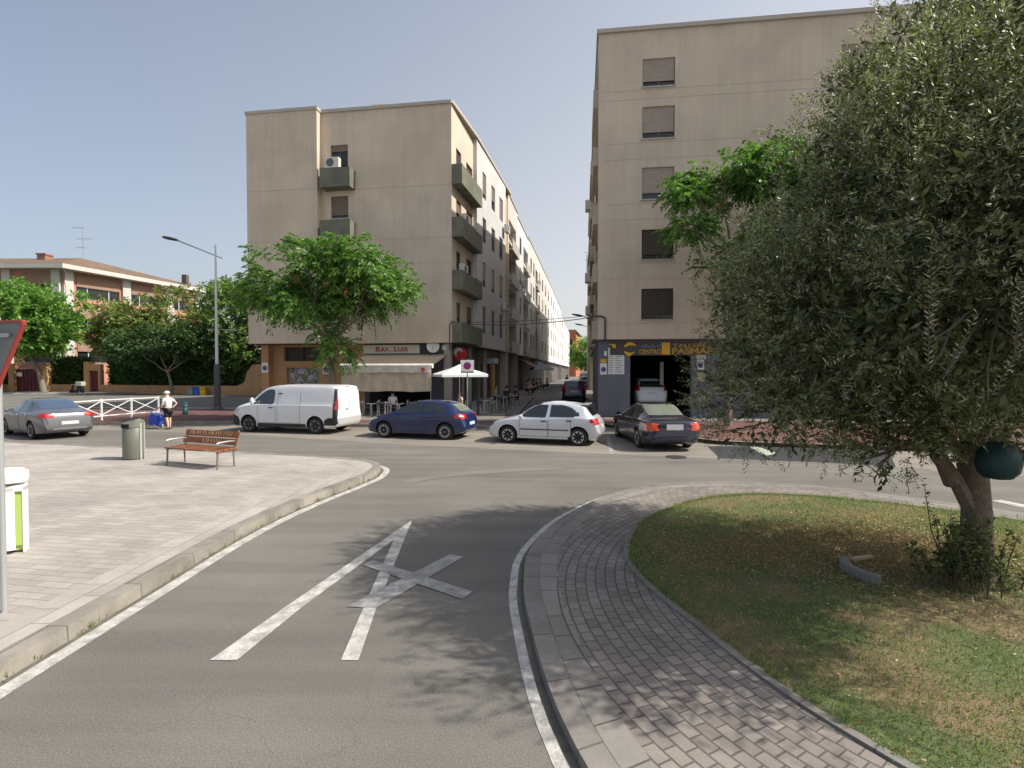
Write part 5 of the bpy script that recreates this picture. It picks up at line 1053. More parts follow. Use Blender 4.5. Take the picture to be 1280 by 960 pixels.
mb = W(); mb.tube([(-59, 72, E + 2.6), (-59, 72, E + 7.2)], .05, 6); mb.build('mast', M_METAL, an)
mb = W()
for z, a, b_ in ((7.1, -1.5, .15), (5.6, -.9, 1.2), (4.4, -.9, .2)):
    mb.tube([(-59 + a, 72, E + z), (-59 + b_, 72, E + z)], .03, 5)
    for k in range(5): x = -59 + a + (b_ - a) * k / 4; mb.tube([(x, 71.5, E + z), (x, 72.5, E + z)], .015, 4)
mb.build('antenna', M_METAL, an)
# perimeter wall
wl = [(-70, 61.5), (-58.6, 61)]; w2 = [(-54.6, 61), (-49.6, 60.5)]; w3 = [(-47.9, 60.2), (-44, 58.5), (-29, 54.8)]
pw = bldg('perimeter_wall', -45, 59, 'low ochre wall under the dark hedge along the school'); pw['category'] = 'wall'
def wallrun(mb, line, z0, z1, th=.3):
    o = offset(line, th); mb.prism(line + o[::-1], z0, z1)
for k, l in enumerate((wl, w2, w3)): mb = W(); wallrun(mb, l, 0, .95); mb.build('wall_run', M_OCHRE, pw)
mb = W()
for x, y in ((-58.4, 60.9), (-54.5, 60.9)): mb.box(x - .3, x + .3, y - .3, y + .3, 0, 3.4)
mb.box(-49.5, -48.9, 60.1, 60.7, 0, 3.6); mb.box(-49.5, -47.6, 60.15, 60.65, 2.55, 3.3); mb.box(-47.85, -47.6, 60.1, 60.7, 0, 2.55); mb.build('gate_pillar', M_OCHRE, pw)
mb = W(); l = [(-29, 54.8), (-28.1, 54.5), (-27.7, 54.3), (-27.0, 54.1), (-18, 50.5)]; o = offset(l, .3); hz = [.96, 1.3, 2.3, 3.2, 3.3]
mb.add([(p[0], p[1], 0) for p in l] + [(p[0], p[1], h) for p, h in zip(l, hz)] + [(p[0], p[1], h) for p, h in zip(o, hz)], [(i, i + 1, 6 + i, 5 + i) for i in range(4)] + [(5 + i, 6 + i, 11 + i, 10 + i) for i in range(4)]); mb.build('wall_run', M_OCHRE, pw)
M_MAR = mat('maroon_metal', (.10, .015, .02), .6, var=.1, scale=5)
gt = empty('double_gate', (-56.5, 61, 0), 0, 'wide maroon sheet metal gate in the ochre wall behind the silver car', 'gate')
for x0, x1 in ((-58.1, -56.5), (-56.45, -54.8)):
    mb = W(); mb.box(x0, x1, 61, 61.06, .12, 2.75); lf = mb.build('leaf', M_MAR, gt)
    mb = W(); [mb.box(x0 + .4 * k, x0 + .4 * k + .05, 60.96, 61.0, .14, 2.73) for k in range(4)]; mb.build('rib', M_MAR, lf)
mb = W(); mb.box(-58.0, -57.4, 60.9, 60.95, 1.9, 2.35); mb.build('notice', M_SIGNW, gt)
dg = empty('small_gate', (-48.3, 60.4, 0), 0, 'small maroon door between ochre pillars in the school wall', 'gate'); mb = W(); mb.box(-48.9, -47.85, 60.4, 60.45, .12, 2.55); mb.build('leaf', M_MAR, dg); mb = W(); mb.box(-48.05, -47.98, 60.34, 60.4, 1.1, 1.3); mb.build('handle', M_METAL, dg)
cbx = empty('utility_cabinet', (-59.8, 59.9, .13), 0, 'pale grey utility cabinet by the school wall left of the first tree', 'cabinet'); mb = W(); mb.box(-60.6, -59.2, 59.6, 60.1, .13, 1.6); mb.build('housing', M_AC, cbx, bevel=.02); mb = W(); mb.box(-60.7, -59.1, 59.5, 60.2, 1.6, 1.68); mb.build('lid', M_AC, cbx)

G_BR = [leaf_mat('leaf_bright_a', (.13, .27, .05)), leaf_mat('leaf_bright_b', (.20, .33, .08)), leaf_mat('leaf_bright_c', (.085, .18, .035))]
G_MX = [leaf_mat('leaf_mix_a', (.16, .24, .065)), leaf_mat('leaf_mix_b', (.27, .29, .11)), leaf_mat('leaf_mix_c', (.28, .17, .08)), leaf_mat('leaf_mix_d', (.05, .10, .025))]
G_DK = [leaf_mat('leaf_dark_a', (.05, .10, .03), .25), leaf_mat('leaf_dark_b', (.08, .15, .042), .25), leaf_mat('leaf_dark_c', (.02, .045, .015), .15)]
G_AI = [leaf_mat('leaf_pinnate_a', (.10, .20, .042), .35), leaf_mat('leaf_pinnate_b', (.16, .27, .065), .35), leaf_mat('leaf_pinnate_c', (.065, .145, .03), .3)]
G_OL = [leaf_mat('leaf_olive_a', (.14, .155, .07), .14, .5), leaf_mat('leaf_olive_b', (.22, .235, .115), .18, .5), leaf_mat('leaf_olive_silver', (.40, .41, .29), .2, .45), leaf_mat('leaf_olive_dark', (.05, .066, .026), .15, .5)]
M_BARK = mat('bark_grey', (.20, .165, .125), .95, var=.3, scale=18, bump=.8); M_BARKO = mat('bark_olive', (.17, .125, .10), .95, var=.35, scale=14, bump=1.0, bscale=40); M_TWIG = mat('twig_brown', (.10, .075, .055), .9)
def limb(mb, a, b_, r0, r1, wob=.15, n=7, seg=6):
    a, b_ = Vector(a), Vector(b_); L_ = (b_ - a).length; pts = []; rs = []
    for i in range(seg + 1):
        t = i / seg; q = a.lerp(b_, t) + Vector((random.uniform(-1, 1), random.uniform(-1, 1), random.uniform(-.5, .5))) * wob * L_ * .25 * math.sin(math.pi * t); pts.append(q); rs.append(r0 + (r1 - r0) * t)
    mb.tube(pts, rs, n); return pts
def tree(name, base, trunk, r0, blobs, label, mats, n, size, weights=None, cat='tree', group=None, shell=.5, lump=.25, gap=-.35, seed=1.0, nl=6, bark=None, fork=None, spread=.5, aspect=.55):
    r = empty(name, base, 0, label, cat, group); mb = W(); bark = bark or M_BARK
    pts = [Vector(p) for p in [base] + trunk]; k = len(pts)
    mb.tube(pts, [r0 * (1.25 if i == 0 else 1 - .35 * i / k) for i in range(k)], 10)
    for b_ in blobs: c = Vector(b_[:3]); q = limb(mb, pts[-1], c, r0 * .5, r0 * .12); [limb(mb, q[random.randint(2, 5)], c + Vector((random.uniform(-1, 1) * b_[3], random.uniform(-1, 1) * b_[4], random.uniform(-.4, .9) * b_[5])) * .8, r0 * .14, r0 * .03, seg=4, n=5) for _ in range(5)]
    mb.build('trunk', bark, r, smooth=True)
    p, d = blob_points(blobs, n // nl, shell, lump); p, d = gaps(p, d, 2.2 / max(.5, min(b_[3] for b_ in blobs)) * 1.0, gap, seed)
    b_, ld = twig_leaves(p, d, nl, spread)
    leaves('crown', b_, ld, RNG.uniform(.7, 1.25, len(b_)) * size, RNG.uniform(.8, 1.2, len(b_)) * size * aspect, mats, r, weights=weights, droop=.1)
    return r
tree('street_tree', (-51.8, 57.5, .13), [(-52.2, 57.5, 2.2), (-53, 57.4, 4.2)], .28, [(-54.5, 57, 9.2, 4.2, 3.5, 2.9), (-50.8, 57.2, 8.4, 3.0, 3, 2.8), (-58.5, 57, 8.0, 3.5, 3, 3), (-52.6, 57, 6.2, 4.2, 3.2, 1.8), (-48.8, 57.5, 9.6, 1.6, 1.6, 1.2)],
     'bright green broad tree at the far left before the school', G_BR, 26000, .42, group='trees by the school', seed=.4)
tree('street_tree', (-44, 63, .0), [(-44, 63, 2.5), (-43.6, 63, 4.5)], .25, [(-46.0, 63, 8.0, 3.6, 3, 3.2), (-41.5, 63, 8.8, 3.6, 3, 3.0), (-38, 63, 7.4, 3.0, 3, 3.0), (-48.5, 62.5, 6.8, 2.4, 2, 2.6), (-43, 61.8, 6.0, 4.5, 2, 2.2)],
     'olive and russet tinged tree in front of the school windows', G_MX, 30000, .38, weights=[.38, .27, .15, .2], group='trees by the school', seed=2.2, lump=.35)
tree('street_tree', (-36, 55, .0), [(-36.1, 55, 1.4), (-36.4, 55, 2.4)], .16, [(-37.8, 55, 5.8, 2.6, 2.0, 1.5), (-34.5, 55, 5.6, 2.4, 2, 1.5), (-40.5, 55, 5.0, 2.2, 1.8, 1.6), (-31.5, 55.5, 5.6, 2.2, 2, 1.7)],
     'small tree with a pale forked trunk and dark crown in front of the hedge', G_DK, 20000, .30, group='trees by the school', seed=3.1)
tree('street_tree', (-28.6, 57, .0), [(-28.6, 57, 2.5), (-28.8, 57, 5)], .3, [(-30.5, 57, 9.0, 3.0, 3, 3.4), (-26.8, 57, 9.2, 3.2, 3, 3.6), (-23.5, 57, 8.6, 3.0, 3, 3.2), (-28.0, 56, 5.4, 4.2, 2.5, 2.6), (-32.0, 58, 11.2, 1.6, 1.6, 1.3), (-22, 57, 5.5, 3, 2.5, 2.8)],
     'tall dense tree behind the tall street lamp, beside the beige block', [G_MX[0], G_BR[2], G_DK[1], G_MX[1]], 34000, .36, weights=[.35, .25, .25, .15], group='trees by the school', seed=4.4)
tree('street_tree', (15.2, 104, .4), [(15.2, 104, 2.5)], .25, [(14.6, 104, 6.0, 2.6, 2.4, 2.8), (17, 104, 7.2, 2.6, 2.4, 2.6), (13.6, 104, 4.4, 1.8, 1.6, 1.4)], 'green tree far down the side street on the right', G_BR, 8000, .4, seed=1.7)
# hedge: clipped mass of leaves over a solid dark core
hd = empty('hedge', (-40, 60, .9), 0, 'tall dark clipped hedge behind the low ochre school wall', 'hedge')
HL = [((-47.2, 60.9), (-44, 59.3)), ((-44, 59.3), (-27.4, 55.3))]
pp = []
for (a, b_), n_ in zip(HL, (2400, 12500)):
    t = RNG.random(n_)[:, None]; q = np.array(a) * (1 - t) + np.array(b_) * t; nn = np.array([.23, .97]); q = q + nn * (RNG.random((n_, 1)) ** 2 * .9)
    z = .7 + RNG.random(n_) * 3.6; top = RNG.random(n_) < .2; z[top] = 4.3 + RNG.random(top.sum()) * .35; pp.append(np.concatenate([q, z[:, None]], 1))
n_ = 3500; t = RNG.random(n_)[:, None]; pp.append(np.concatenate([np.array([-54.3, 61.4]) * (1 - t) + np.array([-49.7, 61.0]) * t + RNG.random((n_, 1)) * np.array([0, .9]), .8 + RNG.random((n_, 1)) * 3.2], 1))
n_ = 4000; t = RNG.random(n_)[:, None]; pp.append(np.concatenate([np.array([-72, 61.9]) * (1 - t) + np.array([-58.9, 61.5]) * t + RNG.random((n_, 1)) * np.array([0, .9]), .8 + RNG.random((n_, 1)) * 2.2], 1))
pp = np.concatenate(pp); d = RNG.normal(size=pp.shape) + np.array([0, -.7, .2]); b_, ld = twig_leaves(pp, d, 3, .25)
leaves('foliage', b_, ld, RNG.uniform(.16, .34, len(b_)), RNG.uniform(.1, .18, len(b_)), G_DK, hd)
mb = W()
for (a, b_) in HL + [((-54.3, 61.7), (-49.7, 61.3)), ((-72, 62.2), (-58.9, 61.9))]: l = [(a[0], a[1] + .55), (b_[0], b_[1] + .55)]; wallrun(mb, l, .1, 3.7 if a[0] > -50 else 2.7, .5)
mb.build('dark_core', mat('hedge_core', (.012, .018, .008), .95), hd)

# ------------------------------------------------------------------ ailanthus-like trees with long feathered leaves
def pinnate(name, blobs, n, mats, par, Lr=.75, pairs=9, leaflet=.20, wd=.075, seed=1, gap=-.3):
    p, d = blob_points(blobs, n, .35, .22); p, d = gaps(p, d, 1.5, gap, seed); n = len(p)
    d = d * np.array([1, 1, .5]) + RNG.normal(size=(n, 3)) * .45 + np.array([0, 0, .25]); d /= np.linalg.norm(d, axis=1, keepdims=True)
    t = np.linspace(.12, 1, pairs)[None, :, None]; L_ = (Lr * RNG.uniform(.7, 1.2, n))[:, None, None]
    pos = p[:, None, :] + d[:, None, :] * L_ * t - np.array([0, 0, 1.])[None, None, :] * L_ * .45 * t ** 2
    tan = d[:, None, :] - np.array([0, 0, .9])[None, None, :] * t; side = np.cross(d, np.array([0, 0, 1.])); side /= (np.linalg.norm(side, axis=1, keepdims=True) + 1e-6)
    B = []; D = []
    for sg in (-1, 1): B.append(pos); D.append(side[:, None, :] * sg + tan * .45 - np.array([0, 0, .35]) + RNG.normal(size=pos.shape) * .12)
    B = np.concatenate(B).reshape(-1, 3); D = np.concatenate(D).reshape(-1, 3)
    return leaves(name, B, D, RNG.uniform(.8, 1.2, len(B)) * leaflet, wd, mats, par, droop=.1)
def ail(base, fork, blobs, n, label, r0, seed, seeds=()):
    r = empty('feather_leaved_tree', base, 0, label, 'tree', 'trees on the pavements'); mb = W(); pts = [Vector(base)] + [Vector(f) for f in fork]
    mb.tube(pts, [r0 * 1.2] + [r0 * (1 - .12 * i) for i in range(1, len(pts))], 10)
    for b_ in blobs:
        c = Vector(b_[:3]); q = limb(mb, pts[-1] if b_[2] > pts[-1].z - .3 else pts[-2], c - Vector((0, 0, b_[5] * .5)), r0 * .42, r0 * .13)
        for _ in range(7): limb(mb, q[random.randint(3, 6)], c + Vector((random.uniform(-1, 1) * b_[3], random.uniform(-1, 1) * b_[4], random.uniform(-.3, .8) * b_[5])) * .75, r0 * .13, r0 * .04, seg=4, n=5)
    mb.build('trunk', M_BARK, r, smooth=True); cr_ = pinnate('crown', blobs, n, G_AI, r, seed=seed)
    if seeds:
      for s_one in seeds:
        q = np.concatenate([np.array(s_)[None] + RNG.normal(size=(45, 3)) * np.array([.09, .09, .10]) for s_ in [s_one]]); leaves('seed_cluster', q, RNG.normal(size=q.shape) - np.array([0, 0, .5]), .09, .04, [leaf_mat('seed_rust', (.34, .11, .05), .2), leaf_mat('seed_rust_b', (.22, .09, .045), .2)] if 'seed_rust' not in MATS else [MATS['seed_rust'], MATS['seed_rust_b']], r)
    return r
ail((-8.55, 25.1, .13), [(-8.6, 25.1, 1.6), (-8.75, 25.1, 3.0), (-8.7, 25.0, 3.9)], [(-9.6, 25, 7.5, 2.3, 2.0, 1.15), (-11.3, 25, 6.5, 1.45, 1.5, .95), (-7.3, 24.9, 7.6, 2.0, 1.8, 1.1), (-5.7, 25, 6.6, 1.0, 1.1, .6), (-9.9, 24.6, 5.9, 1.9, 1.8, .8), (-7.0, 24.6, 6.0, 1.6, 1.5, .75), (-8.3, 24.7, 3.5, .75, .6, .6), (-8.9, 24.8, 4.6, .6, .6, .4)], 3000,
    'spreading feather leaved tree between the van and the bar', .19, 1.3, [(-9.6, 23.2, 6.6), (-8.3, 23.2, 6.4), (-7.4, 23.2, 6.0)])
ail((9.4, 22.6, .13), [(9.42, 22.6, 3), (9.5, 22.6, 5.6), (9.45, 22.5, 7.6)], [(9.0, 22.4, 10.7, 1.9, 1.7, .8), (11.2, 22.4, 11.1, 1.9, 1.7, .9), (7.6, 22.2, 10.1, 1.0, 1.0, .45), (12.6, 22, 10.2, 1.6, 1.4, .8), (7.5, 22.0, 8.55, .9, .8, .38), (10.4, 22.2, 7.6, 1.2, 1.2, .8), (9.6, 22.0, 6.0, 1.1, 1.1, .75), (11.6, 22.4, 8.7, 1.3, 1.2, .8), (11.6, 22.2, 6.2, 1.4, 1.2, .9), (8.4, 22.0, 6.5, .75, .7, .5)], 2900,
    'feather leaved tree in front of the workshop block, rising behind the olive', .15, 2.6, [(8.6, 21.9, 9.35), (9.5, 21.9, 8.9)])

# ------------------------------------------------------------------ olive tree
OB = [(5.3, 6.6, 6.0, 1.3, 1.6, 1.1), (7.2, 6.4, 6.4, 2.2, 2.2, 1.2), (3.7, 6.3, 3.0, 1.3, 1.6, 1.25), (5.3, 3.9, 4.2, 1.4, 1.0, 1.2), (4.9, 5.0, 2.6, .9, .8, .7), (4.05, 6.1, 2.35, 1.05, .9, .6), (5.15, 5.8, 1.95, .75, .55, .45), (6.2, 5.9, 2.05, .8, .7, .45), (4.5, 6.1, 4.6, 1.3, 1.8, 1.3), (3.3, 6.4, 3.6, .7, .9, .7), (3.2, 6.3, 2.15, .9, 1.0, .6), (5.5, 6.4, 3.3, 1.6, 1.9, 1.35), (5.7, 6.1, 5.2, 2.0, 2.2, 1.35), (7.5, 6.3, 4.0, 1.9, 2.0, 1.7), (4.45, 5.95, 2.15, .9, .9, .75), (4.35, 6.0, 1.65, .42, .42, .34), (5.3, 6.6, 2.1, .7, .6, .45),
      (6.9, 6.3, 2.45, 1.2, 1.1, .55), (5.0, 8.0, 4.0, 1.7, 1.3, 1.4), (4.3, 8.2, 3.4, 1.2, 1.0, 1.1), (4.6, 4.9, 3.7, 1.35, 1.1, 1.15), (5.7, 4.6, 4.4, 1.5, 1.0, 1.2), (3.9, 5.0, 2.9, .8, .8, .7)]
ol = empty('olive_tree', (5.45, 6.05, .15), 0, 'large grey green olive tree filling the right side, on the lawn', 'tree')
mb = W(); tb = [(5.42, 6.02, .02), (5.45, 6.05, .4), (5.46, 6.08, .95), (5.42, 6.1, 1.4), (5.5, 6.15, 1.9), (5.6, 6.2, 2.6)]
mb.tube(tb, [.21, .155, .14, .145, .13, .10], 16)
q = limb(mb, (5.4, 6.06, .85), (4.95, 6.0, 1.55), .085, .07, wob=.1); limb(mb, (4.95, 6.0, 1.55), (4.4, 6.2, 2.6), .08, .04); mb.tube([(5.12, 6.02, 1.2), (4.98, 5.98, 1.42), (4.86, 5.95, 1.55)], [.085, .07, .065], 10)
limb(mb, (5.45, 6.1, 1.1), (5.05, 6.3, 2.2), .07, .045); limb(mb, (5.5, 6.15, 1.5), (6.2, 6.1, 2.2), .08, .05)
for b_ in OB:
    c = Vector(b_[:3]); s0 = Vector(tb[5]) if c.z > 2.4 else Vector((4.9, 6, 1.7)) if c.x < 5 else Vector(tb[4])
    q = limb(mb, s0, c, .055, .02, wob=.3)
    for _ in range(9): limb(mb, q[random.randint(2, 6)], c + Vector((random.uniform(-1, 1) * b_[3], random.uniform(-1, 1) * b_[4], random.uniform(-.9, .9) * b_[5])) * .8, .016, .005, seg=4, n=5)
mb.build('trunk', M_BARKO, ol, smooth=True)
p, d = blob_points(OB, 22500, .42, .15, 1.4); p = p + d * (noise3(p, 3.4, 1.0) * .22)[:, None]; p, d = gaps(p, d, 3.1, -.42, 5.0)
nl = 18; b_, ld = twig_leaves(p, d, nl, .26, up=.35)
leaves('crown', b_, ld, RNG.uniform(.042, .07, len(b_)), RNG.uniform(.012, .0175, len(b_)), G_OL, ol, weights=[.33, .35, .17, .15], fold=.15)
n_ = len(p); mbt = np.stack([p[::2], p[::2] + d[::2] * .25], 1)
p2, d2 = blob_points([tuple(b_[:3]) + tuple(v * .8 for v in b_[3:]) for b_ in OB], 6000, .1, .15)
b_, ld = twig_leaves(p2, d2, 6, .25)
leaves('inner_foliage', b_, ld, RNG.uniform(.09, .14, len(b_)), RNG.uniform(.04, .06, len(b_)), [G_OL[3], G_OL[0]], ol)
# a few long pale shoots on the side towards the viewer
sp = np.array([(3.1 + .16 * k + random.uniform(-.1, .1), 3.95 + .1 * math.sin(k), 2.55 + .25 * math.sin(k * 1.7)) for k in range(7)]); sd_ = np.array([(random.uniform(-.5, .5), -.1, 1) for _ in sp]); sd_ /= np.linalg.norm(sd_, axis=1, keepdims=True)
t = np.linspace(0, 1, 26)[None, :, None]; bb = sp[:, None] + sd_[:, None] * t * .5; sg = np.where(np.arange(26) % 2 == 0, 1., -1.)[None, :, None]
dd = sd_[:, None] * .7 + np.array([1, 0, 0])[None, None] * sg + RNG.normal(size=bb.shape) * .15
for k in range(len(sp)): leaves('shoot', bb[k], dd[k], .055, .011, [G_OL[1], G_OL[2]], ol)
mb = W(); [limb(mb, (4.5, 4.9, 3.2), tuple(s_ - .05 * d_), .012, .005, seg=4, n=5) for s_, d_ in zip(sp, sd_)]; [mb.tube([tuple(s_), tuple(s_ + d_ * .5)], [.005, .002], 4) for s_, d_ in zip(sp, sd_)]; mb.build('shoot_stems', M_TWIG, ol)
# shrubby suckers at the foot of the trunk
sh = empty('sucker_shrub', (5.1, 5.9, .15), 0, 'leafy shrub of suckers around the foot of the olive trunk', 'shrub'); mb = W(); tips = []
for k in range(46):
    a = random.uniform(0, 6.28); rr_ = random.random() ** .6; bx, by = 5.15 + .42 * rr_ * math.cos(a) * 1.25, 5.8 + .35 * rr_ * math.sin(a); h = random.uniform(.3, .9) * (1.1 - .4 * rr_)
    tx, ty = bx + random.uniform(-.2, .2) - .05, by + random.uniform(-.12, .12); mb.tube([(bx, by, .06), ((bx + tx) / 2, (by + ty) / 2, .14 + h * .55), (tx, ty, .14 + h)], [.009, .006, .003], 5); tips.append(((bx, by, .14), (tx, ty, .14 + h)))
mb.tube([(4.95, 5.85, .2), (4.75, 5.85, .7), (4.66, 5.85, 1.22)], [.009, .006, .003], 5); tips += [((4.95, 5.85, .2), (4.66, 5.85, 1.22))]
mb.build('stems', M_TWIG, sh); B = []; D = []
for a, c in tips:
    a, c = np.array(a), np.array(c)
    for j in range(60): t_ = .15 + .85 * random.random(); B.append(a * (1 - t_) + c * t_ + RNG.normal(size=3) * .015); D.append(np.append(RNG.normal(size=2), .35))
leaves('foliage', np.array(B), np.array(D), RNG.uniform(.03, .06, len(B)), RNG.uniform(.018, .03, len(B)), [leaf_mat('leaf_sucker_a', (.07, .12, .03)), leaf_mat('leaf_sucker_b', (.2, .22, .09)), leaf_mat('leaf_sucker_c', (.03, .055, .018))], sh)
# curved broken edging stone and hanging teal container
q = [(4.30 + .22 * math.cos(t_), 6.15 + .3 * math.sin(t_)) for t_ in np.linspace(1.9, 4.3, 9)]
mb = MB(); mb.prism(q + offset(q, -.09)[::-1], .07, .19); tag(mb.build('edging_stone', M_KERB2, bevel=.012), 'curved pale concrete edging piece lying on the lawn beside the shrub', 'edging stone')
mb = MB(); mb.bar((4.32, 6.55, .11), (4.62, 6.62, .12), .05, .04); tag(mb.build('dead_branch', mat('dead_wood', (.45, .36, .25), .9)), 'short bleached piece of wood on the lawn behind the edging stone', 'wood')
tl = empty('hanging_blob', (5.3, 5.65, 1.35), 0, 'rounded dark teal container hanging in the olive tree right of the trunk', 'blob')
mb = W(); mb.lathe([(.06, -.2), (.13, -.185), (.185, -.12), (.205, -.02), (.19, .09), (.14, .17), (.06, .2)], 9, (5.27, 5.62, 1.53)); mb.build('shell', mat('teal_dark', (.008, .042, .052), .6, var=.3, scale=4), tl, smooth=True, angle=50)  # unidentified teal spot, given a solid round form and a cord
mb = W(); mb.tube([(5.27, 5.62, 1.73), (5.35, 5.8, 1.95), (5.5, 6.1, 2.1)], .008, 5); mb.build('cord', M_TWIG, tl)
# second block on the right of the street, its far end lets the sun in
r2 = bldg('shaded_building', 8.5, 57, 'narrow seen block behind the workshop block on the right of the side street')
R0 = RC + sdir * 30; RE = RC + sdir * 62; F2 = Facade(RE, R0); mb = W(); lh = [(a, a + 2.2, z + .95, z + 2.5, .3) for a in (4, 11, 18, 25) for z in sfl[:4]]
F2.wall(mb, .2, 17.6, lh); Facade((RE.x + 12, RE.y - 1), RE).wall(mb, .2, 17.6); mb.build('wall', M_CREAM, r2)
mb = W(); F2.box(mb, 0, 32, 17.6, 17.8, -12, .1); mb.build('roof', M_SILL, r2)
for (a, b_, z0, z1, d_) in lh: mb = W(); F2.box(mb, a, b_, z0, z1, -.3, -.27); mb.build('window', M_BLIND_D, r2)
# ------------------------------------------------------------------ street furniture
M_WOOD = mat('bench_wood', (.27, .10, .035), .6, var=.25, scale=9, bump=.2, stain=.3, stain_scale=4); M_WOODP = mat('scratched_wood', (.50, .36, .22), .7, var=.3, scale=20)
M_BENCHM = mat('bench_iron', (.22, .21, .19), .5, metal=.5)
be = empty('park_bench', (-7.76, 12.93, .14), R(-21), 'wooden slatted bench with grey metal arms on the pale plaza', 'bench')
for nm, rows in (('seat', [(-.27, .42), (-.12, .425), (.03, .43), (.16, .435)]), ('backrest', [])):
    mb = MB()
    if nm == 'seat':
        for y, z in rows: mb.box(-.93, .93, y, y + .125, z, z + .035)
    else:
        for (y, z) in ((.255, .60), (.325, .77)):
            k = len(mb.v); mb.M = Matrix.Translation((0, y, z)) @ Matrix.Rotation(R(-16), 4, 'X'); mb.box(-.93, .93, -.018, .018, -.075, .075); mb.M = None
    o = mb.build(nm, M_WOOD, be, bevel=.006)
    if nm == 'backrest':
        mb = MB(); rr = random.Random(3)
        for zc, yc, x0, x1 in ((.78, .325, -.75, .75), (.60, .255, -.2, .35)):
            x = x0
            while x < x1:
                L_ = rr.uniform(.03, .09); a = rr.uniform(-1, 1); mb.M = Matrix.Translation((0, yc, zc)) @ Matrix.Rotation(R(-16), 4, 'X'); mb.bar((x, -.020, -.045), (x + L_ * a * .6, -.020, .045), .018, .004, 0, up=(0, 1, 0)); x += L_ + .02; mb.M = None
        mb.build('scratched_lettering', M_WOODP, o)
    elif True:
        mb = MB(); mb.box(.45, .93, -.272, -.268, .425, .452); mb.build('worn_edge', M_WOODP, o)
for sx in (-.86, .86):
    mb = MB(); mb.tube([(sx, -.26, 0), (sx, -.24, .40)], .022, 8); mb.tube([(sx, .22, 0), (sx, .2, .40), (sx, .28, .60), (sx, .37, .88)], .02, 8); mb.bar((sx, -.27, .405), (sx, .28, .415), .04, .03); mb.build('leg_frame', M_BENCHM, be, smooth=True)
    mb = MB(); mb.tube([(sx, .29, .62), (sx, .1, .645), (sx, -.2, .64), (sx, -.27, .62)], [.016, .022, .024, .018], 8); mb.build('armrest', mat('armrest_pale', (.5, .5, .5), .35, metal=.7), be, smooth=True)
# litter bin on the plaza
bi = empty('litter_bin', (-10.18, 13.95, .14), 0, 'grey green cylindrical litter bin with slanted hood on the plaza', 'litter bin')
M_BIN = mat('bin_grey_green', (.18, .185, .15), .45, var=.08, scale=6, metal=.3); M_BINL = mat('bin_light', (.45, .46, .43), .4, metal=.3)
mb = W(); bx, by = -10.18, 13.95; mb.lathe([(.235, .16), (.25, .2), (.255, .55), (.25, 1.02), (.235, 1.04)], 28, (bx, by, 0)); mb.build('body', M_BIN, bi, smooth=True)
mb = W(); mb.lathe([(.22, .14), (.22, .19)], 24, (bx, by, 0)); mb.build('base', M_TRIM, bi)
mb = W(); vs = []; n = 28
for i in range(n): a = 2 * math.pi * i / n; c_, s_ = math.cos(a), math.sin(a); vs += [(bx + .262 * c_, by + .262 * s_, 1.0), (bx + .255 * c_, by + .255 * s_, 1.10 + .07 * max(0, c_ + .3 * s_)), (bx + .13 * c_ + .03, by + .13 * s_, 1.17 + .06 * max(0, c_))]
mb.add(vs, [(3 * i + k, 3 * ((i + 1) % n) + k, 3 * ((i + 1) % n) + k + 1, 3 * i + k + 1) for i in range(n) for k in (0, 1)] + [tuple(3 * i + 2 for i in range(n))]); mb.build('hood', M_BIN, bi, smooth=True)
mb = W(); vs = []
for i in range(9): a = R(172 + i * 14); vs += [(bx + .268 * math.cos(a), by + .268 * math.sin(a), .99), (bx + .27 * math.cos(a), by + .27 * math.sin(a), 1.10)]
mb.add(vs, [(2 * i, 2 * i + 2, 2 * i + 3, 2 * i + 1) for i in range(8)]); mb.build('opening', M_BLACK, bi)
for a in (-18, 8): mb = W(); an = R(a); mb.bar((bx + .262 * math.cos(an), by + .262 * math.sin(an), .15), (bx + .262 * math.cos(an), by + .262 * math.sin(an), 1.12), .05, .02, 0, up=(math.cos(an), math.sin(an), 0)); mb.build('side_rail', M_BINL, bi)
# white and lime pedestal at the left edge
pe = empty('pedestal_dispenser', (-6.50, 6.75, .14), R(33), 'white pedestal unit with lime green inset and rounded top at the left edge', 'dispenser')
M_PW = mat('pedestal_white', (.78, .78, .76), .4, var=.06, scale=8); M_LIME = mat('lime_green', (.38, .52, .12), .5)
mb = MB(); mb.box(-.22, .02, -.1, .1, .04, .86); mb.box(.09, .12, -.1, .1, .0, .86); mb.box(-.22, .12, -.1, .1, .80, .88); mb.build('column', M_PW, pe, bevel=.008)
mb = MB(); mb.box(.02, .09, -.06, .06, .03, .80); mb.box(.022, .088, -.092, -.062, .1, .76, 0); mb.build('lime_inset', M_LIME, pe)
mb = MB(); mb.box(-.2, -.02, -.09, .09, 0, .04); mb.build('foot', M_TRIM, pe)
mb = MB(); mb.M = Matrix.Translation((-.05, 0, .99)); mb.lathe([(.10, -.09), (.19, -.07), (.205, 0), (.195, .06), (.15, .10), (.05, .115)], 20, sy=.75); mb.build('rounded_top', M_PW, pe, smooth=True)
mb = MB(); mb.box(-.18, -.1, -.125, -.1, .885, .92); mb.build('slot', M_BLACK, pe)
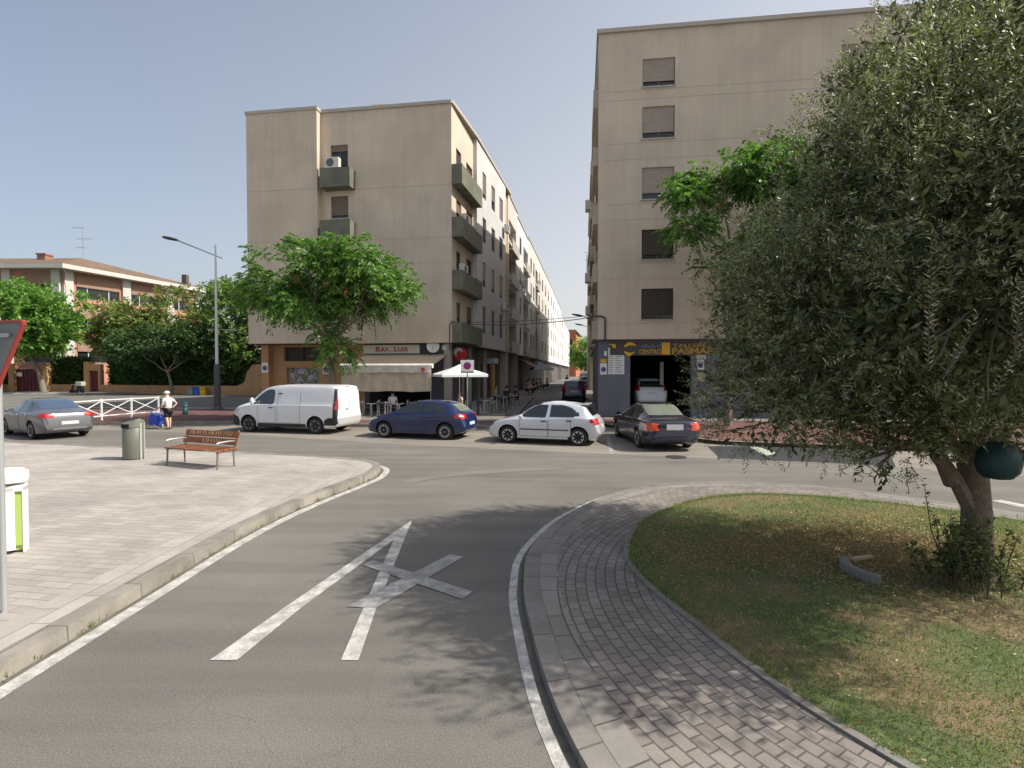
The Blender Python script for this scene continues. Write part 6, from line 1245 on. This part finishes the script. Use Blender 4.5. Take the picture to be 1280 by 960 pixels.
# yield sign seen from behind, its pole runs down the left edge
ys_ = empty('yield_sign', (-4.93, 5.0, .14), 0, 'triangular road sign seen from behind with a red rim at the left edge', 'sign')
mb = W(); mb.tube([(-4.975, 5.04, .14), (-4.975, 5.04, 3.02)], .026, 12); mb.build('pole', mat('pole_pale', (.48, .50, .50), .45, metal=.5), ys_, smooth=True)
T = Matrix.Translation((-4.93, 4.98, 2.98)) @ Matrix.Rotation(R(-13), 4, 'Z')
def tri(s_, y0, y1, inset=0):
    h = s_ * .866; c = [(-s_ / 2 + inset * 1.73, 0 - inset), (s_ / 2 - inset * 1.73, 0 - inset), (0, -h + inset * 2)]; q = []
    for i in range(3):
        a, b_, d_ = Vector(c[i - 1]), Vector(c[i]), Vector(c[(i + 1) % 3]); q += [b_ + (a - b_).normalized() * .05, b_ + (a - b_).normalized() * .012 + (d_ - b_).normalized() * .012, b_ + (d_ - b_).normalized() * .05]
    return [(p.x, y0, p.y) for p in q] + [(p.x, y1, p.y) for p in q]
F9 = [tuple(range(9)), tuple(range(17, 8, -1))] + [(i, i + 9, (i + 1) % 9 + 9, (i + 1) % 9) for i in range(9)]
mb = W(); mb.M = T; mb.add(tri(.80, -.004, .004, .012), F9); mb.build('back_plate', mat('sign_back', (.20, .21, .21), .5, var=.12, scale=5, metal=.4), ys_)
mb = W(); mb.M = T; o_ = tri(.80, -.03, .006); i_ = tri(.80, -.03, .006, .019)
mb.add(o_[:9] + o_[9:] + i_[:9] + i_[9:], [(i, (i + 1) % 9, 9 + (i + 1) % 9, 9 + i) for i in range(9)] + [(i, 18 + i, 18 + (i + 1) % 9, (i + 1) % 9) for i in range(9)] + [(18 + i, 27 + i, 27 + (i + 1) % 9, 18 + (i + 1) % 9) for i in range(9)]); mb.build('red_rim', mat('rim_red', (.36, .05, .045), .45), ys_)
mb = W(); mb.M = T; mb.box(-.05, -.01, -.035, -.005, -.62, -.02); mb.box(-.2, .2, -.03, -.006, -.16, -.12); mb.build('bracket', M_METAL, ys_)
mb = W(); mb.M = T; mb.box(.04, .14, -.0065, -.0045, -.14, -.125); mb.build('stamp', mat('stamp_red', (.3, .06, .05), .6), ys_)
# tall street lamp
lx, ly = gp(272, 512, .13); sl_ = empty('street_lamp', (lx, ly, .13), 0, 'tall tapered street lamp with a slanted upper arm and a low side arm', 'street lamp')
mb = W(); mb.lathe([(.30, .13), (.28, .28), (.2, .36), (.17, 2.85), (.12, 2.95)], 16, (lx, ly, 0)); mb.build('base', mat('lamp_base', (.06, .065, .075), .6), sl_, smooth=True)
mb = W(); mb.tube([(lx, ly, 2.9), (lx, ly, 7), (lx, ly, 10.25)], [.10, .075, .045], 12); mb.build('pole', mat('lamp_pole', (.62, .63, .62), .5, metal=.1), sl_, smooth=True)
mb = W(); mb.tube([(lx + .4, ly, 9.42), (lx - 2.3, ly, 10.5)], [.03, .045], 8); mb.tube([(lx + .75, ly, 5.05), (lx - .6, ly, 5.08)], .025, 8); mb.build('arm', M_METAL, sl_, smooth=True)
mb = W(); mb.M = Matrix.Translation((lx - 2.75, ly, 10.62)) @ Matrix.Rotation(R(12), 4, 'Y'); mb.lathe([(.04, -.52), (.16, -.38), (.2, -.05), (.16, .3), (.06, .52)], 12, axis='x', sx=1, sy=.5); mb.build('lamp_head', mat('lamp_head_dark', (.06, .065, .05), .5), sl_, smooth=True)
mb = W(); mb.M = Matrix.Translation((lx + .95, ly, 5.0)); mb.lathe([(.03, -.3), (.09, -.1), (.13, .12), (.05, .3)], 12, axis='x', sx=1, sy=.6); mb.build('lamp_head', M_METAL, sl_, smooth=True)
# teal bollard
x, y = gp(231.5, 518, .13); tb_ = empty('ringed_bollard', (x, y, .13), 0, 'dark teal plastic bollard with two grooves between the walking person and the tall lamp', 'bollard')
mb = W(); mb.lathe([(.12, .13), (.13, .16), (.12, .45), (.10, .48), (.10, .5), (.135, .53), (.135, .6), (.10, .64), (.10, .68), (.135, .71), (.13, .78), (.06, .82)], 18, (x, y, 0)); mb.build('post', mat('teal_paint', (.012, .085, .085), .5), tb_, smooth=True, angle=50)
mb = W(); mb.lathe([(.104, .475), (.104, .505)], 18, (x, y, 0)); mb.build('reflective_band', M_BINL, tb_); mb = W(); mb.lathe([(.104, .655), (.104, .685)], 18, (x, y, 0)); mb.build('reflective_band', M_BINL, tb_)
# white crossed railing
fe = empty('crossed_railing', (-19.8, 24.2, .13), 0, 'white metal railing with crossed bars along the kerb behind the silver car', 'railing')
M_WP = mat('white_gloss', (.72, .73, .72), .4); fp = [(-19.95, 21.9), (-19.93, 23.5), (-19.85, 25.1), (-19.5, 26.6), (-19.0, 27.9)]
M_WP2 = M_WP
for a in fp[1:]: mb = W(); mb.box(a[0] - .035, a[0] + .035, a[1] - .035, a[1] + .035, .13, 1.16); mb.build('post', M_WP, fe)
for a, b_ in zip(fp[1:], fp[2:]):
    for z in (1.10, .34): mb = W(); mb.bar((*a, z), (*b_, z), .05); mb.build('rail', M_WP, fe)
    mb = W(); mb.bar((*a, 1.06), (*b_, .38), .035); mb.bar((*a, .38), (*b_, 1.06), .034); mb.build('cross_brace', M_WP, fe)
# recycling boxes on the far pavement
for px, c_, nm in ((239, (.22, .26, .28), 'grey'), (246.5, (.02, .12, .5), 'blue'), (254, (.7, .42, .03), 'yellow')):
    y = 54.8 - .0; x = (px - 640) / 650 * y; r = empty('recycling_bin', (x, y, 0), 0, nm + ' recycling box of the row of three by the ochre wall', 'recycling bin', 'row of recycling boxes')
    m_ = mat('bin_' + nm, c_, .5); mb = W(); mb.box(x - .27, x + .27, y - .25, y + .25, .02, .74); mb.build('body', m_, r, bevel=.03); mb = W(); mb.box(x - .29, x + .29, y - .27, y + .27, .745, .83); mb.build('lid', m_, r, bevel=.02); mb = W(); mb.box(x - .15, x + .15, y - .262, y - .252, .55, .64); mb.build('slot', M_TRIM, r)
# scooter parked by the wall
x, y = -48.2, 57.6; sct = empty('parked_scooter', (x, y, 0), 0, 'dark scooter with pale top standing by the school kerb', 'scooter')
def wheel_at(cx, cy, par): mb = W(); mb.lathe([(.14, -.05), (.24, -.06), (.26, 0), (.24, .06), (.14, .05)], 20, (cx, cy, .26), axis='y'); w_ = mb.build('wheel', M_TYRE, par, smooth=True); mb = W(); mb.lathe([(.13, -.045), (.13, .045)], 16, (cx, cy, .26), axis='y'); mb.build('rim', M_RIM, w_)
wheel_at(x - .6, y, sct); wheel_at(x + .6, y, sct)
mb = W(); mb.bar((x - .6, y, .3), (x - .4, y, 1.0), .12, .2); mb.bar((x - .45, y, .3), (x + .2, y, .28), .1, .3); mb.bar((x + .1, y, .55), (x + .75, y, .6), .35, .3); mb.build('body', M_TRIM, sct, bevel=.03)
mb = W(); mb.box(x + .02, x + .6, y - .14, y + .14, .74, .84); mb.build('seat', M_TYRE, sct, bevel=.03); mb = W(); mb.box(x + .1, x + .75, y - .35, y + .3, .86, 1.35); mb.build('top_box', mat('box_pale', (.42, .42, .34), .6), sct, bevel=.05)
mb = W(); mb.tube([(x - .4, y - .32, 1.05), (x - .42, y, 1.02), (x - .4, y + .32, 1.05)], .02); mb.build('handlebar', M_METAL, sct)
# bollards at the street mouth
def bollard(x, y, z, lab):
    r = empty('bollard', (x, y, z), 0, lab, 'bollard', 'dark bollards at the street mouth'); mb = W(); mb.lathe([(.05, z), (.05, z + .86), (.03, z + .88)], 14, (x, y, 0)); mb.build('post', M_STEEL_D, r, smooth=True); mb = W(); mb.lathe([(.03, z + .88), (.052, z + .90), (.05, z + .95), (.02, z + .97)], 14, (x, y, 0)); mb.build('cap', M_STEEL_D, r, smooth=True); mb = W(); mb.lathe([(.08, z), (.075, z + .03)], 14, (x, y, 0)); mb.build('flange', M_STEEL_D, r)
bollard(-.30, 27.6, .134, 'dark bollard left of the white hatchback, on the terrace pavement'); bollard(1.31, 27.2, .01, 'dark bollard just above the roof of the white hatchback'); bollard(-1.85, 28.2, .134, 'dark bollard beside the first terrace table')
# no parking sign on its pole
px_, py_ = -2.0, 23.3; nps = empty('no_parking_sign', (px_, py_, .13), 0, 'square no parking sign on a pole behind the blue hatchback', 'sign')
mb = W(); mb.tube([(px_, py_, .13), (px_, py_, 3.02)], .03, 10); mb.build('pole', M_METAL, nps, smooth=True)
NF = Facade((px_ - .5, py_ - .035), (px_ + .5, py_ - .035)); plate('plate', NF, .2, .8, 2.4, 3.0, 0, M_SIGNW, nps, .01)
disc('purple_ring', NF, .5, 2.74, .17, .013, mat('ring_purple', (.35, .02, .12), .5), nps); disc('blue_disc', NF, .5, 2.74, .115, .016, mat('disc_blue_dull', (.10, .03, .22), .5), nps)
mb = W(); q = .1; t = .018; mb.add([NF.p(.5 - q - t, 2.74 + q - t, .018), NF.p(.5 + q - t, 2.74 - q - t, .018), NF.p(.5 + q + t, 2.74 - q + t, .018), NF.p(.5 - q + t, 2.74 + q + t, .018)], [(0, 1, 2, 3)]); mb.build('bar', MATS['ring_purple'], nps)
plate('lower_strip', NF, .22, .78, 2.43, 2.5, .011, mat('strip_grey', (.3, .3, .3), .6), nps, .004)
# parasols
def parasol(x, y, z, w, h0, h1, m_, lab, rot=12):
    r = empty('parasol', (x, y, z), 0, lab, 'parasol', 'parasols on the terraces'); mb = W(); mb.M = Matrix.Translation((x, y, z)) @ Matrix.Rotation(R(rot), 4, 'Z'); n = 8; vs = [(0, 0, h1)]
    for rr_, hh in ((.35, h1 - (h1 - h0) * .42), (1, h0), (1.0, h0 - .14)):
        for k in range(n):
            a = math.pi / 4 * k; c_, s_ = math.cos(a), math.sin(a); m1 = max(abs(c_), abs(s_)); vs.append((c_ / m1 * w / 2 * rr_, s_ / m1 * w / 2 * rr_, hh - (.03 if k % 2 == 0 and rr_ == 1 and hh == h0 else 0)))
    mb.add(vs, [(0, 1 + k, 1 + (k + 1) % n) for k in range(n)] + [(1 + L_ * n + k, 1 + (L_ + 1) * n + k, 1 + (L_ + 1) * n + (k + 1) % n, 1 + L_ * n + (k + 1) % n) for L_ in (0, 1) for k in range(n)]); mb.build('canopy', m_, r)
    mb = W(); mb.tube([(x, y, z + .05), (x, y, z + h1)], .022, 8); mb.build('pole', M_ALU, r, smooth=True); mb = W(); mb.lathe([(.28, z + .005), (.28, z + .07), (.05, z + .1)], 16, (x, y, 0)); mb.build('foot', M_TRIM, r)
    mb = W()
    for k in range(4): a = R(rot + 45 + 90 * k); mb.bar((x, y, z + h1 - .1), (x + math.cos(a) * w * .69, y + math.sin(a) * w * .69, z + h0), .02)
    mb.build('rib', M_ALU, r); return r
M_PAR = mat('parasol_white', (.74, .74, .73), .8, var=.03, scale=5); pr = parasol(-2.7, 26.8, .134, 2.35, 2.22, 2.72, M_PAR, 'white square parasol in front of the dark wall beside the awning', 20)
text_mesh('canopy_print', 'Café', .2, M_TRIM, pr, (-.85, -.95, 2.42 - .0), (R(62), 0, R(2))).hide_render = True
bpy.data.objects.remove([o for o in pr.children if o.name.startswith('canopy_print')][0])
parasol(3.2, 57, .46, 2.3, 2.3, 2.95, mat('parasol_grey_blue', (.28, .32, .35), .8), 'grey blue parasol over the far terrace')
# tables and chairs
def mk_table(x, y, z, lab, group='aluminium cafe tables'):
    r = empty('cafe_table', (x, y, z), 0, lab, 'table', group); mb = MB(); mb.lathe([(.34, .70), (.35, .71), (.35, .73), (.33, .735)], 24); mb.build('tabletop', M_ALU, r, smooth=True); mb = MB(); mb.tube([(0, 0, .03), (0, 0, .7)], .03, 8); mb.build('column', M_ALU, r, smooth=True)
    for k in range(4): a = math.pi / 2 * k + .4; mb = MB(); mb.bar((0, 0, .06), (.3 * math.cos(a), .3 * math.sin(a), .02), .04, .03); mb.build('foot', M_ALU, r)
    return r
def mk_chair(x, y, z, rz, lab, m_=None, group='terrace chairs'):
    r = empty('cafe_chair', (x, y, z), rz, lab, 'chair', group); m_ = m_ or M_TRIM
    mb = MB()
    for k in range(6): mb.box(-.2, .2, -.2 + k * .068, -.2 + k * .068 + .055, .44, .455)
    mb.build('seat', m_, r); mb = MB()
    for k in range(4): mb.box(-.19, .19, .19 + k * .012, .205 + k * .012, .56 + k * .07, .61 + k * .07)
    mb.build('backrest', m_, r)
    for sx in (-.21, .21):
        mb = MB(); mb.tube([(sx, -.2, 0), (sx, -.19, .44), (sx, -.2, .64), (sx, .05, .66)], .013, 6); mb.build('leg', M_ALU, r, smooth=True); mb = MB(); mb.tube([(sx, .24, 0), (sx, .18, .44), (sx, .24, .85)], .013, 6); mb.build('leg', M_ALU, r, smooth=True)
    return r
T0 = mk_table(-1.55, 29.2, .134, 'first aluminium table past the corner column of the beige block')
C0 = mk_chair(-2.0, 29.4, .134, R(-80), 'dark chair on the wall side of the first terrace table')
def cp(src, x, y, z, rz, lab): c = copy_tree(src); c.location = (x, y, z); c.rotation_euler = (0, 0, rz); c['label'] = lab; return c
cp(C0, -1.15, 29.5, .134, R(75), 'dark chair on the street side of the first terrace table'); cp(C0, -1.75, 28.75, .134, R(170), 'dark chair nearest the camera at the first terrace table')
zz = lambda y: .133 + zs(y)
cp(T0, -.55, 31.8, zz(31.8), 0, 'aluminium table right behind the tall dark bollard'); cp(C0, -1.15, 31.7, zz(31.7), R(-85), 'empty chair left of the table behind the bollard'); cp(C0, .0, 31.4, zz(31.4), R(60), 'empty chair right of the table behind the bollard'); cp(C0, -.7, 31.2, zz(31.2), R(175), 'empty chair before the table behind the bollard')
cp(T0, -.35, 34.0, zz(34), 0, 'aluminium table where the three people sit on the street terrace')
awn = [(-8.2, 27.6), (-6.7, 27.3), (-5.2, 27.4)]
for i, (x, y) in enumerate(awn):
    w_ = ('left', 'middle', 'right')[i]; cp(T0, x, y, .134, .3 * i, w_ + ' table under the beige awning')
    cp(C0, x - .55, y + .1, .134, R(-80), 'chair left of the ' + w_ + ' table under the awning'); cp(C0, x + .55, y - .1, .134, R(95), 'chair right of the ' + w_ + ' table under the awning'); cp(C0, x + .05, y - .65, .134, R(178), 'chair before the ' + w_ + ' table under the awning')
# ------------------------------------------------------------------ people
SKIN = mat('skin', (.50, .30, .21), .6); SKINP = mat('skin_pale', (.62, .42, .33), .6)
def skin(name, nodes, edges, root, m_, par, grow=0.0, sub=1):
    keys = list(nodes); me = bpy.data.meshes.new(name); me.from_pydata([nodes[k][0] for k in keys], [(keys.index(a), keys.index(b_)) for a, b_ in edges], []); me.materials.append(m_)
    o = bpy.data.objects.new(name, me); COL.objects.link(o); o.parent = par; md = o.modifiers.new('skin', 'SKIN'); md.use_smooth_shade = True
    bm = bmesh.new(); bm.from_mesh(me); ly_ = bm.verts.layers.skin.verify(); bm.verts.ensure_lookup_table()
    for i, k in enumerate(keys): r_ = nodes[k][1]; r_ = r_ if isinstance(r_, tuple) else (r_, r_); bm.verts[i][ly_].radius = (r_[0] + grow, r_[1] + grow); bm.verts[i][ly_].use_root = (k == root)
    bm.to_mesh(me); bm.free(); ss = o.modifiers.new('sub', 'SUBSURF'); ss.levels = sub; ss.render_levels = sub + 1
    me2 = bpy.data.meshes.new_from_object(o.evaluated_get(bpy.context.evaluated_depsgraph_get())); o.modifiers.clear(); o.data = me2; me2.materials.clear(); me2.materials.append(m_)
    me2.polygons.foreach_set('use_smooth', [True] * len(me2.polygons)); return o
def person(loc, rz, label, pose_, shirt, legs, hair=None, cap=None, skin_m=None, arms=None, lean=0.0, hands=True, shorts=True, group=None):
    """figure facing local -Y"""
    r = empty('person', loc, rz, label, 'person', group); sk = skin_m or SKIN; N = {}; sit = pose_ == 'sit'
    hz_ = .52 if sit else .88; f = lambda y, z: (y - math.sin(lean) * z, z * math.cos(lean))
    def up(x, y, z): yy, z2 = f(y, z); return (x, yy, hz_ + z2)
    N['pelvis'] = (up(0, 0, 0), (.145, .115)); N['waist'] = (up(0, 0, .16), (.125, .10)); N['chest'] = (up(0, 0, .36), (.15, .11)); N['neck'] = (up(0, -.01, .50), .052); N['skull'] = (up(0, -.03, .60), (.07, .078)); N['brow'] = (up(0, -.035, .665), (.078, .09)); N['crown'] = (up(0, -.02, .72), (.055, .062)); N['nose'] = (up(0, -.128, .625), .014); N['chin'] = (up(0, -.09, .575), .03)
    E_ = [('pelvis', 'waist'), ('waist', 'chest'), ('chest', 'neck'), ('neck', 'skull'), ('skull', 'brow'), ('brow', 'crown'), ('brow', 'nose'), ('skull', 'chin')]
    arms = arms or {}
    for s_, sg in (('L', -1), ('R', 1)):
        N['sh' + s_] = (up(sg * .165, 0, .42), .058); el, ha = arms.get(s_, ((sg * .24, .02, .14), (sg * .22, -.2, .02) if sit else (sg * .25, -.06, -.1)))
        el = up(*el); ha = up(*ha); N['el' + s_] = (el, .040); N['wr' + s_] = (ha, .026); hd_ = (Vector(ha) - Vector(el)).normalized(); pm = Vector(ha) + hd_ * .06; N['pa' + s_] = (tuple(pm), (.032, .02))
        E_ += [('chest', 'sh' + s_), ('sh' + s_, 'el' + s_), ('el' + s_, 'wr' + s_), ('wr' + s_, 'pa' + s_)]
        if hands:
            sd2 = hd_.orthogonal().normalized()
            for k, (o_, L_) in enumerate(((-.03, .06), (-.01, .075), (.01, .07), (.03, .055))):
                a1 = pm + hd_ * L_ * .6 + sd2 * o_; a2 = a1 + hd_ * L_ * .4 + hd_.cross(sd2) * .02; N['f%s%d' % (s_, k)] = (tuple(a1), .008); N['g%s%d' % (s_, k)] = (tuple(a2), .006); E_ += [('pa' + s_, 'f%s%d' % (s_, k)), ('f%s%d' % (s_, k), 'g%s%d' % (s_, k))]
            a1 = Vector(ha) + hd_ * .035 - sd2 * .045; N['th' + s_] = (tuple(a1), .009); E_.append(('wr' + s_, 'th' + s_))
        N['hip' + s_] = ((sg * .095, 0, hz_ - .05), .095)
        if sit: N['kn' + s_] = ((sg * .13, -.43, .50), .06); N['an' + s_] = ((sg * .13, -.40, .10), .036); N['to' + s_] = ((sg * .14, -.54, .035), .035)
        else:
            st_ = .10 * sg * arms.get('step', 1); N['kn' + s_] = ((sg * .10, -.03 + st_ * .6, .48), .06); N['ca' + s_] = ((sg * .10, .01 + st_, .33), .05); N['an' + s_] = ((sg * .10, .02 + st_ * 1.2, .09), .034); N['to' + s_] = ((sg * .11, -.12 + st_ * 1.2, .035), .032)
        E_ += [('pelvis', 'hip' + s_), ('hip' + s_, 'kn' + s_)] + ([('kn' + s_, 'an' + s_)] if sit else [('kn' + s_, 'ca' + s_), ('ca' + s_, 'an' + s_)]) + [('an' + s_, 'to' + s_)]
    skin('body', N, E_, 'pelvis', sk, r)
    S = {k: N[k] for k in ('pelvis', 'waist', 'chest')}; S['collar'] = (up(0, -.005, .45), (.085, .07)); SE = [('pelvis', 'waist'), ('waist', 'chest'), ('chest', 'collar')]
    for s_ in 'LR': S['sh' + s_] = N['sh' + s_]; m_ = (Vector(N['sh' + s_][0]) * .45 + Vector(N['el' + s_][0]) * .55); S['sl' + s_] = (tuple(m_), .05); SE += [('chest', 'sh' + s_), ('sh' + s_, 'sl' + s_)]
    skin('shirt', S, SE, 'chest', shirt, r, .018)
    T_ = {'pelvis': (N['pelvis'][0], (.15, .125))}; TE = []
    for s_ in 'LR':
        T_['hip' + s_] = (N['hip' + s_][0], .10); T_['kn' + s_] = (N['kn' + s_][0], .075); TE += [('pelvis', 'hip' + s_), ('hip' + s_, 'kn' + s_)]
        if not shorts: T_['an' + s_] = (N['an' + s_][0], .05); TE += [('kn' + s_, 'an' + s_)]
    skin('shorts' if shorts else 'trousers', T_, TE, 'pelvis', legs, r, .012)
    mb = MB(); c_ = Vector(N['brow'][0]); mb.M = Matrix.Translation(c_ + Vector((0, .015, .012))); m_ = cap or hair or mat('hair_brown', (.06, .035, .02), .7)
    mb.lathe([(.098, -.05 if not cap else .0), (.105, .0), (.098, .045), (.07, .085), (.02, .1)], 16, sy=1.12)
    if cap: mb.box(-.06, .06, -.19, -.09, .0, .015)
    mb.build('cap' if cap else 'hair', m_, r, smooth=True, angle=60)
    mb = MB(); [mb.lathe([(.002, -.012), (.011, -.004), (.011, .002)], 8, (c_.x + sx * .032, c_.y - .086, c_.z - .03), axis='y') for sx in (-1, 1)]; mb.build('eyes', M_BLACK, r)
    mb = MB(); [mb.lathe([(.006, -.02), (.02, 0), (.006, .02)], 8, (c_.x + sx * .088, c_.y + .01, c_.z - .04)) for sx in (-1, 1)]; mb.build('ears', sk, r, smooth=True)
    for s_ in 'LR': a = Vector(N['to' + s_][0]); b_ = Vector(N['an' + s_][0]); mb = MB(); mb.box(min(a.x, b_.x) - .045, max(a.x, b_.x) + .035, a.y - .05, b_.y + .06, 0, .05 if not shorts else .035); mb.build('shoe', mat('shoe_dark', (.05, .04, .04), .7), r, bevel=.015)
    return r
WHT = mat('shirt_white', (.72, .70, .72), .8, var=.08, scale=12); BLK = mat('cloth_black', (.018, .018, .022), .85); YLW = mat('shirt_yellow', (.45, .42, .18), .8); RDS = mat('shirt_red', (.45, .04, .04), .8); MRN = mat('shirt_maroon', (.14, .02, .04), .8); PNK = mat('shirt_pink_white', (.62, .50, .48), .8); DNV = mat('cloth_navy', (.02, .03, .06), .85); RHR = mat('hair_reddish', (.28, .08, .03), .7); CAPW = mat('cap_white', (.75, .68, .66), .8)
wx_, wy_ = gp(211, 536.5)
wm = person((wx_, wy_, 0), R(-112), 'person in white cap and black shorts pulling a blue shopping trolley', 'stand', WHT, BLK, cap=CAPW, skin_m=SKINP, lean=.10, arms={'R': ((.24, -.02, .16), (.27, -.28, .02)), 'L': ((-.36, .05, .22), (-.20, -.04, .03)), 'step': .7})
# shopping trolley
tx_, ty_ = gp(194, 535.5); tr_ = empty('shopping_trolley', (tx_, ty_, 0), R(-15), 'blue wheeled shopping trolley pulled by the person in white', 'trolley')
mb = MB(); mb.M = Matrix.Translation((0, 0, .16)) @ Matrix.Rotation(R(14), 4, 'Y'); mb.box(-.21, .21, -.17, .17, 0, .46); mb.M = None
for i, v in enumerate(mb.v): mb.v[i] = v
mb.build('bag', mat('bag_blue', (.035, .09, .6), .6, var=.2, scale=12, bump=.3), tr_, smooth=True, bevel=.03)
mb = MB(); mb.M = Matrix.Translation((.11, 0, .64)) @ Matrix.Rotation(R(14), 4, 'Y'); mb.box(-.21, .21, -.17, .17, -.02, .05); mb.build('flap', mat('bag_pale_blue', (.35, .4, .62), .6), tr_, bevel=.03)
mb = MB(); [mb.tube([(-.05, sy, .1), (.16, sy, .68), (.36, sy * .8, .92)], .012, 6) for sy in (-.13, .13)]; mb.tube([(.36, -.11, .92), (.36, .11, .92)], .014, 6); mb.build('frame', M_ALU, tr_, smooth=True)
for sx, sy in ((-.22, -.19), (-.22, .19), (.16, -.17), (.16, .17)): mb = MB(); mb.lathe([(.03, -.02), (.085, -.02), (.09, 0), (.085, .02), (.03, .02)], 16, (sx, sy, .09), axis='y'); mb.build('wheel', mat('wheel_cream', (.6, .55, .42), .6), tr_, smooth=True)
zt_ = zz(33.5); gsit = 'people seated on the street terrace'
def sitter(x, y, z, rz, lab, shirt, legs, hair, grp=gsit):
    ch = cp(C0, x - .06 * math.sin(rz) * 0, y, z, rz, ' '.join(('chair of the ' + lab).split()[:15])); return person((x + math.sin(rz) * .0, y, z), rz, lab, 'sit', shirt, legs, hair=hair, shorts=False, hands=False, group=grp)
HB = mat('hair_black', (.015, .012, .01), .7)
sitter(-1.05, 34.0, zt_, R(80), 'person in a yellow top with reddish hair seated on the street terrace', YLW, DNV, RHR)
sitter(-.35, 33.35, zt_, R(175), 'person in black with their back turned, seated left of the other dark figure', BLK, BLK, HB)
sitter(.25, 34.1, zt_, R(-80), 'person in dark navy seated on the kerb side of the terrace group', DNV, BLK, HB)
sitter(-6.45, 28.1, .134, R(15), 'person in a white shirt seated under the awning', WHT, DNV, HB, None)
sitter(-2.75, 27.6, .134, R(-60), 'person in a pinkish white shirt seated under the white parasol', PNK, DNV, RHR, None)
far_g = [(1.3, 44, 'red', RDS), (1.9, 45.2, 'black', BLK), (2.4, 50, 'dark grey', mat('cloth_grey', (.06, .06, .065), .9)), (1.6, 49, 'yellowish', YLW), (3.0, 54.5, 'dark blue', DNV), (2.3, 55, 'black', BLK), (3.9, 57.5, 'grey', MATS['cloth_grey'])]
tnear = cp(T0, 1.6, 44.6, zz(45), 0, 'far terrace table beside the person in red'); cp(T0, 2.0, 49.5, zz(45), 0, 'far terrace table before the grey blue parasol'); cp(T0, 2.7, 54.9, zz(45), 0, 'far terrace table under the grey blue parasol')
for i, (x, y, c_, m_) in enumerate(far_g): sitter(x, y, zz(50), R([80, -80, -70, 100, -90, 90, -100][i]), '%s clad person seated %s on the far terrace' % (c_, ('nearest', 'beside the red one', 'at the middle table, kerb side', 'at the middle table, wall side', 'under the parasol, kerb side', 'under the parasol, wall side', 'furthest out')[i]), m_, BLK, HB, 'people seated on the far terrace')
person((5.75, 41.5, zz(45) - .1), R(175), 'person in a maroon top standing beside the dark blue car in the side street', 'stand', MRN, DNV, hair=HB, shorts=False, hands=False)
person((7.4, 70, zs(60)), R(20), 'person in bright red walking far down the side street', 'stand', RDS, RDS, hair=HB, shorts=False, hands=False)
# far shop awnings
def shop_awning(fc, u0, u1, z1, z0, out, m_, lab):
    x, y, _ = fc.p(u0, z1, 0); r = empty('shop_awning', (x, y, z1), 0, lab, 'awning', 'awnings in the side street'); mb = W(); mb.add([fc.p(u0, z1, -.6), fc.p(u1, z1, -.6), fc.p(u1, z0, out), fc.p(u0, z0, out), fc.p(u0, z0 - .2, out), fc.p(u1, z0 - .2, out)], [(0, 1, 2, 3), (3, 2, 5, 4)]); mb.build('canvas', m_, r)
    mb = W(); mb.bar(fc.p(u0 + .05, z1, -.6), fc.p(u0 + .05, z0, out), .04); mb.bar(fc.p(u1 - .05, z1, -.6), fc.p(u1 - .05, z0, out), .04); mb.build('arm', M_METAL, r)
shop_awning(f4, 10, 14, 4.0, 2.9, 1.9, M_PAR, 'white sloping awning far along the left side of the street'); shop_awning(f3, 4.5, 8.5, 3.9, 3.0, 1.2, mat('awning_rose', (.45, .22, .18), .8), 'dusky pink awning on the white block in the side street')
scene.render.film_transparent = False
